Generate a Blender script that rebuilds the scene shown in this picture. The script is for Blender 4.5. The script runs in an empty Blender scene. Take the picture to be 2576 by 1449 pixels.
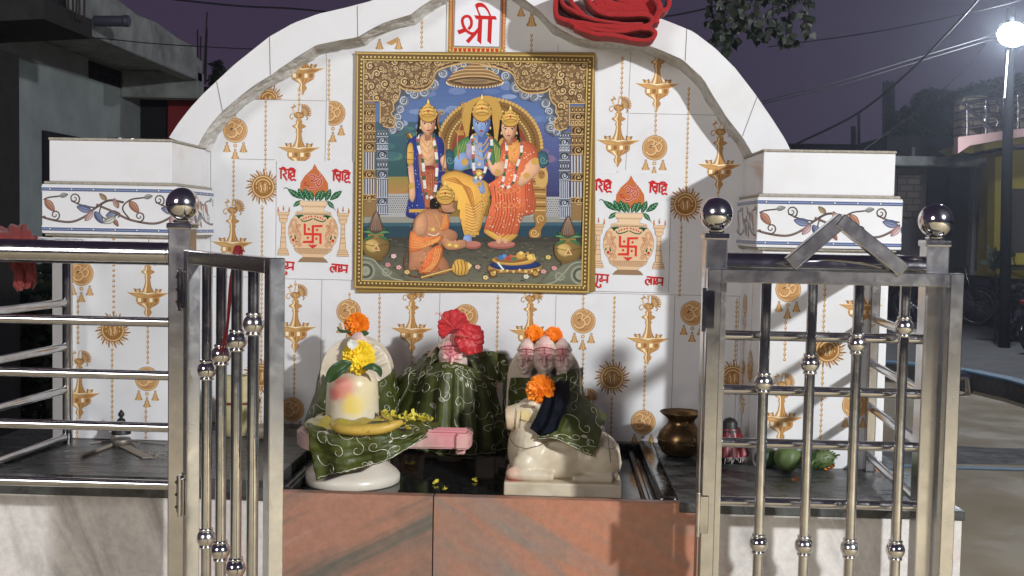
import bpy, bmesh, math, random
from mathutils import Vector, Matrix, Euler, noise
random.seed(7)
R = math.radians
sc = bpy.context.scene
COL = sc.collection
# ---------------------------------------------------------------- camera
FPX, W0, H0 = 2800.0, 2576.0, 1449.0
PITCH, YAW, ROLL = .05417, -.03828, .01913
CAM = Vector((.5136, -2.8468, .1621))
_cy, _sy, _cp, _sp = math.cos(YAW), math.sin(YAW), math.cos(PITCH), math.sin(PITCH)
FWD = Vector((_sy*_cp, _cy*_cp, -_sp)); _rt = Vector((_cy, -_sy, 0)); _up = _rt.cross(FWD)
RT = math.cos(ROLL)*_rt + math.sin(ROLL)*_up; UP = -math.sin(ROLL)*_rt + math.cos(ROLL)*_up
cam = bpy.data.cameras.new('camera'); camo = bpy.data.objects.new('camera', cam); COL.objects.link(camo)
m = Matrix((RT, UP, -FWD)).transposed().to_4x4(); m.translation = CAM; camo.matrix_world = m
cam.sensor_width = 36; cam.lens = FPX/W0*36; cam.clip_start = .02; cam.clip_end = 900
sc.camera = camo
# ---------------------------------------------------------------- world, lamps, exposure
w = bpy.data.worlds.new('World'); sc.world = w; w.use_nodes = True
nt = w.node_tree; nt.nodes.clear()
wo = nt.nodes.new('ShaderNodeOutputWorld'); bg = nt.nodes.new('ShaderNodeBackground')
tc = nt.nodes.new('ShaderNodeTexCoord'); sx = nt.nodes.new('ShaderNodeSeparateXYZ')
nt.links.new(tc.outputs['Generated'], sx.inputs[0])
r1 = nt.nodes.new('ShaderNodeValToRGB')       # night sky: purple town glow to the left, bluer to the right
r1.color_ramp.elements[0].position = .30; r1.color_ramp.elements[0].color = (.058, .040, .070, 1)
r1.color_ramp.elements[1].position = .95; r1.color_ramp.elements[1].color = (.040, .038, .062, 1)
mp = nt.nodes.new('ShaderNodeMapRange'); mp.inputs['From Min'].default_value = -1; mp.inputs['From Max'].default_value = 1
nt.links.new(sx.outputs['X'], mp.inputs['Value']); nt.links.new(mp.outputs[0], r1.inputs[0])
r2 = nt.nodes.new('ShaderNodeValToRGB')       # a little darker towards the zenith
r2.color_ramp.elements[0].position = 0; r2.color_ramp.elements[0].color = (1.05, 1.05, 1.1, 1)
r2.color_ramp.elements[1].position = .9; r2.color_ramp.elements[1].color = (.55, .55, .6, 1)
nt.links.new(sx.outputs['Z'], r2.inputs[0])
mx = nt.nodes.new('ShaderNodeMix'); mx.data_type = 'RGBA'; mx.blend_type = 'MULTIPLY'; mx.inputs[0].default_value = 1
nt.links.new(r1.outputs[0], mx.inputs[6]); nt.links.new(r2.outputs[0], mx.inputs[7])
nt.links.new(mx.outputs[2], bg.inputs[0]); bg.inputs[1].default_value = 1.0
nt.links.new(bg.outputs[0], wo.inputs[0])
sc.view_settings.view_transform = 'Standard'; sc.view_settings.look = 'None'
sc.view_settings.exposure = 0; sc.view_settings.gamma = 1
def lamp(name, typ, loc, power, col, size):
    d = bpy.data.lights.new(name, typ); o = bpy.data.objects.new(name, d); COL.objects.link(o)
    o.location = loc; d.energy = power; d.color = col
    if typ == 'POINT': d.shadow_soft_size = size
    return o
lamp('near_street_light', 'POINT', (4.30, -4.94, 2.22), 1640, (.96, .98, 1), .12)
lamp('soft_fill_light', 'POINT', (-3.2, -6.5, 2.3), 660, (1, .97, .93), 1.1)  # soft fill added to lift the shadows; no such street light stands here
# ---------------------------------------------------------------- helpers
def ray(px, py): return FWD + RT*((px-W0/2)/FPX) - UP*((py-H0/2)/FPX)
def at(px, py, Y):
    d = ray(px, py); return CAM + d*((Y-CAM.y)/d.y)
def atz(px, py, Z):
    d = ray(px, py); return CAM + d*((Z-CAM.z)/d.z)
def atx(px, py, X):
    d = ray(px, py); return CAM + d*((X-CAM.x)/d.x)
def lin(c):
    c = c/255; return c/12.92 if c <= .04045 else ((c+.055)/1.055)**2.4
def S(r, g, b): return (lin(r), lin(g), lin(b), 1)
def tag(o, label=None, cat=None, group=None, kind=None):
    if label: o['label'] = label
    if cat: o['category'] = cat
    if group: o['group'] = group
    if kind: o['kind'] = kind
    return o
def empty(name, loc=(0, 0, 0), label=None, cat=None, group=None):
    o = bpy.data.objects.new(name, None); COL.objects.link(o); o.location = loc
    o.empty_display_size = .1
    tag(o, label, cat, group); bpy.context.view_layer.update(); return o
def copy_tree(o, parent=None):
    c = o.copy(); COL.objects.link(c)
    if parent: c.parent = parent; c.matrix_parent_inverse = o.matrix_parent_inverse.copy()
    for ch in [x for x in o.children]: copy_tree(ch, c)
    return c
class MB:
    def __init__(s): s.v = []; s.f = []; s.m = []; s.s = []; s.c = []; s.mi = 0; s.smooth = False; s.col = None
    def add(s, vs, fs, smooth=None, col=None):
        n = len(s.v); s.v += [tuple(v) for v in vs]
        sm = s.smooth if smooth is None else smooth; cc = col if col is not None else s.col
        for f in fs:
            s.f.append(tuple(i+n for i in f)); s.m.append(s.mi); s.s.append(sm); s.c.append(cc)
        return s
    def box(s, a, b, bev=0, rot=None, seg=1, smooth=False):
        a = Vector(a); b = Vector(b); c = (a+b)/2; d = b-a
        bm = bmesh.new(); bmesh.ops.create_cube(bm, size=1)
        for v in bm.verts: v.co = Vector((v.co.x*d.x, v.co.y*d.y, v.co.z*d.z))
        if bev: bmesh.ops.bevel(bm, geom=bm.edges[:], offset=bev, segments=seg, affect='EDGES', profile=.5)
        bm.verts.index_update()
        M = rot.to_matrix() if rot is not None else Matrix.Identity(3)
        s.add([M @ v.co + c for v in bm.verts], [[v.index for v in f.verts] for f in bm.faces], smooth)
        bm.free(); return s
    def bar(s, p, q, wd, h, bev=0, up=(0, 0, 1)):     # box beam from p to q
        p = Vector(p); q = Vector(q); d = q-p; L = d.length; x = d.normalized(); z = Vector(up)
        y = z.cross(x).normalized(); z = x.cross(y)
        M = Matrix((x, y, z)).transposed(); c = (p+q)/2
        bm = bmesh.new(); bmesh.ops.create_cube(bm, size=1)
        for v in bm.verts: v.co = Vector((v.co.x*L, v.co.y*wd, v.co.z*h))
        if bev: bmesh.ops.bevel(bm, geom=bm.edges[:], offset=bev, segments=1, affect='EDGES')
        bm.verts.index_update()
        s.add([M @ v.co + c for v in bm.verts], [[v.index for v in f.verts] for f in bm.faces], False); bm.free(); return s
    def tube(s, pts, r, n=8, cap=True, smooth=True, close=False):
        pts = [Vector(p) for p in pts]; k = len(pts)
        rs = r if isinstance(r, (list, tuple)) else [r]*k
        vs = []; prev = None
        for i, p in enumerate(pts):
            a = pts[i-1] if i else pts[0]; b = pts[i+1] if i < k-1 else pts[-1]
            t = (b-a).normalized() if (b-a).length > 1e-9 else Vector((0, 0, 1))
            if prev is None:
                x = t.orthogonal().normalized()
            else:
                x = prev - t*prev.dot(t); x = x.normalized() if x.length > 1e-6 else t.orthogonal().normalized()
            prev = x; y = t.cross(x)
            for j in range(n):
                an = 2*math.pi*j/n; vs.append(p + (x*math.cos(an)+y*math.sin(an))*rs[i])
        fs = [(i*n+j, i*n+(j+1) % n, (i+1)*n+(j+1) % n, (i+1)*n+j) for i in range(k-1) for j in range(n)]
        s.add(vs, fs, smooth)
        if cap: s.add(vs[:n], [tuple(range(n))[::-1]], False); s.add(vs[-n:], [tuple(range(n))], False)
        return s
    def lathe(s, prof, c=(0, 0, 0), n=32, axis='Z', smooth=True, sx=1, sy=1):
        c = Vector(c); vs = []
        for r, h in prof:
            for j in range(n):
                a = 2*math.pi*j/n; v = Vector((r*math.cos(a)*sx, r*math.sin(a)*sy, h))
                if axis == 'Y': v = Vector((v.x, v.z, v.y))
                if axis == 'X': v = Vector((v.z, v.x, v.y))
                vs.append(c+v)
        k = len(prof)
        fs = [(i*n+j, i*n+(j+1) % n, (i+1)*n+(j+1) % n, (i+1)*n+j) for i in range(k-1) for j in range(n)]
        s.add(vs, fs, smooth)
        if prof[0][0] > 1e-5: s.add(vs[:n], [tuple(range(n))[::-1]], False)
        if prof[-1][0] > 1e-5: s.add(vs[-n:], [tuple(range(n))], False)
        return s
    def ball(s, c, r, nu=24, nv=14, sc=(1, 1, 1), rot=None):
        c = Vector(c); vs = []; fs = []
        for i in range(nv+1):
            th = math.pi*i/nv
            for j in range(nu):
                ph = 2*math.pi*j/nu
                v = Vector((r*sc[0]*math.sin(th)*math.cos(ph), r*sc[1]*math.sin(th)*math.sin(ph), r*sc[2]*math.cos(th)))
                if rot is not None: v = rot.to_matrix() @ v
                vs.append(c+v)
        for i in range(nv):
            for j in range(nu):
                fs.append((i*nu+j, (i+1)*nu+j, (i+1)*nu+(j+1) % nu, i*nu+(j+1) % nu))
        s.add(vs, fs, True); return s
    def grid(s, fn, nu, nv, smooth=True, flip=False):
        vs = [fn(i/nu, j/nv) for j in range(nv+1) for i in range(nu+1)]
        fs = []
        for j in range(nv):
            for i in range(nu):
                a = j*(nu+1)+i; q = (a, a+1, a+nu+2, a+nu+1); fs.append(q[::-1] if flip else q)
        s.add(vs, fs, smooth); return s
    def prism(s, poly, y0, y1, smooth_side=False):        # poly in (x,z), extruded in y from y0 (front) to y1
        n = len(poly); A = [(p[0], y0, p[1]) for p in poly]; B = [(p[0], y1, p[1]) for p in poly]
        s.add(A+B, [tuple(range(n)), tuple(range(2*n-1, n-1, -1))], False)
        s.add(A+B, [(i, i+n, (i+1) % n+n, (i+1) % n) for i in range(n)], smooth_side)
        return s
    def build(s, name, mats, parent=None, recalc=True, weld=False):
        me = bpy.data.meshes.new(name); me.from_pydata(s.v, [], s.f)
        if not isinstance(mats, (list, tuple)): mats = [mats]
        for mt in mats: me.materials.append(mt)
        me.polygons.foreach_set('material_index', s.m)
        me.polygons.foreach_set('use_smooth', s.s)
        if any(c is not None for c in s.c):
            ca = me.color_attributes.new('Col', 'FLOAT_COLOR', 'CORNER'); dat = []
            for p, c in zip(me.polygons, s.c):
                if c is None: c = (.5, .5, .5, 1)
                if isinstance(c[0], (tuple, list)):
                    for q in c: dat += list(q)
                else: dat += list(c)*p.loop_total
            ca.data.foreach_set('color', dat)
        if recalc or weld:
            bm = bmesh.new(); bm.from_mesh(me)
            if weld: bmesh.ops.remove_doubles(bm, verts=bm.verts, dist=weld)
            if recalc: bmesh.ops.recalc_face_normals(bm, faces=bm.faces)
            bm.to_mesh(me); bm.free()
        o = bpy.data.objects.new(name, me); COL.objects.link(o)
        if parent is not None:
            o.parent = parent; o.matrix_parent_inverse = parent.matrix_world.inverted()
        return o
# ---------------------------------------------------------------- materials
MATS = {}
def mat(name, col=(.5, .5, .5, 1), rough=.5, metal=0, noise_=0, scale=20, bump=0, bscale=60, col2=None, attr=False, coat=0,
        spec=.5, emis=None, rvar=0, sss=0, ramp=(.4, .65), detail=6, trans=0, dist=0, stretch=None, sheen=0, two=False):
    if name in MATS: return MATS[name]
    m = bpy.data.materials.new(name); m.use_nodes = True; t = m.node_tree; N = t.nodes; Lk = t.links.new
    b = N['Principled BSDF']; b.inputs['Base Color'].default_value = col; b.inputs['Roughness'].default_value = rough
    b.inputs['Metallic'].default_value = metal; b.inputs['Specular IOR Level'].default_value = spec
    b.inputs['Coat Weight'].default_value = coat
    if sheen: b.inputs['Sheen Weight'].default_value = sheen
    if sss:
        b.inputs['Subsurface Weight'].default_value = sss; b.inputs['Subsurface Radius'].default_value = (.012, .008, .005)
        b.inputs['Subsurface Scale'].default_value = .5
    if emis: b.inputs['Emission Color'].default_value = emis[0]; b.inputs['Emission Strength'].default_value = emis[1]
    src = None; tcn = N.new('ShaderNodeTexCoord'); vec = tcn.outputs['Object']
    if stretch:
        mpn = N.new('ShaderNodeMapping'); mpn.inputs['Scale'].default_value = stretch; Lk(vec, mpn.inputs[0]); vec = mpn.outputs[0]
    if attr:
        a = N.new('ShaderNodeAttribute'); a.attribute_name = 'Col'; src = a.outputs['Color']
    if noise_ or col2 or rvar:
        n = N.new('ShaderNodeTexNoise'); n.inputs['Scale'].default_value = scale; n.inputs['Detail'].default_value = detail
        n.inputs['Distortion'].default_value = dist
        n.inputs['Roughness'].default_value = .65; Lk(vec, n.inputs['Vector'])
        rp = N.new('ShaderNodeValToRGB'); rp.color_ramp.elements[0].position = ramp[0]; rp.color_ramp.elements[1].position = ramp[1]
        Lk(n.outputs['Fac'], rp.inputs[0])
        if col2:
            mi = N.new('ShaderNodeMix'); mi.data_type = 'RGBA'; Lk(rp.outputs[0], mi.inputs[0])
            if src: Lk(src, mi.inputs[6])
            else: mi.inputs[6].default_value = col
            mi.inputs[7].default_value = col2; src = mi.outputs[2]
        if noise_:
            mr = N.new('ShaderNodeMapRange'); mr.inputs['To Min'].default_value = 1-noise_; mr.inputs['To Max'].default_value = 1+noise_*.4
            n2 = N.new('ShaderNodeTexNoise'); n2.inputs['Scale'].default_value = scale*2.7; n2.inputs['Detail'].default_value = 8; Lk(vec, n2.inputs['Vector'])
            Lk(n2.outputs['Fac'], mr.inputs['Value'])
            mu = N.new('ShaderNodeMix'); mu.data_type = 'RGBA'; mu.blend_type = 'MULTIPLY'; mu.inputs[0].default_value = 1
            if src: Lk(src, mu.inputs[6])
            else: mu.inputs[6].default_value = col
            Lk(mr.outputs[0], mu.inputs[7]); src = mu.outputs[2]
        if rvar:
            m3 = N.new('ShaderNodeMapRange'); m3.inputs['To Min'].default_value = max(.02, rough-rvar*.6); m3.inputs['To Max'].default_value = rough+rvar
            Lk(rp.outputs[0], m3.inputs['Value']); Lk(m3.outputs[0], b.inputs['Roughness'])
    if src: Lk(src, b.inputs['Base Color'])
    if bump:
        n = N.new('ShaderNodeTexNoise'); n.inputs['Scale'].default_value = bscale; n.inputs['Detail'].default_value = 8; Lk(vec, n.inputs['Vector'])
        bp = N.new('ShaderNodeBump'); bp.inputs['Strength'].default_value = min(1, bump); bp.inputs['Distance'].default_value = .004*max(1, bump)
        Lk(n.outputs['Fac'], bp.inputs['Height']); Lk(bp.outputs[0], b.inputs['Normal'])
    m.node_tree.nodes['Principled BSDF'].label = name
    MATS[name] = m; return m
TILE = mat('white_glazed_tile', (.75, .75, .76, 1), .15, noise_=.07, scale=4.5, rvar=.14, ramp=(.52, .82), col2=(.66, .645, .62, 1), bump=.05, bscale=7)
PRINT = mat('printed_glaze', rough=.18, attr=True)
PAINTING = mat('printed_picture_tile', rough=.3, attr=True, noise_=.10, scale=120)
TILE_EDGE = mat('cement_joint', (.42, .38, .31, 1), .9, noise_=.4, scale=30, bump=1.5, bscale=120)
PLASTER = mat('rough_white_plaster', (.66, .64, .60, 1), .9, noise_=.25, scale=25, bump=3, bscale=45, col2=(.38, .35, .30, 1), ramp=(.5, .75))
GROUT = mat('grout_line', (.22, .20, .19, 1), .9)
STEEL = mat('stainless_steel', (.66, .66, .67, 1), .15, metal=1, noise_=.25, scale=14, rvar=.2, ramp=(.35, .8), bump=.05, bscale=60, col2=(.48, .47, .46, 1))
STEEL_S = mat('smudged_steel', (.68, .68, .69, 1), .22, metal=1, noise_=.10, scale=24, rvar=.08, ramp=(.30, .75), col2=(.60, .595, .59, 1), dist=.4, bump=.03, bscale=30)
CHROME = mat('polished_steel_ball', (.72, .71, .70, 1), .15, metal=1, noise_=.1, scale=18, rvar=.12)
RUST = mat('rusty_weld', (.10, .06, .035, 1), .8, noise_=.5, scale=60)
BLACKSTONE = mat('black_granite', (.014, .015, .016, 1), .16, noise_=.5, scale=30, rvar=.25, col2=(.045, .048, .046, 1), ramp=(.5, .8), bump=.1)
GREYSLAB = mat('dusty_black_slab', (.035, .038, .038, 1), .38, noise_=.5, scale=9, rvar=.25, col2=(.15, .155, .15, 1), ramp=(.42, .75), bump=.25, stretch=(1.2, 5, 1), dist=1)
MARBLE = mat('cream_marble', (.72, .66, .56, 1), .32, noise_=.12, scale=14, sss=.25, bump=.12, bscale=50, col2=(.62, .54, .43, 1), ramp=(.55, .9))
PINKM = mat('pink_veined_marble', (.70, .50, .45, 1), .35, noise_=.15, scale=18, sss=.15, col2=(.66, .58, .52, 1), ramp=(.4, .6))
def stone(name, base, vein, pale, ang, scale, pos=(.52, .66), off=(0, 0, 0), rough=.3):
    m = bpy.data.materials.new(name); m.use_nodes = True; t = m.node_tree; N = t.nodes; Lk = t.links.new
    b = N['Principled BSDF']; tcn = N.new('ShaderNodeTexCoord'); mpn = N.new('ShaderNodeMapping')
    mp0 = N.new('ShaderNodeMapping'); mp0.inputs['Rotation'].default_value = (0, R(ang), 0); Lk(tcn.outputs['Object'], mp0.inputs[0])
    mpn.inputs['Scale'].default_value = (scale*.35, scale, scale*1.9)
    mpn.inputs['Location'].default_value = off; Lk(mp0.outputs[0], mpn.inputs[0])
    n = N.new('ShaderNodeTexNoise'); n.inputs['Scale'].default_value = 1; n.inputs['Detail'].default_value = 7; n.inputs['Roughness'].default_value = .62
    n.inputs['Distortion'].default_value = 1.1; Lk(mpn.outputs[0], n.inputs['Vector'])
    rp = N.new('ShaderNodeValToRGB'); e = rp.color_ramp.elements
    e[0].position = .30; e[0].color = pale; e[1].position = pos[1]; e[1].color = vein
    k = e.new(pos[0]); k.color = base; k = e.new(.42); k.color = base
    Lk(n.outputs['Fac'], rp.inputs[0])
    n2 = N.new('ShaderNodeTexNoise'); n2.inputs['Scale'].default_value = 70; n2.inputs['Detail'].default_value = 9; n2.inputs['Roughness'].default_value = .7
    Lk(tcn.outputs['Object'], n2.inputs['Vector'])
    mr = N.new('ShaderNodeMapRange'); mr.inputs['To Min'].default_value = .6; mr.inputs['To Max'].default_value = 1.34; Lk(n2.outputs['Fac'], mr.inputs['Value'])
    mu = N.new('ShaderNodeMix'); mu.data_type = 'RGBA'; mu.blend_type = 'MULTIPLY'; mu.inputs[0].default_value = 1
    Lk(rp.outputs[0], mu.inputs[6]); Lk(mr.outputs[0], mu.inputs[7]); Lk(mu.outputs[2], b.inputs['Base Color'])
    n3 = N.new('ShaderNodeTexNoise'); n3.inputs['Scale'].default_value = 7; Lk(tcn.outputs['Object'], n3.inputs['Vector'])
    m3 = N.new('ShaderNodeMapRange'); m3.inputs['To Min'].default_value = rough-.12; m3.inputs['To Max'].default_value = rough+.22; Lk(n3.outputs['Fac'], m3.inputs['Value'])
    Lk(m3.outputs[0], b.inputs['Roughness'])
    return m
ST_A = stone('brown_pink_marble', (.36, .18, .125, 1), (.13, .12, .10, 1), (.42, .28, .22, 1), 32, 4.2, (.47, .64), (.3, 0, .7))
ST_B = stone('orange_marble', (.42, .185, .115, 1), (.22, .195, .17, 1), (.48, .31, .25, 1), -26, 3.2, (.50, .68), (1.3, 0, .25))
ST_C = stone('grey_white_marble', (.66, .63, .60, 1), (.36, .34, .32, 1), (.70, .60, .57, 1), -65, 4, (.5, .72))
ST_D = stone('grey_blotched_marble', (.45, .25, .18, 1), (.24, .225, .20, 1), (.50, .22, .13, 1), 40, 5, (.45, .62))
# ---------------------------------------------------------------- flat printed artwork
def catmull(pts, n=6, close=False):
    P = [Vector(p) for p in pts]; k = len(P); out = []
    rng = range(k) if close else range(k-1)
    for i in rng:
        p0 = P[(i-1) % k] if (close or i > 0) else P[0]*2-P[1]; p1 = P[i]; p2 = P[(i+1) % k]
        p3 = P[(i+2) % k] if (close or i+2 < k) else P[-1]*2-P[-2]
        for j in range(n):
            t = j/n; out.append(.5*((2*p1)+(p2-p0)*t+(2*p0-5*p1+4*p2-p3)*t*t+(3*p1-p0-3*p2+p3)*t*t*t))
    if not close: out.append(P[-1])
    return out
def rag(pts, amp, step):                       # roughen a polyline
    return [(p[0]+random.uniform(-amp, amp), p[1]+random.uniform(-amp, amp)) for p in pts]
class Art:
    """flat print on a plane: fn(u,v)->(a,b) plane coordinates; o,U,V,N frame; every stroke lies a hair above the last"""
    def __init__(s, fn, o, U, V, N, step=2e-5, base=8e-4):
        s.fn = fn; s.o = Vector(o); s.U = Vector(U); s.V = Vector(V); s.N = Vector(N); s.k = 0; s.st = step; s.b = base; s.mb = MB()
        s.clip = None; s.tone = None; s.shade = False
    def pt(s, p, h):
        a, b = s.fn(p[0], p[1]); return s.o+s.U*a+s.V*b+s.N*h
    def P(s, pts, col, keep=False):
        if s.tone: col = s.tone(col)
        if s.clip:
            pts = clip_poly(pts, s.clip, s)
            if len(pts) < 3: return
        s.k += 1; h = s.b+s.st*s.k
        s.mb.add([s.pt(p, h) for p in pts], [tuple(range(len(pts)))], False, col)
    def C(s, pts, col, n=5):
        q = [(p.x, p.y) for p in catmull([(q[0], q[1], 0) for q in pts], n, True)]
        if not s.shade: s.P(q, col); return
        cx = sum(p[0] for p in q)/len(q); cy = sum(p[1] for p in q)/len(q); ex = max(p[0] for p in q)-min(p[0] for p in q); ey = max(p[1] for p in q)-min(p[1] for p in q); e = min(ex, ey)
        for k, f in ((1, .62), (.95, .80), (.88, .94), (.78, 1.05), (.62, 1.16), (.40, 1.28)):
            if k < .8 and e < 14: break
            o = (1-k)*e*.28; c = tuple(min(1, v*f) for v in col[:3])+(1,)
            s.P([(cx-o+(p[0]-cx)*k, cy-o*.8+(p[1]-cy)*k) for p in q], c)
    def E(s, cx, cy, rx, ry, col, n=18, rot=0):
        ca, sa = math.cos(rot), math.sin(rot)
        s.P([(cx+rx*math.cos(2*math.pi*i/n)*ca-ry*math.sin(2*math.pi*i/n)*sa, cy+rx*math.cos(2*math.pi*i/n)*sa+ry*math.sin(2*math.pi*i/n)*ca) for i in range(n)], col)
    def L(s, pts, w, col, smooth=True, taper=0, n=5):
        if s.tone: col = s.tone(col)
        if smooth and len(pts) > 2: pts = [(p.x, p.y) for p in catmull([(q[0], q[1], 0) for q in pts], n)]
        k = len(pts); l = []; r = []
        for i in range(k):
            a = pts[max(0, i-1)]; b = pts[min(k-1, i+1)]; dx, dy = b[0]-a[0], b[1]-a[1]; d = math.hypot(dx, dy) or 1
            ww = w/2*(1-taper*i/(k-1)) if taper >= 0 else w/2*(1+taper*(1-i/(k-1)))
            l.append((pts[i][0]-dy/d*ww, pts[i][1]+dx/d*ww)); r.append((pts[i][0]+dy/d*ww, pts[i][1]-dx/d*ww))
        s.k += 1; h = s.b+s.st*s.k
        vs = [s.pt(p, h) for p in l+r]; fs = [(i, i+1, k+i+1, k+i) for i in range(k-1)]
        if s.clip:
            fs = [f for f in fs if all(s.inside(l[i] if i < k else r[i-k]) for i in f)]
        if fs: s.mb.add(vs, fs, False, col)
    def inside(s, p):
        x0, x1, y0, y1 = s.clip; return x0 <= p[0] <= x1 and y0 <= p[1] <= y1
    def spiral(s, cx, cy, r, turns, a0, w, col, d=1):
        pts = []; n = int(turns*10)
        for i in range(n+1):
            t = i/n; a = a0+d*turns*2*math.pi*t; rr = r*(1-.85*t); pts.append((cx+rr*math.cos(a), cy+rr*math.sin(a)))
        s.L(pts, w, col, False, .4)
    def build(s, name, m, parent): 
        # orient faces to the plane normal
        mb = s.mb; print('ART', name, s.k, s.st*s.k)
        for i, f in enumerate(mb.f):
            nrm = Vector((0, 0, 0)); P = [Vector(mb.v[j]) for j in f]
            for a in range(len(P)): nrm += P[a].cross(P[(a+1) % len(P)])
            if nrm.dot(s.N) < 0: mb.f[i] = f[::-1]
        return mb.build(name, m, parent, recalc=False)
def clip_poly(pts, c, s):
    x0, x1, y0, y1 = c
    def cl(P, f, it):
        out = []
        for i in range(len(P)):
            a, b = P[i-1], P[i]; fa, fb = f(a), f(b)
            if fb >= 0:
                if fa < 0: out.append(it(a, b, fa, fb))
                out.append(b)
            elif fa >= 0: out.append(it(a, b, fa, fb))
        return out
    def it(a, b, fa, fb):
        t = fa/(fa-fb); return (a[0]+(b[0]-a[0])*t, a[1]+(b[1]-a[1])*t)
    for f in (lambda p: p[0]-x0, lambda p: x1-p[0], lambda p: p[1]-y0, lambda p: y1-p[1]):
        pts = cl(pts, f, it)
        if len(pts) < 3: return []
    return pts
MM = .001025          # metres per photo pixel on the back wall
G_D, G_M, G_L, G_H = S(150, 108, 62), S(192, 150, 96), S(220, 184, 132), S(248, 232, 196)
G_DD = S(84, 52, 24)
def motif_art(o, U, V, N, base=3e-4):
    return Art(lambda u, v: (u, v), o, U, V, N, 6e-6, base)
def beads(A, x, z0, z1):
    z = z0; st = .0123
    if z1 < z0: z0, z1 = z1, z0; z = z0
    A.k = 1; A.L([(x, z0), (x, z1)], .0022, S(196, 156, 100), False)
    while z < z1:
        A.k = 3; A.E(x, z, .0036, .0036, S(176, 132, 76), 8); A.k = 5; A.E(x-.0006, z+.001, .0018, .0016, G_H, 6); z += st
def sil(A, x, z, prof, k=1):
    def strip(f0, f1, c): A.P([(x+a*MM*f1*k, z+b*MM*k) for a, b in prof]+[(x+a*MM*f0*k, z+b*MM*k) for a, b in prof[::-1]], c)
    strip(-1, 1, G_D); strip(-.88, .9, G_M); strip(.3, .82, S(166, 118, 68)); strip(-.7, -.22, G_L); strip(-.52, -.34, G_H); strip(.5, .62, S(210, 168, 112)); strip(-.06, .08, S(150, 104, 58))
def diya(A, x, z, bird=True, k=1):            # brass hanging oil lamp, z = rim height
    A.k = 8
    m = MM*k
    sil(A, x, z, [(0, -66), (3, -62), (4, -57), (9, -51), (10, -46), (6, -40), (9, -36), (20, -30), (29, -24)], k)
    A.P([(x+a*m, z+b*m) for a, b in ((-30, -20), (-25, -25), (25, -25), (30, -20), (29, -9), (-29, -9))], S(192, 146, 92))
    for a in (-20, -6, 9, 22): A.P([(x+q*m, z+b*m) for q, b in ((a-5, -22), (a+3, -22), (a+3, -12), (a-5, -12))], G_H if a in (-20, 9) else G_D)
    A.P([(x+a*m, z+b*m) for a, b in ((-54, 2), (-38, 3), (-26, 5), (0, 3), (26, 5), (38, 3), (54, 2), (44, -3), (30, -10), (12, -12), (0, -10), (-12, -12), (-30, -10), (-44, -3))], G_M)
    A.P([(x+a*m, z+b*m) for a, b in ((-54, 2), (-38, 3), (-26, 4), (0, 0), (26, 4), (38, 3), (54, 2), (34, 1), (20, 1.5), (0, -3), (-20, 1.5), (-34, 1))], G_H)
    A.P([(x+a*m, z+b*m) for a, b in ((-40, -1), (-22, -2), (-8, -7), (-14, -10), (-30, -8))], S(206, 160, 102)); A.P([(x+a*m, z+b*m) for a, b in ((40, -1), (22, -2), (8, -7), (14, -10), (30, -8))], S(172, 122, 70))
    for sg in (-1, 1): A.P([(x+sg*a*m, z+b*m) for a, b in ((18, 2), (32, 3), (36, 12), (26, 10), (19, 13))], G_D); A.P([(x+sg*a*m, z+b*m) for a, b in ((22, 3), (28, 3), (30, 9), (22, 9))], G_L)
    sil(A, x, z, [(17, 2), (14, 7), (9, 17), (7, 27), (6, 36), (9, 40), (7, 43), (7, 47), (16, 52), (17, 55), (9, 59), (7, 62), (9, 66), (4, 70)], k)
    if bird: peacock(A, x, z+86*m, k*1.05)
def peacock(A, x, z, k=1):
    m = MM*k
    def q(L): return [(x+a*m, z+b*m) for a, b in L]
    for i in range(8):                        # fanned tail on the right
        a = R(96-i*17); c, s_ = math.cos(a), math.sin(a)
        A.L(q([(6, -4), (8+9*c, 0+9*s_), (9+17*c, 2+17*s_)]), 3.4*m, G_D); A.E(x+(9+18*c)*m, z+(2+18*s_)*m, 2.8*m, 2.4*m, G_M, 7); A.L(q([(7, -3), (8+12*c, 1+12*s_)]), 1.3*m, G_L, False)
    A.C(q([(-13, -4), (-6, -12), (6, -12), (12, -6), (8, 0), (0, 3), (-8, 2)]), G_D); A.C(q([(-10, -4), (-4, -10), (5, -9), (8, -5), (0, 0), (-6, 0)]), G_M)
    for i in range(4): A.L(q([(-7+i*4, -3), (-4+i*4, -8)]), 1.1*m, G_L if i % 2 else G_D, False)
    A.L(q([(-9, -2), (-13, 5), (-15, 12), (-11, 17), (-8, 14)]), 3.6*m, G_M); A.L(q([(-10, 0), (-13.5, 6), (-15, 12)]), 1.2*m, G_H)
    A.P(q([(-14, 16), (-21, 13), (-14, 12)]), G_D); A.P(q([(-12, 17), (-15, 23), (-9, 19)]), G_M)
    A.L(q([(-14, -1), (-20, -3), (-22, -10), (-17, -14), (-14, -10)]), 2.2*m, G_M); A.L(q([(16, -6), (21, -11), (17, -16)]), 2.2*m, G_D)
    A.P(q([(-4, -11), (-7, -18), (7, -18), (4, -11)]), G_M); A.L(q([(-2, 4), (0, 18), (3, 22)]), 2*m, G_M)
def bell(A, x, z, k=1):
    m = MM*k
    A.E(x, z+9*m, 3.4*m, 3.4*m, G_D, 8); A.E(x, z+9*m, 1.6*m, 1.6*m, S(225, 220, 210), 6)
    pr = [(2, 6), (5, 2), (6, -5), (10, -11), (9, -13), (0, -14)]
    for f, c in ((1, G_D), (.8, G_M), (.4, G_L), (.15, G_M)):
        A.P([(x+a*m*f, z+b*m) for a, b in pr]+[(x-a*m*f, z+b*m) for a, b in pr[::-1]], c)
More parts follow.
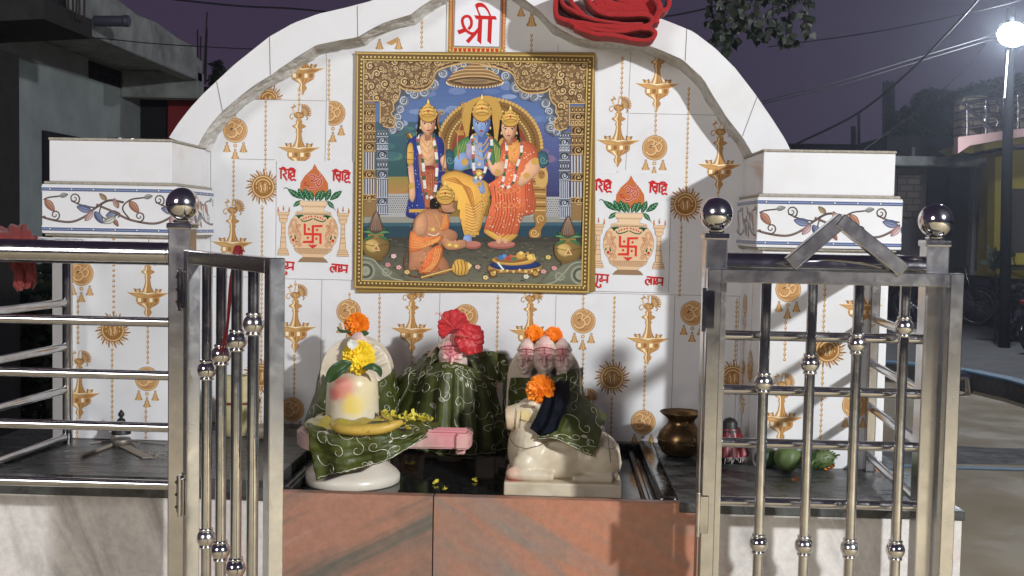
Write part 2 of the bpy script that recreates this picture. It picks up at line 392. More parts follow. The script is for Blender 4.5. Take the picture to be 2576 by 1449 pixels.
OM = [([(-14, 12), (-8, 17), (0, 14), (-2, 6), (-9, 3), (2, 2), (5, -6), (0, -14), (-10, -15), (-17, -9)], 4),
      ([(-3, 1), (5, 5), (12, 9), (17, 4), (14, -5), (9, -9), (7, -4)], 3), ([(2, 14), (8, 10), (14, 13), (17, 18)], 2.5), ([(9, 18), (11, 20), (9, 21)], 3)]
def om(A, x, z, m, col, wk=1):
    for pts, w_ in OM: A.L([(x+a*m, z+b*m) for a, b in pts], w_*m*wk, col)
def omdisc(A, x, z, k=1, bells=True):
    A.k = 8
    m = MM*k
    if bells:
        bell(A, x-21*m, z-41*m, k); bell(A, x+21*m, z-41*m, k); bell(A, x, z-58*m, k)
        A.E(x, z-38*m, 5*m, 5*m, G_M, 10); A.E(x, z-38*m, 2*m, 2*m, S(225, 220, 210), 8)
    A.E(x, z, 31*m, 31*m, G_D, 28); A.E(x, z, 29.5*m, 29.5*m, G_L, 28); A.E(x, z, 27.5*m, 27.5*m, S(190, 146, 98), 28)
    A.C([(x+a*m, z+b*m) for a, b in ((-20, -8), (-12, -22), (6, -24), (18, -14), (4, -18))], S(176, 132, 84))
    om(A, x-1*m, z, m*1.15, S(156, 112, 68), 1.5); om(A, x-1.6*m, z+.8*m, m*1.15, S(222, 184, 134), .9)
def sunface(A, x, z, k=1):
    A.k = 8
    m = MM*k
    for i in range(30):
        a = 2*math.pi*i/30; c, s_ = math.cos(a), math.sin(a); ro = 47 if i % 2 else 42
        A.P([(x+(r*c-t*s_)*m, z+(r*s_+t*c)*m) for r, t in ((26, -3), (34, -1.5), (ro-4, 1.5), (ro, 5), (ro-6, 5), (35, 3.2), (26, 3))], G_D if i % 2 else G_M)
    A.E(x, z, 30*m, 30*m, G_D, 26); A.E(x, z, 28*m, 28*m, G_L, 26); A.E(x, z, 25*m, 25*m, S(150, 106, 56), 26)
    for i in range(12):
        a = R(20+i*12.7); A.E(x+19*m*math.cos(a), z+19*m*math.sin(a), 2.2*m, 2.2*m, G_L, 6)
    A.C([(x+a*m, z+b*m) for a, b in ((-12, 6), (-6, 12), (0, 6), (6, 12), (12, 6), (12, -8), (6, -15), (-6, -15), (-12, -8))], S(188, 144, 92))
    A.L([(x+a*m, z+b*m) for a, b in ((-11, 6), (-7, -6), (-10, -14))], 2.4*m, G_D); A.L([(x+a*m, z+b*m) for a, b in ((-4, 9), (0, 2), (-2, -6), (3, -15))], 2.6*m, G_D); A.L([(x+a*m, z+b*m) for a, b in ((11, 6), (6, -4), (9, -13))], 2.4*m, G_D)
    A.L([(x+a*m, z+b*m) for a, b in ((-8, 4), (-4, -4), (-6, -12))], 1.4*m, G_H); A.L([(x+a*m, z+b*m) for a, b in ((4, 8), (6, 0), (5, -10))], 1.4*m, G_H)
    for sg in (-1, 1): A.E(x+sg*17*m, z-4*m, 3*m, 5*m, G_D, 8); A.E(x+sg*17*m, z-3*m, 1.4*m, 3*m, G_L, 6)

# ================================================================ SETTING
ASPH = mat('worn_asphalt', (.13, .13, .135, 1), .75, noise_=.6, scale=1.2, bump=1.2, bscale=25, col2=(.15, .145, .14, 1), ramp=(.45, .7))
CONC = mat('smooth_tan_concrete', (.56, .465, .30, 1), .75, noise_=.2, scale=1.5, bump=.3, bscale=12, rvar=.2)
DARKCEM = mat('dark_cement', (.10, .10, .10, 1), .85, noise_=.6, scale=6, bump=2, bscale=18)  # DARKCEM: one dark grey for the whole kerb body
BLUEP = mat('blue_edge_paint', (.13, .30, .48, 1), .6, noise_=.4, scale=9, bump=1)
g = MB(); g.add([(-300, -60, -1.35), (300, -60, -1.35), (300, 500, -1.35), (-300, 500, -1.35)], [(0, 1, 2, 3)])
tag(g.build('road', ASPH), kind='structure')
cy = [(4.72, -9), (4.72, 6.6), (4.66, 7.3), (4.5, 7.9), (4.2, 8.3), (3.7, 8.6), (2.5, 8.75), (-3.0, 8.75), (-3.0, -9)]
g = MB(); n = len(cy)
g.add([(x, y, -1.345) for x, y in cy]+[(x, y, -1.29) for x, y in cy], [tuple(range(n, 2*n))]+[(i, (i+1) % n, n+(i+1) % n, n+i) for i in range(n)])
tag(g.build('courtyard_floor', CONC), kind='structure')
kb = MB(); kp = MB()
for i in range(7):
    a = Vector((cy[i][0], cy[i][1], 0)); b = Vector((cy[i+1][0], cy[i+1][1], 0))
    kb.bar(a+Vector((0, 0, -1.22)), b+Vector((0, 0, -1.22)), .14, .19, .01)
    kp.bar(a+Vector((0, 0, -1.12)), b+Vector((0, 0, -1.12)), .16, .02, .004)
k_ = kb.build('kerb', DARKCEM); tag(k_, kind='structure'); kp.build('painted_edge', BLUEP, k_)
g = MB(); vs = []
for j in range(40):
    x = -2.5+j*.18
    for t in (0, .3, .6, 1):
        vs.append((x, 4.28+t*.62+.05*math.sin(x*2.1+t*3), -1.288+(.045+.02*noise.noise(Vector((x*2, t*3, 0))))*math.sin(math.pi*t)))
g.add(vs, [(j*4+t, j*4+t+4, j*4+t+5, j*4+t+1) for j in range(39) for t in range(3)], True)
RIDGE = mat('rough_cement_strip', (.36, .37, .36, 1), .9, noise_=.6, scale=5, bump=4, bscale=12, col2=(.15, .16, .15, 1), stretch=(1, 3, 1))
st = g.build('cement_ridge', RIDGE); tag(st, kind='structure')
g = MB(); g.box((-2.5, 4.13, -1.286), (4.6, 4.2, -1.282)); g.build('painted_line', BLUEP, st)
# ================================================================ SHRINE WALL
def wx(px, py, Y=0): p = at(px, py, Y); return (p.x, p.z)
outer_px = [(425, 346), (447, 312), (478, 272), (510, 237), (545, 204), (590, 162), (640, 122), (678, 92), (738, 58), (800, 35), (870, 19), (935, 2), (1000, -28), (1075, -66),
            (1150, -92), (1230, -100), (1320, -92), (1400, -66), (1480, -32), (1560, 0), (1640, 38), (1697, 60), (1745, 80), (1800, 122), (1850, 172), (1900, 237), (1945, 303), (1975, 350), (1992, 385)]
inner_px = [(497, 372), (507, 350), (525, 320), (555, 285), (600, 246), (644, 213), (676, 192), (709, 170), (744, 144), (794, 114), (850, 103), (899, 94), (935, 74), (969, 55), (1034, 36), (1059, 16),
            (1100, -8), (1150, -36), (1230, -42), (1285, -26), (1322, 0), (1357, 26), (1391, 61), (1413, 74), (1450, 96), (1490, 103), (1544, 102), (1616, 108), (1666, 126), (1717, 150), (1768, 198),
            (1793, 240), (1828, 295), (1868, 345), (1893, 386)]
YA = -.075
outer = [wx(x, y, YA) for x, y in outer_px]; inner = [wx(x+random.uniform(-1.5, 1.5), y+random.uniform(-1.5, 1.5), YA) for x, y in inner_px]
ZT = outer[0][1]; 
shrine = empty('shrine_wall', (.44, 0, -.42), 'white tiled back wall of the roadside shrine with an arched top and gold lamp prints', 'shrine wall')
g = MB(); body = [(-.66, -1.29)]+[(-.66, .30)]+[(outer[0][0], .34)]+outer+[(outer[-1][0], .33), (1.27, .30), (1.27, -1.29)]
g.prism(body, 0.0, .16)
g.build('tiled_wall', TILE, shrine)
g = MB(); pol = outer+inner[::-1]
# arch face band as quads between resampled outer and inner
def resample(P, n):
    P = [Vector((p[0], p[1], 0)) for p in P]; L = [0]
    for i in range(1, len(P)): L.append(L[-1]+(P[i]-P[i-1]).length)
    out = []
    for k in range(n):
        t = L[-1]*k/(n-1); i = 0
        while i < len(L)-2 and L[i+1] < t: i += 1
        f = (t-L[i])/((L[i+1]-L[i]) or 1); q = P[i].lerp(P[i+1], max(0, min(1, f))); out.append((q.x, q.y))
    return out
NA = 120; oo = resample(outer, NA); ii = resample(inner, NA)
# keep correspondence by angle round the arch centre
def band(mb, a, b, ya, yb, rough=0):
    k = len(a)
    F = [(p[0], ya, p[1]) for p in a]+[(p[0], ya, p[1]) for p in b]
    mb.add(F, [(i, i+1, k+i+1, k+i) for i in range(k-1)], False)
band(g, oo, ii, YA, 0)
k = NA
g.add([(p[0], YA, p[1]) for p in oo]+[(p[0], .16, p[1]) for p in oo], [(i, i+1, k+i+1, k+i) for i in range(k-1)], False)
g.build('arch_face', TILE, shrine, recalc=False)
g = MB(); vs = []; NS = 5
for i, p in enumerate(ii):                     # rough mortared underside of the arch
    for j in range(NS+1):
        t = j/NS; nz = noise.noise(Vector((p[0]*25, t*3, p[1]*25)))*.006*(1 if 0 < j else .4)
        cx_, cz_ = .45, -.1; d = Vector((p[0]-cx_, p[1]-cz_)).normalized()
        vs.append((p[0]+d.x*nz-d.x*.010*t*t, YA+.0004+t*(-YA+.002)*1.0, p[1]+d.y*nz-d.y*.010*t*t))
g.add(vs, [(i*(NS+1)+j, i*(NS+1)+j+1, (i+1)*(NS+1)+j+1, (i+1)*(NS+1)+j) for i in range(NA-1) for j in range(NS)], False)
g.build('arch_underside', PLASTER, shrine)
# seams of the arch tiles
g = MB()
for (a, b) in (((678, 92), (680, 188)), ((899, 15), (900, 95)), ((1728, 72), (1724, 152)), ((1556, 0), (1545, 102)), ((1412, 0), (1399, 62)), ((545, 206), (560, 280)), ((1905, 243), (1868, 342))):
    p = at(*a, YA-.0006); q = at(*b, YA-.0006); g.bar(p, q, .0012, .0014, up=(0, 1, 0))
for a, b in (((810, 703), (803, 1122)), ((1107, 738), (1097, 1122)), ((1399, 742), (1388, 1122)), ((1698, 744), (1686, 1122)), ((1860, 745), (1846, 1110)), ((821, 252), (811, 702)), ((821, 120), (821, 252)),
             ((1587, 130), (1574, 428)), ((1404, 112), (1403, 138)), ((640, 250), (821, 254)), ((1584, 285), (1860, 291)), ((530, 740), (530, 380)), ((532, 695), (893, 702)), ((1478, 737), (1862, 745)),
             ((600, 400), (692, 402)), ((690, 860), (690, 1122))):
    p = at(*a, .0001); q = at(*b, .0001); g.bar(p, q, .0011, .0011, up=(0, 1, 0))
g.build('tile_joint', GROUT, shrine)
# gold prints on the wall tiles
A = motif_art((0, 0, 0), (1, 0, 0), (0, 0, 1), (0, -1, 0))
def wp(px, py): p = at(px, py, 0); return p.x, p.z
def chain(px, y0, px1, y1): 
    a = wp(px, y0); b = wp(px1, y1); beads(A, (a[0]+b[0])/2, a[1], b[1])
for c in ((590, 395, 585, 515), (592, 282, 592, 296), (672, 252, 664, 425), (660, 515, 655, 1118), (753, 222, 752, 262), (829, 148, 826, 250), (827, 352, 827, 400), (1062, 44, 1060, 118),
          (1338, 88, 1336, 138), (1567, 142, 1562, 245), (1553, 430, 1552, 450), (1651, 262, 1648, 340), (1735, 218, 1724, 470), (1716, 560, 1708, 742), (1806, 470, 1800, 740), (742, 892, 738, 1000),
          (879, 740, 879, 752), (958, 738, 950, 905), (1252, 742, 1246, 1120), (1468, 742, 1466, 775), (1548, 745, 1540, 905), (1539, 995, 1536, 1122), (1625, 890, 1618, 1030), (1467, 866, 1466, 975),
          (1036, 885, 1034, 1100), (1335, 885, 1330, 1100), (743, 705, 743, 715), (1630, 742, 1630, 750), (1853, 750, 1850, 905), (876, 858, 870, 975), (1172, 862, 1168, 1000)): chain(*c)
for x, y, b in ((762, 173, 0), (752, 372, 1), (585, 610, 1), (1653, 212, 0), (1555, 354, 1), (1810, 415, 1), (743, 823, 1), (1036, 827, 1), (1333, 832, 1), (1630, 852, 1), (1470, 1085, 1), (872, 1080, 1)):
    q = wp(x, y); diya(A, q[0], q[1], b)
sil(A, *wp(762, 173), [(19, 2), (15, 8), (12, 10)]); q = wp(1653, 212); sil(A, q[0], q[1], [(8, 40), (10, 44), (5, 52), (1, 56)])
for x, y in ((592, 328), (1647, 372), (877, 784), (1172, 796), (1467, 808), (735, 1030), (1618, 1062), (1030, 1035), (1325, 1045)): q = wp(x, y); omdisc(A, q[0], q[1])
A.k = 8; q = wp(838, 285); A.clip = (q[0]-.0115, q[0]+.1, -9, 9); omdisc(A, q[0], q[1]); A.clip = None
q = wp(675, 250); A.clip = (-9, 9, q[1], 9); sunface(A, *q, .85); A.clip = None
for x, y in ((662, 470), (1724, 514), (1540, 950), (950, 950), (1843, 950), (655, 945)): q = wp(x, y); sunface(A, q[0], q[1], .98)
q = wp(1338, 20); A.clip = (-9, 9, -9, q[1]+.012); bell(A, q[0]-.027, q[1]-.008); bell(A, q[0]+.027, q[1]-.008); bell(A, q[0], q[1]-.028, 1.3); A.clip = None
for x in (955, 1003): q = wp(x, 112); bell(A, q[0], q[1]+.002)
q = wp(985, 104); A.P([(q[0]-.014, q[1]-.004), (q[0]+.018, q[1]+.012), (q[0]+.016, q[1]-.001), (q[0], q[1]-.010)], G_M)
q = wp(1832, 790); omdisc(A, q[0]-.09, q[1])
A.build('gold_print', PRINT, shrine)
# ================================================================ TILE PICTURES
def panel(name, label, cat, px, py, w_, h_, rim_m, t=.006):
    p = at(px, py, 0); e = empty(name, (p.x+w_/2, 0, p.z-h_), label, cat)
    g = MB(); g.box((p.x, -t, p.z-h_), (p.x+w_, -.0003, p.z), .0012); g.build('tile', rim_m, e)
    return e, p
RED = S(196, 44, 44)
# --- picture with the devotional group
W6 = .606
pic, pp = panel('picture_panel', 'large square picture of crowned figures on a throne in a gold beaded frame', 'picture', 898, 131, W6, .603, TILE)
def fpic(x, y):
    xl = 20-15*(y-15)/1380; xr = 1415-35*(y-30)/1402; yt = 15+15*(x-20)/1395; yb = 1395+37*(x-5)/1375
    return ((x-xl)/(xr-xl)*W6, -(y-yt)/(yb-yt)*.603)
A = Art(fpic, (pp.x, -.006, pp.z), (1, 0, 0), (0, 0, 1), (0, -1, 0), 1.2e-6, 3e-4)
def _tone(c):
    l = .3*c[0]+.55*c[1]+.15*c[2]; return tuple((l*.15+v*.85)*f for v, f in zip(c[:3], (.98, .95, .92)))+(1,)
A.tone = _tone
def rect(x0, y0, x1, y1, c): A.P([(x0, y0), (x1, y0), (x1, y1), (x0, y1)], c)
def grad(x0, y0, x1, y1, ca, cb, n=10, horiz=False):
    for i in range(n):
        t = (i+.5)/n; c = tuple(ca[k]*(1-t)+cb[k]*t for k in range(4))
        if horiz: rect(x0+(x1-x0)*i/n, y0, x0+(x1-x0)*(i+1)/n, y1, c)
        else: rect(x0, y0+(y1-y0)*i/n, x1, y0+(y1-y0)*(i+1)/n, c)
rect(20, 15, 1412, 1420, S(150, 118, 46))
IN = (52, 50, 1372, 1390)
# background of the hall
grad(60, 55, 1365, 420, S(64, 92, 160), S(92, 124, 178), 10)
grad(60, 420, 700, 740, S(60, 100, 120), S(44, 92, 92), 12); grad(700, 420, 1365, 870, S(92, 110, 170), S(60, 62, 110), 12)
grad(60, 740, 520, 880, S(150, 140, 60), S(196, 128, 66), 6)
rr = random.Random(3)
for i in range(70):
    cx, cy_ = rr.uniform(200, 1200), rr.uniform(160, 700); t = rr.random()
    c = S(90+60*t, 120+50*t, 180+30*t) if cy_ < 450 else (S(60+20*t, 110+20*t, 120) if cx < 600 else S(80+50*t, 90+20*t, 150))
    A.E(cx, cy_, rr.uniform(25, 60), rr.uniform(10, 24), c, 10)
# rail lattice, step, carpet
rect(160, 840, 560, 975, S(176, 178, 180)); rect(1000, 860, 1290, 995, S(176, 178, 180))
for x0, x1, y0, y1 in ((160, 400, 850, 965), (1110, 1290, 870, 985)):
    for i in range(int((x1-x0)/13)):
        for j in range(int((y1-y0)/13)): A.E(x0+i*13+6+(j % 2)*6, y0+j*13+6, 4, 4, S(70, 74, 84), 4)
rect(50, 975, 1370, 1012, S(150, 152, 140)); rect(50, 1010, 1370, 1100, S(40, 74, 92)); rect(50, 1012, 1370, 1030, S(58, 100, 116))
grad(50, 1095, 1370, 1400, S(64, 62, 56), S(122, 122, 100), 10)
for i in range(330):
    x, y = rr.uniform(60, 1350), rr.uniform(1105, 1380); t = rr.random(); L_ = rr.uniform(10, 26)
    A.L([(x, y), (x+L_*.5, y-4), (x+L_, y+rr.uniform(-3, 5))], 3.5, S(96+40*t, 94+36*t, 78+30*t) if t > .45 else S(40, 40, 36), False)
# pillars
def pillar(x0, x1, y0, top, warm):
    base = S(150, 116, 66) if warm else S(108, 116, 128); hi = S(214, 178, 110) if warm else S(196, 206, 222); dk = S(76, 52, 28) if warm else S(48, 54, 66)
    rect(x0, top, x1, y0, base)
    y = top; k = 0; wd = x1-x0
    segs = [40, 40, 34, 55, 60, 55, 110, 44, 100, 30]
    for sgm in segs:
        y2 = min(y0, y+sgm)
        if k in (6, 8):
            for i in range(5): rect(x0+wd*(i+.15)/5, y+3, x0+wd*(i+.55)/5, y2-3, S(196, 206, 222)); rect(x0+wd*(i+.6)/5, y+3, x0+wd*(i+.9)/5, y2-3, S(70, 76, 96))
        elif k % 2: A.E((x0+x1)/2, (y+y2)/2, wd*.42, sgm*.4, dk, 14); A.spiral((x0+x1)/2, (y+y2)/2, wd*.32, 1.5, 0, 5, hi); A.E((x0+x1)/2, (y+y2)/2, 5, 5, hi, 8)
        else:
            for i in range(4): A.E(x0+wd*(i+.5)/4, (y+y2)/2, wd*.1, sgm*.36, hi if k % 4 else dk, 10); A.E(x0+wd*(i+.5)/4, (y+y2)/2, wd*.05, sgm*.2, dk if k % 4 else hi, 8)
        rect(x0-3, y2-5, x1+3, y2, hi); rect(x0-3, y2-1, x1+3, y2+2, dk)
        y = y2; k += 1
        if y >= y0: break
pillar(140, 205, 960, 470, 0); pillar(1205, 1265, 990, 480, 0); pillar(58, 132, 975, 310, 1); pillar(1272, 1358, 1000, 330, 1)
# silver inner scallops then gold carved spandrels
for mir in (0, 1):
    X = (lambda x: 1415-x+10) if mir else (lambda x: x); dy = 14 if mir else 0
    pol = [(170, 120), (620, 60), (715, 62), (715, 84), (600, 110), (520, 140), (498, 200), (440, 268), (372, 292), (322, 262), (324, 300), (296, 345), (262, 372), (300, 420), (302, 460), (258, 492), (205, 480), (160, 440)]
    A.P([(X(x), y+dy) for x, y in pol], S(82, 90, 104))
    for cx, cy_, r in ((470, 205, 36), (420, 248, 34), (362, 262, 30), (300, 300, 30), (278, 346, 26), (262, 392, 24), (270, 440, 32), (232, 468, 24), (530, 140, 30), (590, 112, 24), (650, 90, 20), (330, 240, 24)):
        A.E(X(cx), cy_+dy, r, r, S(120, 130, 146), 14); A.spiral(X(cx), cy_+dy, r*.86, 1.6, rr.random()*6, 6, S(196, 206, 220), 1 if mir else -1); A.spiral(X(cx), cy_+dy, r*.5, 1.0, rr.random()*6, 4, S(50, 56, 66), 1)
    pol = [(56, 54), (715, 54), (715, 70), (640, 78), (520, 110), (480, 140), (470, 190), (440, 225), (400, 240), (350, 240), (300, 232), (272, 210), (276, 250), (262, 290), (238, 316), (240, 350), (222, 372), (244, 400), (246, 440), (220, 458), (172, 444), (160, 400), (160, 305), (56, 300)]
    A.P([(X(x), y+dy) for x, y in pol], S(128, 98, 58))
    done = []
    tries = 0
    def inpoly(x, y):
        c = False; j = len(pol)-1
        for i in range(len(pol)):
            if (pol[i][1] > y) != (pol[j][1] > y) and x < (pol[j][0]-pol[i][0])*(y-pol[i][1])/(pol[j][1]-pol[i][1])+pol[i][0]: c = not c
            j = i
        return c
    while tries < 2600 and len(done) < 190:
        tries += 1; x, y = rr.uniform(56, 715), rr.uniform(56, 455); r = rr.choice((26, 20, 15, 10, 8))
        if not inpoly(x, y) or not inpoly(x-r*.7, y) or not inpoly(x+r*.7, y) or not inpoly(x, y+r*.8): continue
        if any((x-a)**2+(y-b)**2 < (r+c)**2*.62 for a, b, c in done): continue
        done.append((x, y, r)); A.E(X(x), y+dy, r, r, S(92, 66, 36), 12)
        A.spiral(X(x), y+dy, r*.92, 1.4, rr.random()*6, r*.34, S(212, 180, 122), rr.choice((-1, 1))); A.E(X(x), y+dy, r*.2, r*.2, S(232, 200, 136), 6)
    for off, c, w_ in ((0, S(210, 172, 106), 8), (12, S(92, 60, 28), 5), (22, S(200, 160, 96), 5)):
        A.L([(X(x), y+dy-off) for x, y in ((715, 72), (640, 80), (520, 112), (482, 142), (470, 190), (440, 225), (400, 240), (350, 240), (300, 232), (270, 212))], w_, c)
    A.L([(X(x), y+dy) for x, y in ((272, 212), (276, 250), (262, 290), (238, 316), (240, 350), (224, 374), (244, 400), (246, 440), (220, 456), (176, 444))], 7, S(210, 172, 106))
    A.L([(X(x), y+dy) for x, y in ((60, 300), (160, 300), (160, 430))], 8, S(206, 168, 104), False)
# canopy
A.P([(545, 180), (580, 145), (640, 118), (700, 78), (714, 66), (728, 78), (790, 120), (850, 150), (882, 184), (860, 205), (790, 222), (715, 226), (640, 220), (570, 204)], S(150, 112, 64))
for i in range(5): A.L([(556+i*14, 178-i*20), (640, 160-i*20), (714, 156-i*19), (790, 160-i*20), (872-i*16, 182-i*20)], 5, S(222, 186, 124))
A.C([(560, 184), (640, 166), (715, 160), (800, 168), (868, 188), (800, 208), (715, 214), (630, 208)], S(96, 70, 44))
for i in range(4): A.L([(590+i*14, 186), (650, 176+i*7), (714, 173+i*9), (780, 178+i*7), (846-i*14, 190)], 3, S(190, 158, 104))
for i in range(26):
    a = math.pi*i/25; A.E(714-165*math.cos(a), 192+32*math.sin(a), 4.5, 6, S(236, 220, 180), 6)
# throne back
A.E(800, 570, 305, 285, S(140, 102, 42), 40)
for i in range(44):
    a = math.pi*(1+i/43); A.E(800+303*math.cos(a), 570+283*math.sin(a), 11, 11, S(214, 170, 74), 8); A.E(800+268*math.cos(a), 570+250*math.sin(a), 7, 7, S(110, 70, 22), 8); A.E(800+240*math.cos(a), 570+222*math.sin(a), 6, 6, S(230, 196, 110), 8)
A.E(800, 590, 222, 215, S(150, 62, 40), 36); A.E(800, 610, 180, 180, S(172, 84, 58), 30)
A.C([(640, 350), (700, 290), (800, 270), (860, 320), (880, 440), (860, 560), (700, 560), (650, 460)], S(206, 160, 54))
for i in range(9): A.L([(660+i*24, 330+abs(i-4)*8), (650+i*26, 480)], 5, S(206, 150, 36), False)
rect(1040, 640, 1130, 960, S(176, 130, 52))
for y in range(650, 960, 24): A.L([(1044, y), (1126, y+2)], 6, S(226, 190, 110) if (y//24) % 2 else S(98, 64, 26), False)
A.C([(1070, 690), (1110, 680), (1138, 720), (1132, 790), (1100, 806), (1068, 780)], S(214, 168, 82)); A.E(1102, 730, 20, 26, S(170, 118, 50), 12)
for sx_ in (1094, 1112): A.E(sx_, 722, 4, 4, S(60, 36, 16), 6)
A.C([(1060, 960), (1110, 950), (1130, 1000), (1100, 1050), (1092, 1096), (1036, 1098), (1030, 1060), (1066, 1030)], S(168, 120, 48)); A.spiral(1060, 1072, 26, 1.5, 0, 7, S(226, 188, 108))
A.spiral(1098, 990, 26, 1.4, 2, 6, S(226, 188, 108))
A.shade = True
SK, SKD, BL, BLD = S(226, 172, 130), S(176, 112, 76), S(128, 160, 214), S(78, 108, 176)
GO, GOL, GOD = S(216, 166, 50), S(246, 214, 110), S(140, 92, 20)
def crown(cx, y, w_, h_):
    A.E(cx, y-h_*.15, w_*.95, h_*.62, GOD, 20); A.E(cx, y-h_*.15, w_*.85, h_*.54, GO, 20)
    A.C([(cx-w_*.62, y+4), (cx-w_*.66, y-h_*.4), (cx-w_*.3, y-h_*.75), (cx, y-h_*.95), (cx+w_*.3, y-h_*.75), (cx+w_*.66, y-h_*.4), (cx+w_*.62, y+4)], GO)
    A.C([(cx-7, y-h_*.9), (cx, y-h_*1.2), (cx+7, y-h_*.9)], GOL)
    for k in range(5): A.L([(cx-w_*.6+k*2, y-h_*.12*k-4), (cx, y-h_*.12*k-12), (cx+w_*.6-k*2, y-h_*.12*k-4)], 3.5, GOL if k % 2 else GOD)
    for k in range(7):
        a = math.pi*(1+k/6); A.E(cx+w_*.86*math.cos(a), y-h_*.15+h_*.55*math.sin(a), 4, 4, GOL, 6)
    A.E(cx, y-h_*.34, 6, 9, S(196, 40, 30), 8)
def face(cx, cy_, w_, h_, sk, skd, tilt=0, hair=True):
    if hair:
        A.C([(cx-w_*1.25, cy_-h_*.5), (cx-w_, cy_-h_*1.1), (cx+w_, cy_-h_*1.1), (cx+w_*1.25, cy_-h_*.4), (cx+w_*1.45, cy_+h_*1.1), (cx+w_*.9, cy_+h_*.7), (cx-w_*.9, cy_+h_*.7), (cx-w_*1.5, cy_+h_*1.2)], S(26, 18, 16))
    rect(cx-w_*.42, cy_+h_*.5, cx+w_*.42, cy_+h_*1.45, skd)
    A.C([(cx-w_, cy_-h_*.5), (cx-w_*.6, cy_-h_), (cx+w_*.6, cy_-h_), (cx+w_, cy_-h_*.5), (cx+w_*.86, cy_+h_*.4), (cx+tilt*.5, cy_+h_), (cx-w_*.86, cy_+h_*.4)], sk)
    A.C([(cx+w_*.45, cy_-h_*.4), (cx+w_, cy_-h_*.3), (cx+w_*.8, cy_+h_*.5), (cx+w_*.2, cy_+h_*.9)], skd)
    A.C([(cx-w_*.6, cy_-h_*.6), (cx+w_*.5, cy_-h_*.7), (cx+w_*.55, cy_+h_*.3), (cx, cy_+h_*.8), (cx-w_*.6, cy_+h_*.3)], sk)
    for sg in (-1, 1):
        A.L([(cx+sg*w_*.2+tilt*.3, cy_-h_*.32), (cx+sg*w_*.5+tilt*.3, cy_-h_*.42), (cx+sg*w_*.78+tilt*.2, cy_-h_*.26)], 3.4, S(34, 22, 18))
        A.E(cx+sg*w_*.45+tilt*.3, cy_-h_*.13, w_*.2, h_*.08, S(235, 230, 225), 8); A.E(cx+sg*w_*.45+tilt*.3, cy_-h_*.13, w_*.1, h_*.08, S(24, 16, 14), 8)
        A.L([(cx+sg*w_*.24+tilt*.3, cy_-h_*.16), (cx+sg*w_*.45+tilt*.3, cy_-h_*.22), (cx+sg*w_*.7+tilt*.3, cy_-h_*.14)], 2.6, S(24, 16, 14))
        A.E(cx+sg*w_*1.02, cy_+h_*.25, 4, 9, GOL, 8)
    A.L([(cx+tilt*.5-1, cy_-h_*.1), (cx+tilt*.7-3, cy_+h_*.25), (cx+tilt*.6+4, cy_+h_*.28)], 2.6, skd)
    A.E(cx+tilt*.5, cy_+h_*.5, w_*.26, h_*.08, S(176, 50, 50), 10)
    A.P([(cx-3, cy_-h_*.86), (cx+3, cy_-h_*.86), (cx+4, cy_-h_*.5), (cx-4, cy_-h_*.5)], S(200, 36, 30)); A.L([(cx-9, cy_-h_*.8), (cx-6, cy_-h_*.45), (cx+6, cy_-h_*.45), (cx+9, cy_-h_*.8)], 2.5, S(240, 236, 226))
def garland(pts, w_=17):
    q = catmull([(a, b, 0) for a, b in pts], 8)
    for i in range(0, len(q)-1, 1):
        c = S(236, 234, 230) if (i//4) % 2 == 0 else (S(60, 110, 70) if (i//2) % 2 else S(188, 90, 80))
        A.L([(q[i].x, q[i].y), (q[i+1].x, q[i+1].y)], w_, c, False)
def folds(pts0, pts1, n, w_, c):
    for i in range(n):
        t = (i+.5)/n; a = [(p[0]*(1-t)+q[0]*t, p[1]*(1-t)+q[1]*t) for p, q in zip(pts0, pts1)]; A.L(a, w_, c)
def dots(pol, n, r, c, seed=1):
    q = random.Random(seed); xs = [p[0] for p in pol]; ys = [p[1] for p in pol]; k = 0
    for _ in range(n*6):
        x, y = q.uniform(min(xs), max(xs)), q.uniform(min(ys), max(ys)); ins = False; j = len(pol)-1
        for i in range(len(pol)):
            if (pol[i][1] > y) != (pol[j][1] > y) and x < (pol[j][0]-pol[i][0])*(y-pol[i][1])/(pol[j][1]-pol[i][1])+pol[i][0]: ins = not ins
            j = i
        if ins:
            A.E(x, y, r, r, c, 5); k += 1
            if k >= n: return
# standing attendant at the left
sh = [(322, 540), (360, 505), (410, 498), (490, 500), (530, 530), (548, 600), (540, 700), (520, 780), (470, 900), (470, 985), (320, 975), (330, 900), (336, 800), (318, 680)]
A.C(sh, S(40, 62, 150)); dots(sh, 60, 3, S(220, 226, 240))
folds([(335, 540), (345, 700), (325, 940)], [(380, 520), (392, 700), (372, 960)], 4, 4, S(24, 38, 110)); folds([(500, 520), (505, 650), (500, 760)], [(535, 560), (540, 640), (525, 720)], 3, 4, S(24, 38, 110))
A.C([(392, 510), (480, 510), (500, 700), (478, 900), (440, 980), (420, 900), (388, 700)], SKD); A.C([(398, 505), (470, 505), (484, 620), (440, 700), (400, 640)], SK)
A.C([(408, 690), (486, 690), (480, 830), (470, 930), (430, 930), (410, 800)], S(160, 60, 44)); folds([(412, 700), (425, 920)], [(482, 700), (466, 920)], 6, 4, S(214, 130, 60))
A.C([(324, 680), (352, 670), (362, 760), (366, 850), (350, 890), (330, 860), (336, 800)], SK); A.E(344, 795, 18, 20, GO, 10); rect(330, 930, 470, 950, GO)
A.C([(322, 560), (350, 550), (356, 660), (320, 664)], GO); A.L([(326, 600), (352, 602)], 4, GOD, False); A.L([(320, 640), (356, 642)], 4, GOD, False)
A.C([(512, 640), (540, 610), (560, 630), (556, 680), (530, 692)], SK)
A.L([(520, 360), (498, 420), (520, 500), (540, 560), (536, 640), (524, 710)], 7, S(176, 120, 40)); A.spiral(522, 372, 18, 1.2, 3, 6, S(206, 160, 70))
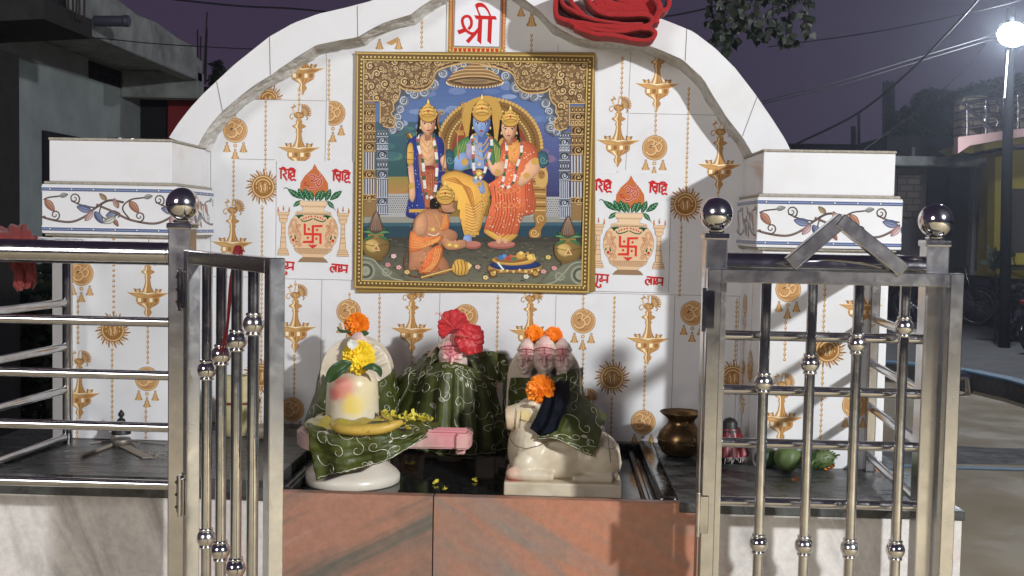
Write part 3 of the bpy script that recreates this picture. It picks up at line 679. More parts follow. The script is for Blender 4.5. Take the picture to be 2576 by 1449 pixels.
garland([(382, 480), (384, 560), (412, 660), (418, 760), (430, 850), (452, 868), (480, 830), (490, 740), (492, 640), (480, 560), (470, 500)])
face(440, 440, 44, 62, SK, SKD, 6); crown(442, 388, 58, 84)
for a in (520, 560, 600): A.L([(400, a), (440, a+46), (478, a)], 6, GO)
A.L([(330, 490), (345, 515)], 12, GO, False); A.L([(312, 480), (330, 520)], 8, GOD, False)
# seated central figure in yellow
A.C([(600, 560), (660, 510), (720, 500), (800, 500), (860, 560), (868, 680), (820, 740), (700, 750), (620, 700), (585, 640)], S(70, 130, 70))
folds([(620, 560), (600, 640), (640, 700)], [(690, 520), (670, 600), (680, 700)], 4, 5, S(150, 170, 70)); folds([(820, 540), (840, 700)], [(862, 580), (864, 680)], 4, 5, S(170, 180, 80))
A.C([(690, 510), (800, 510), (810, 620), (790, 720), (700, 720), (684, 620)], BL); A.C([(760, 520), (800, 520), (808, 620), (784, 710), (764, 640)], BLD)
A.C([(640, 600), (590, 640), (584, 690), (640, 706), (690, 660), (672, 610)], BL); A.E(655, 655, 20, 22, GO, 10)
A.C([(664, 590), (672, 545), (690, 540), (702, 580), (694, 640), (668, 640)], S(164, 150, 190)); 
for i in range(4): A.L([(670+i*8, 585), (668+i*9, 548)], 6, S(176, 160, 200), False)
A.C([(660, 700), (800, 700), (830, 760), (740, 790), (640, 760)], S(34, 40, 96)); A.E(738, 722, 24, 24, GO, 14); A.E(738, 722, 12, 12, GOL, 10)
lg = [(520, 740), (600, 708), (700, 740), (790, 780), (800, 860), (770, 960), (740, 1060), (690, 1090), (650, 1080), (652, 1000), (664, 900), (640, 885), (590, 880), (540, 820)]
A.C(lg, S(238, 176, 44))
for i in range(9): A.L([(540+i*14, 760+i*4), (600+i*12, 750+i*10), (660+i*8, 800+i*26)], 5, S(196, 122, 22)); 
for i in range(11): A.L([(660, 900+i*17), (710, 915+i*17), (780-i*6, 860+i*20)], 5, S(202, 128, 24)); A.L([(664, 907+i*17), (712, 923+i*17), (776-i*6, 868+i*20)], 3, S(252, 216, 110))
rect(652, 1066, 738, 1084, GO); A.C([(655, 1084), (690, 1084), (696, 1120), (676, 1148), (640, 1140), (645, 1110)], BL)
A.C([(700, 760), (740, 750), (770, 800), (772, 836), (748, 838), (730, 800)], BL); A.E(738, 784, 16, 18, GO, 10)
garland([(690, 480), (704, 560), (706, 660), (716, 740), (740, 752), (768, 720), (790, 640), (812, 560), (806, 490)])
for a in (510, 545, 590): A.L([(704, a), (755, a+52), (796, a)], 7, GO)
A.E(740, 668, 8, 12, GOL, 8); face(754, 440, 50, 70, BL, BLD, 0); crown(756, 378, 62, 100)
A.L([(650, 310), (636, 420), (612, 520), (622, 640)], 7, S(190, 140, 54)); A.spiral(646, 318, 18, 1.2, 0, 6, S(206, 160, 70))
for i in range(5): A.L([(600+i*10, 470), (622+i*7, 500)], 5, GO, False)
# seated lady in orange
sr = [(870, 580), (920, 540), (1000, 530), (1060, 560), (1090, 650), (1080, 720), (1050, 760), (1070, 900), (1050, 960), (990, 980), (960, 1080), (880, 1130), (800, 1090), (765, 1060), (800, 960), (810, 860), (790, 790), (870, 730)]
A.C(sr, S(224, 104, 48)); dots(sr, 90, 4, S(250, 226, 190), 5)
folds([(820, 800), (830, 950), (790, 1060)], [(960, 800), (960, 960), (930, 1090)], 8, 5, S(176, 66, 30)); folds([(1000, 780), (1010, 940)], [(1056, 790), (1050, 940)], 4, 5, S(176, 66, 30))
for i in range(8): A.E(850+(i % 4)*38, 820+(i//4)*90, 16, 18, S(240, 140, 70), 12); A.E(850+(i % 4)*38, 820+(i//4)*90, 10, 12, S(222, 100, 48), 12)
A.C([(775, 1050), (830, 1085), (890, 1115), (960, 1080), (950, 1100), (890, 1135), (810, 1100), (768, 1066)], GO)
A.C([(1040, 640), (1086, 640), (1094, 700), (1040, 760), (980, 800), (960, 780), (1010, 730)], SK); A.E(1016, 736, 20, 18, GO, 10); A.E(1066, 652, 26, 22, GO, 12)
A.C([(880, 650), (900, 700), (860, 740), (820, 730), (796, 690), (786, 640), (800, 642), (826, 690), (850, 690)], SK); A.E(846, 716, 16, 20, GO, 10)
A.C([(900, 560), (980, 545), (990, 640), (920, 660)], S(238, 150, 60)); dots([(900, 560), (990, 560), (990, 640), (900, 640)], 14, 3, GOL, 8)
garland([(898, 540), (900, 640), (884, 740), (872, 790), (900, 806), (940, 770), (960, 680), (985, 600), (980, 520)], 15)
for a in (520, 550): A.L([(900, a), (940, a+34), (976, a-4)], 6, GO)
face(914, 472, 44, 60, SK, SKD, -5); crown(922, 418, 58, 76)
A.C([(1085, 600), (1130, 600), (1142, 650), (1120, 690), (1092, 680)], S(46, 96, 110)); A.spiral(1112, 644, 24, 1.3, 0, 5, S(120, 170, 160))
A.C([(548, 590), (590, 600), (590, 700), (552, 690)], S(40, 90, 104)); A.spiral(568, 644, 24, 1.3, 0, 5, S(110, 160, 150))
for cx in (700, 868): A.E(cx, 1142, 82 if cx > 800 else 52, 24, S(166, 92, 78), 22); A.E(cx, 1136, 78 if cx > 800 else 48, 18, S(196, 120, 102), 22)
for cx in (852, 892): A.E(cx, 1118, 14, 16, SK, 8)
# kneeling figure
A.L([(330, 1170), (304, 1220), (312, 1290), (360, 1326), (460, 1310), (560, 1290)], 9, S(120, 74, 48))
A.C([(368, 980), (420, 935), (490, 930), (552, 960), (556, 1060), (600, 1060), (612, 1100), (560, 1140), (480, 1130), (350, 1100), (352, 1040)], S(190, 128, 84))
A.C([(372, 990), (420, 950), (440, 1010), (420, 1080), (366, 1080)], S(208, 148, 102)); A.C([(500, 1080), (560, 1120), (620, 1130), (660, 1110), (664, 1150), (600, 1170), (540, 1160)], S(194, 134, 92))
A.C([(340, 1160), (420, 1130), (500, 1180), (560, 1250), (550, 1310), (440, 1316), (380, 1290), (330, 1290), (330, 1220)], S(184, 122, 80)); A.C([(396, 1240), (470, 1250), (520, 1300), (440, 1310)], S(172, 112, 74))
A.C([(338, 1060), (380, 1090), (460, 1110), (520, 1086), (524, 1110), (450, 1150), (370, 1180), (330, 1170)], S(230, 120, 36)); folds([(342, 1070), (420, 1120), (510, 1094)], [(338, 1160), (400, 1160), (500, 1120)], 5, 4, S(250, 170, 70))
A.C([(470, 1160), (520, 1140), (524, 1200), (480, 1290), (400, 1310), (390, 1290), (450, 1240)], S(226, 110, 34)); folds([(480, 1160), (460, 1250), (400, 1300)], [(520, 1160), (500, 1240), (450, 1300)], 4, 4, S(250, 176, 76))
A.C([(536, 960), (560, 970), (562, 1040), (520, 1060), (526, 1010)], S(226, 120, 46)); A.L([(480, 960), (505, 1010), (516, 1050), (540, 1000), (548, 960)], 7, GO)
A.C([(454, 880), (480, 868), (560, 880), (588, 890), (594, 940), (570, 956), (520, 950), (500, 930), (456, 926)], S(28, 20, 18)); A.C([(520, 880), (584, 884), (592, 930), (564, 952), (524, 940)], S(190, 130, 90))
A.E(578, 936, 20, 14, S(192, 140, 104), 10); A.E(562, 896, 8, 4, S(240, 230, 220), 8); A.E(564, 896, 4, 4, S(20, 14, 12), 6); A.L([(548, 884), (562, 878), (578, 884)], 4, S(30, 20, 16)); A.L([(588, 868), (580, 900)], 3, S(236, 120, 120), False)
crown(542, 868, 60, 88); A.E(512, 936, 12, 18, GOD, 10); A.E(512, 936, 6, 11, S(156, 98, 64), 10)
for c in ((470, 1050), (566, 1140), (604, 1146)): A.E(c[0], c[1], 20, 14, GO, 10); A.E(c[0], c[1], 10, 8, GOL, 8)
A.L([(440, 1076), (480, 1086), (506, 1070)], 5, S(240, 236, 226)); A.L([(400, 1334), (600, 1280)], 16, S(170, 120, 44), False); A.L([(400, 1331), (600, 1277)], 5, GOL, False)
A.C([(580, 1270), (600, 1232), (640, 1226), (680, 1260), (672, 1310), (620, 1322), (586, 1300)], GO)
for i in range(4): A.L([(592+i*20, 1240-i*2), (600+i*20, 1276), (598+i*18, 1316)], 5, GOD)
A.P([(672, 1240), (698, 1262), (676, 1290)], GOL)
# offering table, pots, corner waves, flowers
A.C([(790, 1270), (840, 1240), (950, 1236), (1080, 1246), (1104, 1276), (1080, 1310), (1050, 1316), (940, 1306), (830, 1310), (796, 1296)], S(190, 146, 66)); A.C([(800, 1258), (860, 1236), (950, 1230), (1060, 1238), (1098, 1262), (1050, 1282), (940, 1290), (840, 1284)], S(36, 58, 120))
for x in (820, 1066): A.C([(x-22, 1290), (x+20, 1290), (x+14, 1330), (x-14, 1330)], GOD); A.spiral(x, 1308, 14, 1.2, 0, 5, GOL)
for i in range(16): A.E(812+i*18, 1296+6*math.sin(i*1.2), 6, 8, GOL if i % 2 else GOD, 6)
A.C([(812, 1226), (900, 1208), (1000, 1206), (1072, 1220), (1040, 1252), (940, 1264), (850, 1254)], GO); A.C([(830, 1224), (900, 1212), (1000, 1212), (1054, 1222), (960, 1246), (870, 1244)], S(150, 104, 44))
for x, y, c, r in ((866, 1216, S(60, 120, 190), 18), (886, 1208, S(90, 150, 210), 14), (910, 1222, S(190, 70, 56), 18), (940, 1226, S(70, 130, 80), 14), (925, 1208, S(206, 90, 60), 12), (980, 1204, GO, 26), (982, 1190, GOL, 12), (1034, 1214, S(240, 196, 70), 18)): A.E(x, y, r, r*.85, c, 12)
A.L([(1004, 1200), (1024, 1184), (1020, 1206)], 6, GO)
for i in range(5): A.L([(1018+i*9, 1196), (1030+i*9, 1232)], 5, S(248, 214, 96), False); A.E(850+i*7, 1250+i*9, 7, 7, S(226, 240, 220), 6)
for cx, cy_ in ((138, 1150), (1256, 1180)):
    A.C([(cx-80, cy_-30), (cx-50, cy_-58), (cx+46, cy_-58), (cx+76, cy_-26), (cx+70, cy_+30), (cx+36, cy_+66), (cx-36, cy_+66), (cx-74, cy_+30)], S(132, 104, 44)); A.C([(cx-60, cy_-30), (cx-10, cy_-44), (cx+20, cy_-10), (cx-10, cy_+34), (cx-56, cy_+16)], S(196, 164, 82))
    rect(cx-40, cy_+60, cx+40, cy_+82, S(120, 92, 40)); rect(cx-50, cy_-74, cx+44, cy_-54, S(156, 124, 56)); A.L([(cx-72, cy_-16), (cx, cy_-4), (cx+70, cy_-16)], 4, S(84, 62, 24)); A.P([(cx, cy_-20), (cx+24, cy_+24), (cx-24, cy_+24)], S(224, 196, 120)); A.P([(cx, cy_-6), (cx+13, cy_+18), (cx-13, cy_+18)], S(180, 90, 60))
    for i in range(7):
        a = R(200+i*23+3); A.C([(cx, cy_-74), (cx+44*math.cos(a)-9*math.sin(a), cy_-80+40*math.sin(a)), (cx+86*math.cos(a), cy_-74+70*math.sin(a)+14), (cx+40*math.cos(a)+9*math.sin(a), cy_-66+30*math.sin(a))], S(44, 106, 60) if i % 2 else S(84, 140, 84))
    for sg in (-1, 1): A.C([(cx+sg*10, cy_-66), (cx+sg*50, cy_-60), (cx+sg*74, cy_-34), (cx+sg*34, cy_-46)], S(50, 112, 66))
    A.C([(cx-44, cy_-100), (cx-30, cy_-150), (cx, cy_-210), (cx+28, cy_-150), (cx+42, cy_-100), (cx, cy_-78)], S(104, 80, 64)); folds([(cx-34, cy_-96), (cx-22, cy_-150), (cx, cy_-204)], [(cx+34, cy_-96), (cx+22, cy_-150), (cx, cy_-204)], 6, 4, S(156, 126, 104))
for mir in (0, 1):
    X = (lambda x: 1400-x) if mir else (lambda x: x); dy = 30 if mir else 0
    A.C([(X(x), y+dy) for x, y in ((50, 1205), (110, 1216), (160, 1260), (190, 1262), (240, 1290), (300, 1330), (300, 1362), (50, 1362))], S(108, 112, 94))
    for r in (58, 44, 30): A.E(X(74), 1292+dy, r, r, S(150, 154, 132) if r != 44 else S(84, 88, 74), 22)
    for i in range(8): A.E(X(74)+18*math.cos(i*.785), 1292+dy+18*math.sin(i*.785), 6, 6, S(168, 170, 148), 6)
    A.spiral(X(196), 1296+dy, 30, 1.5, 0, 9, S(160, 164, 140)); A.L([(X(x), y+dy) for x, y in ((56, 1212), (120, 1226), (160, 1270), (220, 1330), (296, 1350))], 7, S(164, 168, 146))
for x, y, c in ((240, 1206, S(236, 200, 200)), (206, 1256, S(220, 140, 140)), (270, 1272, S(230, 170, 170)), (318, 1300, S(226, 196, 110)), (776, 1334, S(232, 206, 120)), (730, 1272, S(220, 170, 150)), (1012, 1330, S(226, 226, 206)), (1140, 1216, S(226, 200, 90)), (1174, 1280, S(226, 150, 150)), (1112, 1300, S(226, 160, 160))):
    for i in range(5): A.E(x+9*math.cos(i*1.257), y+7*math.sin(i*1.257), 8, 7, c, 7)
    A.E(x, y, 4, 4, S(190, 130, 40), 6)
for i in range(420):                           # small jewellery glints and fabric flecks
    x, y = rr.choice(((440, 620), (740, 600), (930, 640), (740, 880), (880, 900), (440, 820), (460, 1080), (430, 1230))); x += rr.gauss(0, 42); y += rr.gauss(0, 70)
    A.E(x, y, rr.uniform(1.5, 3.2), rr.uniform(1.5, 3.2), S(250, 220, 130) if rr.random() < .55 else S(90, 50, 30), 5)
# printed gold frame
for (a, b, c) in ((0, 52, S(146, 114, 40)), (6, 14, S(200, 168, 78)), (20, 44, S(110, 82, 26)), (14, 19, S(92, 66, 18)), (44, 50, S(206, 176, 90))):
    for p in (((20+a-14, 15+a), (1415-a, 30+a), (1415-b, 30+b), (20+b-14, 15+b)), ((5+a, 1395-a), (1380-a, 1432-a), (1380-b, 1432-b), (5+b, 1395-b)),
              ((20+a-2, 15+a), (20+b-2, 15+b), (6+b, 1395-b), (6+a, 1395-a)), ((1415-a, 30+a), (1415-b, 30+b), (1380-b, 1432-b), (1380-a, 1432-a))): A.P(p, c)
for i in range(58):
    t = (i+.5)/58
    for p in ((50+1335*t, 46+15*t), (36+1318*t, 1362+36*t), (51-15*t, 50+1310*t), (1384-34*t, 62+1336*t)): A.E(p[0], p[1], 6, 6, S(226, 198, 112), 6)
A.build('printed_picture', PAINTING, pic)
# --- two auspicious pot tiles
def devanagari(A, strokes, dx, dy, w_, col):
    for p in strokes: A.L([(x+dx, y+dy) for x, y in p], w_, col, len(p) > 2, 0, 4)
RIDDHI = [[(35, 102), (235, 122)], [(58, 100), (58, 222)], [(58, 104), (76, 88), (100, 94), (108, 116)], [(96, 118), (118, 140), (116, 158), (86, 170), (104, 196), (130, 240)],
          [(150, 112), (150, 216)], [(150, 114), (170, 96), (206, 100), (218, 122)], [(200, 122), (202, 140), (176, 152), (172, 176), (192, 190), (214, 178)], [(192, 190), (168, 210), (186, 236), (212, 226), (236, 242)], [(222, 128), (216, 160), (216, 200)]]
SIDDHI = [[(662, 116), (882, 140)], [(684, 114), (684, 236)], [(684, 118), (700, 102), (726, 108), (738, 128)], [(704, 126), (706, 160), (728, 172), (736, 150)], [(722, 170), (716, 196), (744, 226), (752, 250)], [(728, 172), (756, 176)], [(760, 128), (758, 226)],
          [(788, 126), (788, 232)], [(788, 130), (812, 110), (850, 116), (864, 138)], [(846, 138), (846, 154), (820, 166), (818, 190), (838, 204), (858, 192)], [(838, 204), (814, 222), (832, 250), (856, 240), (882, 256)], [(868, 142), (862, 176), (860, 212)]]
SHUBH = [[(20, 1192), (230, 1206)], [(30, 1196), (52, 1206), (54, 1232), (26, 1240), (40, 1262), (62, 1272)], [(96, 1196), (92, 1290)], [(92, 1290), (78, 1316), (100, 1348), (134, 1340), (128, 1310)], [(142, 1206), (146, 1244), (126, 1250), (124, 1272), (146, 1278), (158, 1264)], [(148, 1264), (208, 1262)], [(212, 1206), (208, 1298)]]
LABH = [[(668, 1214), (866, 1228)], [(724, 1220), (720, 1306)], [(692, 1312), (664, 1294), (656, 1264), (676, 1244), (696, 1256), (698, 1284)], [(698, 1262), (710, 1246), (722, 1256)], [(756, 1222), (752, 1310)], [(784, 1226), (788, 1262), (768, 1268), (766, 1290), (788, 1296), (800, 1282)], [(790, 1282), (848, 1280)], [(852, 1226), (848, 1316)]]
TAN, TAND, GRN = S(222, 188, 150), S(128, 100, 76), S(22, 82, 44)
def pot_tile(px, py, label):
    sK = .000218
    e, p = panel('pot_tile', label, 'wall tile', px, py, 925*sK, 1392*sK, TILE, .003)
    A = Art(lambda x, y: (x*sK, -(y-8)*sK), (p.x, -.003, p.z), (1, 0, 0), (0, 0, 1), (0, -1, 0), 4e-6, 3e-4)
    A.P([(455, 38), (488, 100), (560, 180), (612, 260), (620, 330), (590, 390), (520, 420), (455, 425), (380, 415), (310, 385), (284, 330), (290, 262), (340, 180), (425, 100)], S(196, 112, 66))
    for pts, w_ in OM:
        q = [(455+a*5.0, 255-b*5.0) for a, b in pts]; A.L(q, 26, S(222, 178, 160)); A.L(q, 14, S(176, 44, 48))
    A.L([(400, 300), (350, 290), (335, 265), (365, 262)], 10, S(176, 44, 48))
    def leaf(x0, y0, x1, y1, w_):
        dx, dy = x1-x0, y1-y0; n_ = math.hypot(dx, dy); nx, ny = -dy/n_*w_, dx/n_*w_
        A.C([(x0, y0), (x0+dx*.3+nx*.8, y0+dy*.3+ny*.8), (x0+dx*.6+nx, y0+dy*.6+ny), (x1, y1), (x0+dx*.6-nx, y0+dy*.6-ny), (x0+dx*.3-nx*.8, y0+dy*.3-ny*.8)], GRN)
        A.L([(x0, y0), (x1, y1)], 4, S(150, 190, 160), False)
        for t in (.3, .5, .7):
            for sg in (-1, 1): A.L([(x0+dx*t, y0+dy*t), (x0+dx*(t+.14)+sg*nx*.7, y0+dy*(t+.14)+sg*ny*.7)], 3, S(150, 190, 160), False)
    for l in ((300, 450, 140, 340, 34), (640, 460, 780, 350, 34), (300, 470, 206, 545, 26), (610, 470, 690, 560, 26), (340, 470, 262, 330, 34), (400, 474, 330, 330, 36), (590, 474, 645, 330, 34), (520, 474, 566, 340, 36), (440, 474, 400, 350, 30), (470, 474, 520, 350, 30)): leaf(*l)
    A.L([(150, 345), (120, 326), (92, 334)], 9, GRN); A.L([(690, 555), (700, 570), (704, 582)], 6, GRN)
    def prof(L, c, e_=TAND, cx=445):
        q = [(cx+a, y) for a, y in L]+[(cx-a, y) for a, y in L[::-1]]; A.P(q, c)
        A.L(q+[q[0]], 3.5, e_, False)
    prof([(180, 1196), (150, 1160), (118, 1140)], S(150, 122, 94)); prof([(118, 1140), (130, 1112), (168, 1096)], TAN)
    prof([(206, 1040), (268, 960), (296, 860), (292, 780), (262, 700), (212, 640), (0, 632)], TAN); prof([(228, 1036), (206, 1070), (166, 1096)], S(206, 168, 130))
    for i in range(17): A.L([(262+i*23, 1038), (290+i*19.5, 1084)], 4, TAND, False)
    prof([(160, 476), (164, 520), (130, 540), (124, 590), (206, 606), (214, 630)], S(228, 198, 162))
    for i in range(14): A.E(305+i*21.5, 540, 9, 12, S(196, 160, 122), 8)
    for i in range(18): A.E(256+i*22.5, 618, 9, 10, S(196, 158, 118), 8)
    for sg in (-1, 1):
        X = lambda a: 445+sg*a
        for q in (((230, 1020), (150, 900), (190, 780), (150, 760)), ((280, 860), (220, 840), (180, 920), (140, 1010)), ((270, 760), (240, 700), (200, 720), (210, 800), (150, 890)), ((290, 800), (250, 760), (236, 820), (180, 850)), ((250, 960), (200, 960), (160, 1020))):
            A.L([(X(a), y) for a, y in q], 20, S(186, 120, 74)); A.L([(X(a), y) for a, y in q], 5, S(236, 214, 184))
        A.spiral(X(178), 775, 26, 1.3, 0, 10, S(186, 120, 74), sg)
        A.E(X(236), 938, 17, 17, S(196, 40, 44), 10); A.C([(X(270), 900), (X(250), 880), (X(262), 920)], GRN); A.C([(X(222), 870), (X(200), 920), (X(216), 930)], GRN); A.C([(X(210), 950), (X(186), 950), (X(200), 962)], GRN)
        A.C([(X(215), 650), (X(140), 640), (X(112), 654), (X(150), 664), (X(170), 690), (X(190), 664)], GRN); A.L([(X(150), 690), (X(120), 716), (X(60), 706), (X(6), 682)], 12, GRN)
        for i in range(3): A.E(X(22+i*32), 655+i*9, 10, 10, S(190, 40, 44), 8)
        A.E(X(112), 686, 9, 9, S(190, 40, 44), 8)
    def bars(c):
        for q in (((332, 740), (358, 748), (358, 852), (546, 852), (546, 980), (520, 980), (520, 880), (334, 880)), ((428, 760), (560, 754), (552, 780), (456, 784), (456, 972), (318, 972), (330, 946), (428, 942))): A.P(q, c)
    bars(S(214, 60, 48))
    for x, y in ((393, 808), (492, 816), (383, 910), (484, 918)): A.E(x, y, 14, 15, S(206, 54, 46), 10)
    for a in (-50, -28, 0, 28, 50): A.C([(440, 1035), (440+a*.7-10, 1000), (440+a*1.05, 985), (440+a*.7+10, 1004)], S(206, 54, 60))
    for cx in (90, 798):
        prof([(70, 1120), (68, 1098), (60, 1092), (60, 1070), (52, 1062), (52, 1046), (36, 1040), (32, 960), (28, 950), (28, 905), (22, 898), (22, 740), (46, 715), (48, 660), (66, 640), (68, 612)], TAN, cx=cx)
        for y, w_ in ((1098, 62), (1070, 55), (1046, 42), (965, 34), (908, 30), (858, 27), (800, 27), (740, 24), (690, 44), (645, 58)): A.L([(cx-w_, y), (cx+w_, y)], 5, TAND, False)
        for a, h in ((-62, 0), (0, -16), (68, 0)): A.C([(cx+a-10, 600+h), (cx+a, 545+h), (cx+a+10, 600+h), (cx+a, 612+h)], S(196, 150, 110)); A.C([(cx+a-5, 600+h), (cx+a, 578+h), (cx+a+5, 600+h)], S(196, 70, 40))
    for T in (RIDDHI, SIDDHI, SHUBH, LABH): devanagari(A, T, 0, 0, 19, RED)
    A.build('printed_pot', PRINT, e)
    return e
pot_tile(696, 404, 'printed clay pot tile with red lettering, left of the large picture')
pot_tile(1489, 433, 'printed clay pot tile with red lettering, right of the large picture')
# --- small red-letter tile at the top
sT = 1/7.385*MM
e, p = panel('letter_tile', 'small tile with one big red word, above the large picture', 'wall tile', 1125, -32, .1495, .167, TILE, .0035)
p0 = at(1100, 0, 0)
A = Art(lambda x, y: (x*sT, -y*sT), (p0.x, -.0035, p0.z), (1, 0, 0), (0, 0, 1), (0, -1, 0), 1e-5, 3e-4)
A.P([(210, -230), (1262, -230), (1250, 965), (205, 955)], S(196, 170, 110))
for i in range(18):
    y = 880-i*62
    for x in (262, 1222): A.P([(x-38, y-26), (x+34, y-26), (x+34, y+26), (x-38, y+26)], S(176, 62, 36)); A.E(x-(8 if x < 700 else -8), y, 22, 20, S(226, 198, 130), 10); A.E(x-(8 if x < 700 else -8), y, 11, 10, S(150, 90, 40), 8); A.E(x+(-36 if x < 700 else 38), y+30, 7, 8, S(40, 60, 60), 6)
for i in range(10): x = 352+i*84; A.P([(x-36, 872), (x+36, 872), (x+20, 930), (x, 948), (x-20, 930)], S(196, 70, 40)); A.L([(x-42, 876), (x-30, 930), (x, 955), (x+30, 930), (x+42, 876)], 13, S(232, 206, 140)); A.E(x, 948, 9, 9, S(130, 30, 24), 6)
for x in (252, 1205): A.E(x, 905, 34, 34, S(170, 130, 60), 10); A.E(x, 905, 16, 16, S(230, 200, 120), 8)
A.P([(328, -200), (1178, -200), (1172, 850), (310, 842)], S(150, 150, 158)); A.P([(340, -190), (1158, -190), (1146, 832), (328, 826)], S(226, 226, 232))
for q in (((680, 275), (1075, 285), (1100, 350), (720, 345)), ((760, 340), (835, 340), (822, 800), (745, 735)), ((938, 340), (1015, 340), (1003, 797), (930, 740)),
          ((690, 90), (720, 60), (770, 45), (830, 52), (890, 95), (950, 180), (1000, 290), (965, 290), (920, 200), (870, 142), (820, 125), (770, 125), (750, 147), (770, 200), (812, 290), (775, 290)),
          ((375, 552), (500, 512), (560, 530), (540, 575), (410, 626)), ((745, 605), (700, 560), (535, 738), (592, 785))): A.P(q, RED)
A.L([(580, 530), (630, 465), (632, 370), (585, 300), (520, 300), (472, 345), (474, 420), (505, 500), (560, 565), (640, 606), (710, 590), (770, 520)], 54, RED)
A.build('red_letters', PRINT, e)
# ================================================================ PILLARS
BL1, BL2 = S(84, 104, 150), S(52, 62, 98)
def band_art(o, U, V, N, w_, h_):
    """floral scroll border strip of width w_, height h_"""
    A = Art(lambda x, y: (x, y), o, U, V, N, 3e-6, 3e-4); A.clip = (0, w_, 0, h_)
    def tn(c): l = .3*c[0]+.55*c[1]+.15*c[2]; return tuple(l*.35+v*.65 for v in c[:3])+(1,)
    A.tone = tn
    for y0 in (.008, h_-.014):
        A.P([(0, y0-.003), (w_, y0-.003), (w_, y0+.010), (0, y0+.010)], S(226, 226, 232)); A.P([(0, y0), (w_, y0), (w_, y0+.0065), (0, y0+.0065)], BL1)
        A.P([(0, y0+.0015), (w_, y0+.0015), (w_, y0+.003), (0, y0+.003)], S(120, 150, 206)); A.P([(0, y0-.0015), (w_, y0-.0015), (w_, y0), (0, y0)], BL2)
        x = .02
        while x < w_: A.E(x, y0+.003, .0036, .0036, BL2, 4); A.E(x, y0+.003, .0022, .0022, S(230, 230, 236), 4); x += .0515
    k = h_/.115; ym = h_/2; BR = S(92, 72, 62); BR2 = S(150, 118, 96)
    def leaf(x0, y0, a, L_, c, c2):
        ca, sa = math.cos(a), math.sin(a); q = lambda u, v: (x0+(u*ca-v*sa)*k, y0+(u*sa+v*ca)*k)
        A.C([q(0, 0), q(L_*.35, L_*.26), q(L_*.75, L_*.2), q(L_, 0), q(L_*.7, -L_*.2), q(L_*.3, -L_*.24)], c2)
        A.C([q(L_*.05, 0), q(L_*.35, L_*.2), q(L_*.72, L_*.14), q(L_*.95, 0), q(L_*.7, -L_*.05), q(L_*.3, -L_*.06)], c)
        A.L([q(0, 0), q(L_*.5, L_*.04), q(L_*.98, 0)], .0014*k, BR)
    X = -.02
    i = 0
    while X < w_+.15:
        P_ = .2
        A.L([(X-.05, ym+.012), (X-.01, ym-.004), (X+.03, ym-.022*k), (X+.085, ym-.03*k), (X+.12, ym-.018*k), (X+.148, ym+.004), (X+.18, ym+.022*k), (X+.215, ym+.018*k)], .0052*k, BR)
        A.L([(X-.05, ym+.0125), (X-.01, ym-.0035), (X+.03, ym-.0215*k), (X+.085, ym-.0295*k), (X+.12, ym-.0175*k), (X+.148, ym+.0045)], .0012*k, BR2)
        A.L([(X+.03, ym-.022*k), (X+.012, ym+.004), (X+.03, ym+.024*k), (X+.062, ym+.03*k)], .0034*k, BR)
        A.spiral(X+.052, ym-.014*k, .013*k, 1.4, -1.9, .0036*k, BR)
        A.L([(X+.148, ym+.004), (X+.115, ym+.010), (X+.09, ym+.02*k)], .0034*k, BR); A.spiral(X+.098, ym+.025*k, .014*k, 1.5, -1.2, .0036*k, BR)
        A.L([(X+.163, ym+.014*k), (X+.158, ym-.01*k), (X+.178, ym-.022*k), (X+.198, ym-.012*k)], .003*k, BR); A.spiral(X+.200, ym-.010*k, .007*k, 1.2, -1.5, .003*k, BR)
        leaf(X+.028, ym+.022*k, -.9, .036, S(196, 128, 78), S(150, 90, 60)); leaf(X+.062, ym+.03*k, .2, .022, S(160, 168, 160), S(110, 116, 112))
        leaf(X+.002, ym+.004, 2.0, .026, S(206, 150, 130), S(150, 96, 84)); leaf(X-.004, ym-.016*k, 3.6, .034, S(206, 206, 190), S(130, 132, 120)) if i % 2 else leaf(X-.004, ym-.016*k, 3.6, .034, S(196, 130, 84), S(140, 90, 60))
        leaf(X+.138, ym-.002, 2.9, .036, S(120, 136, 184), S(80, 92, 130)); leaf(X+.142, ym-.004, 4.0, .03, S(214, 170, 172), S(160, 110, 112)); leaf(X+.146, ym-.004, 5.3, .034, S(112, 130, 180), S(70, 82, 120))
        leaf(X+.175, ym+.022*k, 2.4, .024, S(186, 150, 90), S(130, 98, 56)); leaf(X+.20, ym-.004, 3.5, .03, S(130, 150, 196), S(80, 96, 140)); leaf(X+.19, ym-.02*k, -1.0, .022, S(190, 120, 78), S(130, 80, 50))
        X += P_; i += 1
    return A
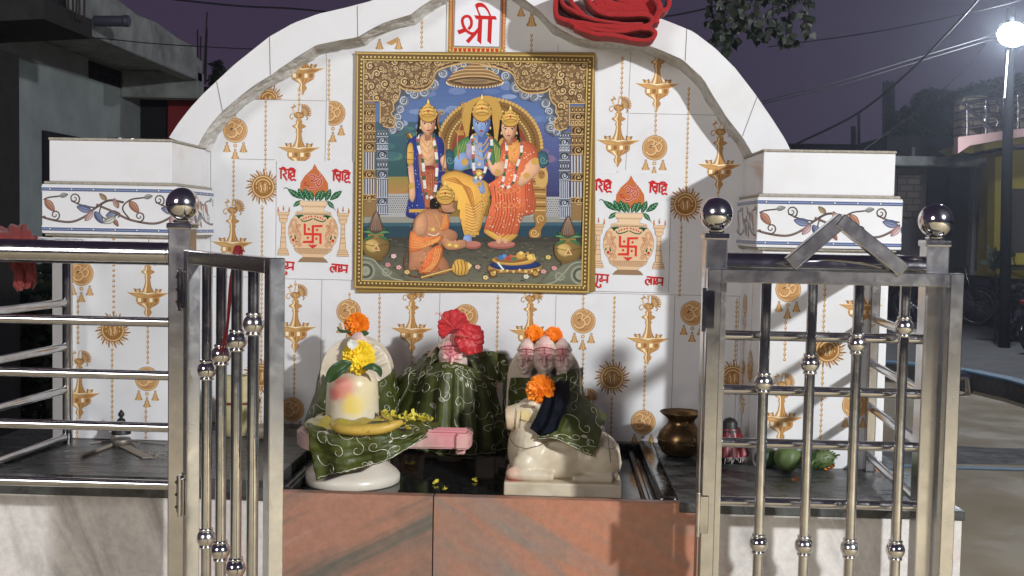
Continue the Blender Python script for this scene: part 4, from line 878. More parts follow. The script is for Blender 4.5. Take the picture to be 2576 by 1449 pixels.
def shrine_pillar(label, x0, x1, zb, side, ztop_in=None):
    YF = -.27
    e = empty('shrine_pillar', ((x0+x1)/2, -.13, zb), label, 'pillar')
    ins = .0165
    g = MB(); g.box((x0+ins, YF+.004, zb), (x1-ins, -.0005, .128), .0015); g.build('shaft', TILE, e)
    g = MB(); g.box((x0, YF-.012, .128), (x1+(.004), -.0007, .243), .0015); g.build('band_block', TILE, e)
    g = MB(); g.box((x0+.004, YF-.006, .122), (x1-.004, -.001, .1278), .002); g.box((x0+.002, YF-.008, .2432), (x1, -.001, .250), .002); g.build('cement_lip', TILE_EDGE, e)
    g = MB(); g.box((x0+ins-.004, YF, .2502), (x1-ins+.004, -.0008, .346), .0015); g.build('top_block', TILE, e)
    g = MB(); g.box((x0+ins-.006, YF-.002, .3462), (x1-ins+.006, -.001, .3525), .0018); g.build('top_rim', TILE_EDGE, e)
    A = band_art((x0, YF-.012, .128), (1, 0, 0), (0, 0, 1), (0, -1, 0), x1-x0+.004, .115); A.build('floral_band', PRINT, e)
    if side == 'R': A = band_art((x1+.004, YF-.012, .128), (0, 1, 0), (0, 0, 1), (1, 0, 0), .28, .115); A.build('floral_band', PRINT, e)
    else: A = band_art((x0, -.001, .128), (0, -1, 0), (0, 0, 1), (-1, 0, 0), .28, .115); A.build('floral_band', PRINT, e)
    return e
YP = -.266
pl = shrine_pillar('square white tiled pillar with blue edged floral band, left end of the wall', -.689, -.373, -.358, 'R')
A = motif_art((0, YP, 0), (1, 0, 0), (0, 0, 1), (0, -1, 0), 3e-4); A.clip = (-.672, -.378, -.36, .122)
def wpp(px, py): p = at(px, py, YP); return p.x, p.z
K = .92
for x, y in ((205, 688), (370, 953)): omdisc(A, *wpp(x, y), K)
for x, y in ((372, 738), (200, 990)): diya(A, *wpp(x, y), 1, K)
sunface(A, *wpp(284, 830), K)
for a, b, c in ((286, 596, 785), (282, 878, 1100), (196, 745, 862), (372, 795, 912), (367, 1020, 1100), (193, 1050, 1100), (374, 600, 650)): q = wpp(a, b); beads(A, q[0], q[1], wpp(a, c)[1])
A.build('gold_print', PRINT, pl)
pr_ = shrine_pillar('square white tiled pillar with blue edged floral band, right end of the wall', .972, 1.295, -.382, 'L')
A = motif_art((0, YP, 0), (1, 0, 0), (0, 0, 1), (0, -1, 0), 3e-4); A.clip = (.99, 1.278, -.38, .122)
for x, y in ((1983, 728), (2150, 1020)): omdisc(A, *wpp(x, y), K)
for x, y in ((1965, 1050), (2165, 768)): diya(A, *wpp(x, y), 1, K)
sunface(A, *wpp(2082, 880), K)
for a, b, c in ((2078, 640, 835), (2070, 925, 1150), (1977, 795, 905), (1958, 1110, 1150), (1990, 640, 690), (2170, 640, 690)): q = wpp(a, b); beads(A, q[0], q[1], wpp(a, c)[1])
A.build('gold_print', PRINT, pr_)
A = motif_art((.9885, 0, 0), (0, -1, 0), (0, 0, 1), (-1, 0, 0), 3e-4); A.clip = (.01, .25, -.38, .12)
omdisc(A, .06, -.02, K); beads(A, .06, -.1, -.36); sunface(A, .16, -.16, K); beads(A, .16, -.11, .12); beads(A, .16, -.21, -.37); diya(A, .06, -.26, 1, K); A.build('gold_print', PRINT, pr_)
# ================================================================ PLINTH
ZS = -.381; YL = -.636
pln = empty('shrine_plinth', (.3, -.32, -1.29), 'long stone plinth faced with orange and grey marble carrying the idols', 'plinth')
g = MB(); g.box((-.80, YL+.012, -1.29), (-.045, -.0005, ZS-.02)); g.box((-.045, YL+.03, -1.29), (.80, -.0005, -.43)); g.box((.80, YL+.012, -1.29), (1.33, -.0005, ZS-.02)); g.build('core', TILE_EDGE, pln)
XM = at(1090, 1250, YL).x
for a, b, mt in ((-.80, -.045, ST_C), (-.044, XM-.001, ST_A), (XM+.001, .812, ST_B), (.813, 1.33, ST_C)):
    g = MB(); g.box((a, YL, -1.289), (b, YL+.0115 if not (-.05 < a < .7) else YL+.026, ZS-.001 if -.05 < a < .7 else ZS-.020), .0012); g.build('front_slab', mt, pln)
g = MB(); g.box((-.80, YL-.004, ZS-.0195), (-.047, -.0015, -.3585), .002); g.build('left_slab', GREYSLAB, pln)
g = MB(); g.box((.772, YL-.003, ZS-.0195), (1.335, -.0015, ZS), .002); g.build('right_slab', GREYSLAB, pln)
g = MB(); g.box((-.044, YL+.0265, -.4295), (.7715, -.0015, -.402), .001)
g.build('tray_floor', BLACKSTONE, pln)
g = MB(); g.box((-.044, YL+.027, -.4018), (-.018, -.002, ZS+.004), .006, seg=2); g.box((.735, YL+.027, -.4018), (.7718, -.002, ZS+.004), .007, seg=2); g.box((-.017, -.034, -.4018), (.734, -.002, ZS+.001), .005, seg=2)
g.box((.706, YL+.027, -.4018), (.722, -.05, ZS-.010), .005, seg=2); g.build('tray_rim', BLACKSTONE, pln)
# ================================================================ STEEL RAILINGS AND GATES
YR = -.745; RZ = (-.0318, -.1348, -.2355, -.3477)
def post(e, x, y, z0, z1, ball=True, w_=.042):
    h = w_/2
    g = MB(); g.box((x-h, y-h, z0), (x+h, y+h, z1), .0025, seg=2); p = g.build('post', STEEL_S, e)
    if ball:
        g = MB(); g.box((x-h-.003, y-h-.003, z1-.008), (x+h+.003, y+h+.003, z1+.004), .003, seg=2); g.box((x-h*.72, y-h*.72, z1+.0042), (x+h*.72, y+h*.72, z1+.010), .003); g.build('post_cap', STEEL, p)
        g = MB(); g.ball((x, y, z1+.010+.030), .0315, 40, 24); g.build('ball', CHROME, p)
    return p
def rod(e, name, p, q, r, mt=None, n=16): g = MB(); g.tube([p, q], r, n); return g.build(name, mt or STEEL, e)
zt = at(200, 634, YR).z
fl = empty('railing', (-.45, -.5, -1.29), 'steel railing around the left end of the plinth with a red cloth hung on it', 'railing')
xl = -.1985; post(fl, xl, YR, -1.29, .155); post(fl, -.726, YR, -1.29, .155)
rod(fl, 'top_rail', (-.705, YR, zt), (xl-.022, YR, zt), .0225)
g = MB(); g.lathe([(.0222, 0), (.0232, .001), (.0232, .004), (.0225, .005)], (xl-.026, YR, zt), 20, 'X'); g.build('weld_ring', STEEL, fl)
for z in RZ: rod(fl, 'rail', (-.705, YR, z), (xl-.022, YR, z), .0095)
zbk = -.3585; xbk = at(170, 900, -.305).x
rod(fl, 'back_post', (xbk, -.305, zbk), (xbk, -.305, .085), .0115)
zt2 = at(150, 607, -.35).z
rod(fl, 'side_top_rail', (xbk+.030, -.300, zt2-.012), (xbk-.042, YR+.021, zt2+.006), .0125*1.35)
for z in RZ: rod(fl, 'side_rail', (xbk-.004, -.31, z), (xbk-.042, YR+.021, z), .0095)
fr = empty('railing', (1.05, -.5, -1.29), 'steel railing around the right end of the plinth, behind the chevron gate', 'railing')
xc = at(1797, 700, YR).x; xr = at(2349, 680, YR).x
post(fr, xc, YR, -1.29, .155); post(fr, xr, YR, -1.29, .150)
zt3 = at(2060, 668, YR).z
rod(fr, 'top_rail', (xc+.021, YR, zt3), (xr-.021, YR, zt3), .0215)
for z in RZ: rod(fr, 'rail', (xc+.021, YR, z), (xr-.021, YR, z), .0095)
xb2 = 1.243
g = MB(); g.box((xb2-.0105, -.295, ZS), (xb2+.0105, -.274, zt3-.01), .002); g.build('back_post', STEEL_S, fr)
rod(fr, 'side_top_rail', (xb2, -.26, zt3), (xr, YR+.022, zt3), .0190)
for z in RZ: rod(fr, 'side_rail', (xb2+.002, -.29, z), (xr, YR+.022, z), .0095)
def make_gate(label, org, ang, zt, lens=.497, chev=True):
    """gate leaf in local coords: hinge at origin, leaf along +x, top at zt"""
    e = empty('gate', org, label, 'gate')
    M = Matrix.Translation(Vector(org)) @ Matrix.Rotation(ang, 4, 'Z')
    def B(g, name, m_, par=e):
        g.v = [tuple(M @ Vector(v)) for v in g.v]; return g.build(name, m_, par)
    t = .0125; zb = -1.2
    g = MB(); g.box((0, -t, zb), (.025, t, zt), .0015); B(g, 'frame_stile', STEEL_S)
    g = MB(); g.box((lens-.025, -t, zb), (lens, t, zt), .0015); B(g, 'frame_stile', STEEL_S)
    g = MB(); g.box((.0252, -t, zt-.025), (lens-.0252, t, zt-.0002), .0015); B(g, 'frame_rail', STEEL_S)
    g = MB(); g.box((.0252, -t, zb), (lens-.0252, t, zb+.025), .0015); B(g, 'frame_rail', STEEL_S)
    for i in range(4):
        x = .025+(lens-.05)*(i+1)/5*(1.018 if chev else 1)
        z1 = BALLZ[i]; z2 = BALLZ2[i]
        g = MB(); g.tube([(x, 0, zb+.02), (x, 0, zt-.024)], .0095, 16); b = B(g, 'bar', STEEL)
        for z in (z1, z2):
            g = MB(); g.ball((x, 0, z), .0172, 22, 14); g.lathe([(.0098, -.019), (.0125, -.018), (.0125, -.014), (.0098, -.013)], (x, 0, z), 16); g.lathe([(.0098, .013), (.0125, .014), (.0125, .018), (.0098, .019)], (x, 0, z), 16); B(g, 'bead', CHROME, b)
    if chev:
        x0, x1, x2 = [CH(*q) for q in (CHA, CHB, CHC)]
        g = MB()
        for a, b_ in ((x0, x1), (x1, x2)):
            aa = Vector((a[0], -.004, a[1])); bb = Vector((b_[0], -.004, b_[1])); dd = (bb-aa).normalized(); 
            if a is x0: bb = bb+dd*.006
            else: aa = aa-dd*.004; bb = bb
            off = -.0 if a is x0 else -.002
            g.bar(aa+Vector((0, off, 0)), bb+Vector((0, off, 0)), .026, .0265, .0015, up=(0, 0, 1))
        B(g, 'chevron', STEEL_S)
    for z in (zt-.075, -.36, -.9):
        g = MB(); g.box((-.004, -t-.004, z-.035), (.013, -t-.0004, z+.035), .001); g.tube([(-.006, -t-.004, z-.04), (-.006, -t-.004, z+.04)], .0042, 10)
        if not chev: g.box((-.026, -t-.006, z-.035), (-.008, -t-.0035, z+.035), .001)
        h = B(g, 'hinge', STEEL)
        if chev: continue
        g = MB()
        for dz in (-.024, 0, .024): g.ball((-.019, -t-.0065, z+dz), .0032, 8, 6)
        B(g, 'screw', RUST, h)
    return e
YG = -.7915
BALLZ = [at(1915, 962, YG).z, at(2033, 915, YG).z, at(2155, 865, YG).z, at(2275, 822, YG).z]
BALLZ2 = [at(1897, 1367, YG).z, at(2012, 1372, YG).z, at(2132, 1379, YG).z, at(2240, 1383, YG).z]
gx0 = at(1781, 700, YG-.0125).x; gx1 = at(2427, 700, YG-.0125).x; gzt = (at(1790, 672, YG).z+at(2410, 691, YG).z)/2
def CH(px, py): p = at(px, py, YG); return (p.x-gx0, p.z)
CHA, CHB, CHC = (1985, 664), (2112, 556), (2268, 680)
gr = make_gate('steel gate leaf with a chevron on top, folded flat before the right railing', (gx0, YG, 0), 0, gzt, gx1-gx0)
# left leaf swings out towards the viewer
zl = .1085
E1 = at(699, 650, -1.15); hx, hy = xl+.024, YR-.028
ang = math.atan2(-1.15-hy, E1.x-hx)
BALLZ = [z+.016 for z in BALLZ]
ll = math.hypot(E1.x-hx, -1.15-hy)
_b = []
for i, (px, py) in enumerate(((525, 930), (558, 892), (597, 856), (636, 815))):
    x = .025+(ll-.05)*(i+1)/5; _b.append(at(px, py, hy+math.sin(ang)*x).z)
BALLZ = _b; _b = []
for i, (px, py) in enumerate(((519, 1353), (551, 1385), (585, 1429), (622, 1480))):
    x = .025+(ll-.05)*(i+1)/5; _b.append(at(px, py, hy+math.sin(ang)*x).z)
BALLZ2 = _b
gl = make_gate('steel gate leaf with red thread tied on it, swung open towards the viewer', (hx, hy, 0), ang, zl, ll, False)
# ================================================================ IDOLS
def baked(name, mb, mt, parent, voxel, it=6, fac=.5):
    o = mb.build(name, mt, None, recalc=False)
    m1 = o.modifiers.new('r', 'REMESH'); m1.mode = 'VOXEL'; m1.voxel_size = voxel; m1.use_smooth_shade = True
    m2 = o.modifiers.new('s', 'SMOOTH'); m2.iterations = it; m2.factor = fac
    dg = bpy.context.evaluated_depsgraph_get(); me = bpy.data.meshes.new_from_object(o.evaluated_get(dg), depsgraph=dg)
    o.modifiers.clear(); o.data = me; me.name = name
    if not me.materials: me.materials.append(mt)
    for p in me.polygons: p.use_smooth = True
    if parent: o.parent = parent; o.matrix_parent_inverse = parent.matrix_world.inverted()
    return o
def spotmat(name, base, spots, rough=.35, sss=.2, nz=.2, scale=22):
    m = bpy.data.materials.new(name); m.use_nodes = True; t = m.node_tree; N = t.nodes; Lk = t.links.new; b = N['Principled BSDF']
    b.inputs['Roughness'].default_value = rough; b.inputs['Subsurface Weight'].default_value = sss; b.inputs['Subsurface Radius'].default_value = (.01, .007, .004); b.inputs['Subsurface Scale'].default_value = .5
    tcn = N.new('ShaderNodeTexCoord')
    n = N.new('ShaderNodeTexNoise'); n.inputs['Scale'].default_value = scale; n.inputs['Detail'].default_value = 8; Lk(tcn.outputs['Object'], n.inputs['Vector'])
    mi = N.new('ShaderNodeMix'); mi.data_type = 'RGBA'; mi.inputs[6].default_value = base; mi.inputs[7].default_value = tuple(c*(.72, .66, .58, 1)[i] for i, c in enumerate(base))
    mr = N.new('ShaderNodeMapRange'); mr.inputs['From Min'].default_value = .45; mr.inputs['From Max'].default_value = .8; mr.inputs['To Max'].default_value = nz*5; Lk(n.outputs['Fac'], mr.inputs['Value']); Lk(mr.outputs[0], mi.inputs[0])
    src = mi.outputs[2]
    nd = N.new('ShaderNodeTexNoise'); nd.inputs['Scale'].default_value = 60; nd.inputs['Detail'].default_value = 4; Lk(tcn.outputs['Object'], nd.inputs['Vector'])
    for c, r, col, st in spots:
        vd = N.new('ShaderNodeVectorMath'); vd.operation = 'DISTANCE'; Lk(tcn.outputs['Object'], vd.inputs[0]); vd.inputs[1].default_value = c
        ad = N.new('ShaderNodeMath'); ad.operation = 'MULTIPLY_ADD'; ad.inputs[1].default_value = r*.7; Lk(nd.outputs['Fac'], ad.inputs[0]); Lk(vd.outputs['Value'], ad.inputs[2])
        m2 = N.new('ShaderNodeMapRange'); m2.interpolation_type = 'SMOOTHSTEP'; m2.inputs['From Min'].default_value = r*.75; m2.inputs['From Max'].default_value = r*1.5; m2.inputs['To Min'].default_value = st; m2.inputs['To Max'].default_value = 0; Lk(ad.outputs[0], m2.inputs['Value'])
        mx_ = N.new('ShaderNodeMix'); mx_.data_type = 'RGBA'; Lk(m2.outputs[0], mx_.inputs[0]); Lk(src, mx_.inputs[6]); mx_.inputs[7].default_value = col; src = mx_.outputs[2]
    Lk(src, b.inputs['Base Color'])
    bp = N.new('ShaderNodeBump'); bp.inputs['Strength'].default_value = .3; bp.inputs['Distance'].default_value = .002; Lk(nd.outputs['Fac'], bp.inputs['Height']); Lk(bp.outputs[0], b.inputs['Normal'])
    return m
CREAM = S(226, 214, 192)
PINKP, YELP = S(214, 96, 110), S(236, 206, 84)
PAINTL = mat('dark_pink_line', S(150, 44, 72), .7); DARKL = mat('dark_groove', S(96, 70, 58), .9)
LX, LY = .075, -.434
zbase = -.4018
# ---- lingam on its stand
sl = empty('lingam', (LX, LY, zbase), 'smooth cream marble lingam smeared with pink and yellow powder on a round spouted stand', 'idol')
zr = at(885, 1058, LY-.05).z
mS = spotmat('powdered_marble', S(222, 212, 188), [((LX-.012, LY-.055, zr+.070), .036, S(222, 130, 116), .8), ((LX-.036, LY-.048, zr+.055), .018, S(206, 86, 90), .6), ((LX+.012, LY-.056, zr+.035), .030, S(232, 204, 80), .8), ((LX+.045, LY-.04, zr+.06), .05, S(228, 212, 156), .5)], .38, .3)
zt_ = at(885, 921, LY).z
g = MB(); Hh = zt_-zr+.02
prof = [(.0585, -.03), (.0585, 0), (.0580, Hh*.25), (.0570, Hh*.5), (.0555, Hh*.68)]
for i in range(1, 11):
    a = i/10*math.pi/2; prof.append((max(.0001, .0555*math.cos(a)), Hh*.68+(Hh*.32)*math.sin(a)))
g.lathe(prof, (LX, LY, zr-.018), 48); g.build('shaft', mS, sl)
zpt = at(752, 1074, LY).z; zpb = zpt-.034
g = MB(); spout = []
for i in range(33):
    a = R(22)+i/32*R(316); spout.append((LX+.119*math.cos(a), LY+.119*math.sin(a)))
XE = at(1187, 1100, LY).x
spout += [(LX+.16, LY-.036), (XE-.035, LY-.033), (XE-.03, LY-.040), (XE-.006, LY-.036), (XE, LY-.02), (XE, LY+.02), (XE-.006, LY+.036), (XE-.03, LY+.040), (XE-.035, LY+.033), (LX+.16, LY+.036)]
n = len(spout); bm = bmesh.new(); vb = [bm.verts.new((x, y, zpb)) for x, y in spout]; fb = bm.faces.new(vb); r_ = bmesh.ops.extrude_face_region(bm, geom=[fb])
for v in r_['geom']:
    if isinstance(v, bmesh.types.BMVert): v.co.z = zpt
bmesh.ops.bevel(bm, geom=[e for e in bm.edges if abs(e.verts[0].co.z-e.verts[1].co.z) < 1e-6], offset=.004, segments=2, affect='EDGES'); bm.verts.index_update()
g.add([v.co.copy() for v in bm.verts], [[v.index for v in f.verts] for f in bm.faces], False); bm.free()
mP = spotmat('pink_dusted_marble', S(224, 190, 180), [((XE-.05, LY, zpt), .07, S(212, 130, 140), .8), ((LX-.1, LY, zpt), .03, S(226, 160, 160), .5)], .4, .2)
pb = g.build('spouted_basin', mP, sl)
g = MB()
for dy in (-.016, 0, .016): g.bar((LX+.12, LY+dy, zpt+.002), (XE-.012, LY+dy, zpt+.002), .006, .005, .001)
g.box((XE-.034, LY-.012, zpb-.016), (XE-.014, LY+.012, zpb+.001), .003); g.build('spout_ridge', mP, pb)
g = MB(); g.lathe([(.001, zbase), (.104, zbase), (.1065, zbase+.003), (.1065, zbase+.016), (.100, zbase+.024), (.080, zbase+.040), (.060, zbase+.058), (.050, zbase+.072), (.048, zpb+.001)], (LX, LY, 0), 56)
g.build('stand', MARBLE, sl)
# ---- heads
def head_mb(g, c, w_, h_, d_, turn=0):
    c = Vector(c); Rz = Matrix.Rotation(turn, 3, 'Z'); E_ = Euler((0, 0, turn))
    def B(x, y, z, sx_, sy_, sz_, nu=16, nv=10): g.ball(c+Rz @ Vector((x*w_, y*d_, z*h_)), 1, nu, nv, (sx_*w_, sy_*d_, sz_*h_), E_)
    B(0, 0, 0, .5, .5, .52); B(0, -.1, -.25, .36, .4, .26); B(0, -.25, -.44, .16, .2, .1)
    B(0, -.49, -.06, .075, .14, .2); B(0, -.55, -.15, .11, .1, .05)
    for s_ in (-1, 1):
        B(s_*.22, -.40, .04, .135, .10, .075); B(s_*.22, -.42, .15, .17, .06, .028); B(s_*.24, -.32, -.2, .14, .14, .1); B(s_*.5, .05, -.08, .07, .12, .2)
    B(0, -.46, -.30, .14, .08, .035); B(0, -.45, -.345, .11, .08, .03)
    g.lathe([(.30*w_, 0), (.26*w_, -.5*h_)], c+Vector((0, .05*d_, -.3*h_)), 14)
def headdress(g, c, w_, h_, d_):
    c = Vector(c); B = lambda a, b, c_, sx_, sy_, sz_: g.ball(c+Vector((a, b, c_)), 1, 16, 10, (sx_, sy_, sz_))
    B(0, .002, h_*.34, w_*.52, d_*.50, h_*.16); B(0, .002, h_*.46, w_*.42, d_*.44, h_*.20); B(0, .004, h_*.62, w_*.22, d_*.3, h_*.14)
    for i in range(-4, 5):
        x = i/4; g.tube([c+Vector((x*w_*.46, -d_*.40*math.sqrt(max(.05, 1-x*x)), h_*.38)), c+Vector((x*w_*.34, -d_*.38*math.sqrt(max(.05, 1-x*x*.8)), h_*.54)), c+Vector((x*w_*.10, -d_*.18, h_*.74))], w_*.030, 6)
def facelines(par, c, w_, h_, d_):
    c = Vector(c); g = MB()
    def T(P, r): g.tube([c+Vector((x*w_, y*d_, z*h_)) for x, y, z in P], r, 6)
    for s_ in (-1, 1):
        T([(s_*.07, -.53, .12), (s_*.2, -.50, .2), (s_*.38, -.36, .14)], .0007); T([(s_*.08, -.5, .03), (s_*.22, -.50, .00), (s_*.36, -.38, .03)], .0006); T([(s_*.08, -.52, .12), (s_*.07, -.62, -.1)], .0006)
    T([(-.06, -.5, .24), (0, -.52, .2), (.06, -.5, .24)], .0007); T([(0, -.52, .2), (0, -.50, .42)], .0007); T([(-.4, -.34, .34), (-.2, -.46, .40), (0, -.5, .42), (.2, -.46, .40), (.4, -.34, .34)], .0009)
    return g.build('powder_line', PAINTL, par)
def slab_dome(g, x0, x1, y, zt_, zb_, d_):
    cx = (x0+x1)/2; rx = (x1-x0)/2; rz = rx*1.02
    P = [(x0, zb_), (x0-.004, zb_+.05)]+[(cx-rx*math.cos(a), zt_-rz+rz*math.sin(a)) for a in [i/18*math.pi for i in range(19)]]+[(x1+.004, zb_+.05), (x1, zb_)]
    g.prism(P, y-d_/2, y+d_/2)
def idol(label, x0, x1, y, zt_, heads, spots, folds_=True):
    e = empty('idol', ((x0+x1)/2, y, zbase), label, 'idol')
    m_ = spotmat('idol_marble', CREAM, spots)
    g = MB(); slab_dome(g, x0, x1, y, zt_, zbase, .055)
    cx = (x0+x1)/2
    g.ball((cx, y-.03, zbase+.1), 1, 20, 12, ((x1-x0)*.46, .05, .12))
    if folds_:
        for i in range(4):
            a = math.pi*(.60+i*.095); r = (x1-x0)/2
            pts = [Vector((cx-r*k*math.cos(a), y-.028-.004*math.sin(k*3), zt_-r+r*k*math.sin(a))) for k in (.45, .65, .85, .97)]
            g.tube(pts, [.003, .005, .0055, .003], 8)
    baked('body', g, m_, e, .003, 3)
    for (c, w_, h_, d_, turn, rd) in heads:
        g = MB(); head_mb(g, c, w_, h_, d_, turn)
        mh = spotmat('face_marble', S(226, 208, 196), [((c[0], c[1]-d_*.4, c[2]+h_*.3), w_*.42, PINKP, .8*rd), ((c[0], c[1]-d_*.4, c[2]-h_*.05), w_*.35, S(222, 130, 140), .45*rd), ((c[0], c[1]-d_*.2, c[2]+h_*.75), w_*.3, S(214, 120, 130), .5*rd)])
        h = baked('head', g, mh, e, w_/34, 2)
        g = MB(); headdress(g, c, w_, h_, d_); baked('headdress', g, mh, h, w_/34, 1)
        facelines(h, c, w_, h_, d_)
    return e
yI = -.15
qa = at(811, 930, yI).x; qb = at(988, 930, yI).x; zA = at(900, 845, yI).z
hc = at(899, 888, yI-.06)
idol('cream marble idol standing behind the lingam with an orange marigold on top', qa, qb, yI, zA, [((hc.x, yI-.05, hc.z), .052, .066, .05, .1, .7)], [((hc.x, yI-.05, zA-.01), .03, S(216, 140, 140), .5)])
qa = at(1062, 930, yI).x; qb = at(1212, 930, yI).x; zA = at(1140, 852, yI).z
hc = at(1138, 900, yI-.05); HC2 = Vector((hc.x, yI-.05, hc.z))
idol('pink faced marble idol with two red hibiscus flowers on its head', qa+.012, qb-.012, yI, zA, [(tuple(HC2), .070, .078, .062, .08, 1)], [((hc.x, yI, hc.z), .07, S(224, 160, 160), .6)])
qa = at(1277, 930, yI).x; qb = at(1463, 930, yI).x; zA = at(1370, 857, yI).z
hh = []
for px, py, w_, tn in ((1325, 904, .047, -.4), (1370, 902, .056, 0), (1414, 904, .048, .35)):
    q = at(px, py, yI-.055); hh.append(((q.x, yI-.05-(.008 if px == 1370 else 0), q.z), w_, .072 if px == 1370 else .066, .054, tn, .65))
idol('cream marble idol with three faces side by side and two orange marigolds on top', qa, qb, yI, zA, hh, [((hh[1][0][0], yI, hh[1][0][2]+.05), .05, S(226, 170, 160), .4)])
# ---- bull
bl = empty('bull_statue', (.54, -.44, zbase), 'reclining cream marble bull on a block base facing left, green cloth over its neck', 'statue')
mB = spotmat('bull_marble', S(212, 200, 176), [((.435, -.50, -.365), .028, S(206, 96, 86), .7), ((.42, -.47, -.25), .03, S(226, 190, 150), .5), ((.455, -.49, -.238), .02, S(224, 196, 104), .6), ((.42, -.45, -.39), .03, S(206, 110, 100), .5)], .36, .3)
xa, xb = .4155, .6640
g = MB(); g.box((xa, -.530, zbase), (xb, -.345, -.3735), .003, seg=2); g.build('base', mB, bl)
g = MB(); B = lambda c, s_, r=None: g.ball(c, 1, 24, 14, s_, r)
g.box((.440, -.503, -.378), (.6625, -.368, -.296), .034, seg=5); B((.600, -.438, -.322), (.062, .070, .048)); B((.470, -.440, -.318), (.052, .068, .074)); B((.55, -.436, -.30), (.09, .058, .034)); B((.486, -.438, -.262), (.040, .046, .052)); B((.520, -.435, -.262), (.055, .046, .040))
B((.470, -.450, -.236), (.036, .034, .032)); g.tube([(.480, -.452, -.236), (.448, -.456, -.244), (.430, -.458, -.2485), (.4145, -.458, -.250)], [.033, .029, .0275, .0255], 20)
B((.458, -.452, -.272), (.03, .028, .03)); B((.615, -.498, -.335), (.043, .017, .036))
g.tube([(.432, -.508, -.3615), (.470, -.510, -.3625), (.520, -.506, -.3640)], [.0125, .0125, .010], 12); B((.433, -.508, -.3600), (.016, .014, .014)); B((.455, -.502, -.340), (.024, .014, .022))
g.tube([(.645, -.506, -.3640), (.585, -.512, -.3660), (.560, -.511, -.3670)], [.011, .009, .007], 12); g.tube([(.652, -.45, -.30), (.659, -.47, -.34), (.648, -.50, -.365)], .008, 8)
B((.470, -.489, -.212), (.012, .006, .006)); B((.494, -.488, -.224), (.018, .010, .012), Euler((0, .5, 0)))
baked('body', g, mB, bl, .0028, 5)
g = MB()
for x, r in ((.4345, .0286), (.4370, .0286), (.4465, .0296)):
    g.tube([(x+.002*math.sin(a), -.457+r*math.cos(a), -.2475+r*math.sin(a)) for a in [i/20*2*math.pi for i in range(21)]], .0006, 5)
g.tube([(.447, -.4868, -.247), (.470, -.4880, -.252), (.49, -.480, -.262)], .0006, 5)
g.build('carved_line', DARKL, bl); g = MB()
for i in range(0): a = -2.3+i*.12; g.tube([(.478+.055*math.cos(a)*.9, -.440-.069*math.sin(.35+i*.09), -.300+.02*math.sin(a)), (.474+.050*math.cos(a), -.442-.069*math.sin(.35+i*.09), -.318+.01*math.sin(a))], .0009, 5)
g.tube([(.424, -.476, -.291), (.436, -.502, -.301), (.460, -.5115, -.305), (.490, -.505, -.298), (.508, -.500, -.288)], .0008, 5)
g.build('carved_line', DARKL, bl); g = MB()
g.tube([(.630, -.455, -.2690), (.634, -.4850, -.2760), (.636, -.5065, -.300), (.640, -.512, -.330)], .0007, 5); g.tube([(.6360, -.5065, -.300), (.645, -.5055, -.302), (.652, -.495, -.296)], .0006, 5); g.build('carved_line', DARKL, bl)
g = MB(); g.ball((.4700, -.4815, -.2330), 1, 14, 10, (.0065, .003, .0058)); g.build('eye', mB, bl)
# ================================================================ CLOTH
GREENC = mat('green_satin', (.052, .066, .010, 1), .42, noise_=.5, scale=22, col2=(.098, .116, .020, 1), ramp=(.42, .7), spec=.4, bump=.2, bscale=420)
NAVY = mat('navy_velvet', (.004, .006, .012, 1), .8, noise_=.3, spec=.15)
SILV = mat('silver_embroidery', (.80, .78, .64, 1), .35, metal=.5, noise_=.4, scale=400)
YELC = mat('mustard_satin_trim', (.42, .32, .035, 1), .45, noise_=.4, scale=40, sheen=.2)
REDC = mat('red_fleece', (.40, .008, .010, 1), .85, noise_=.45, scale=90, sheen=.15, bump=.8, bscale=420)
def loft(rows):
    R3 = []
    for row in rows: R3.append([at(px, py, Y) for px, py, Y in row])
    def cr(P, t):
        k = len(P)-1; x = min(max(t*k, 0), k-1e-6); i = int(x); f = x-i
        p1, p2 = P[i], P[i+1]; p0 = P[i-1] if i > 0 else p1*2-p2; p3 = P[i+2] if i+2 <= k else p2*2-p1
        return .5*((2*p1)+(p2-p0)*f+(2*p0-5*p1+4*p2-p3)*f*f+(3*p1-p0-3*p2+p3)*f**3)
    def fn(u, v): return cr([cr(r, u) for r in R3], v)
    return fn
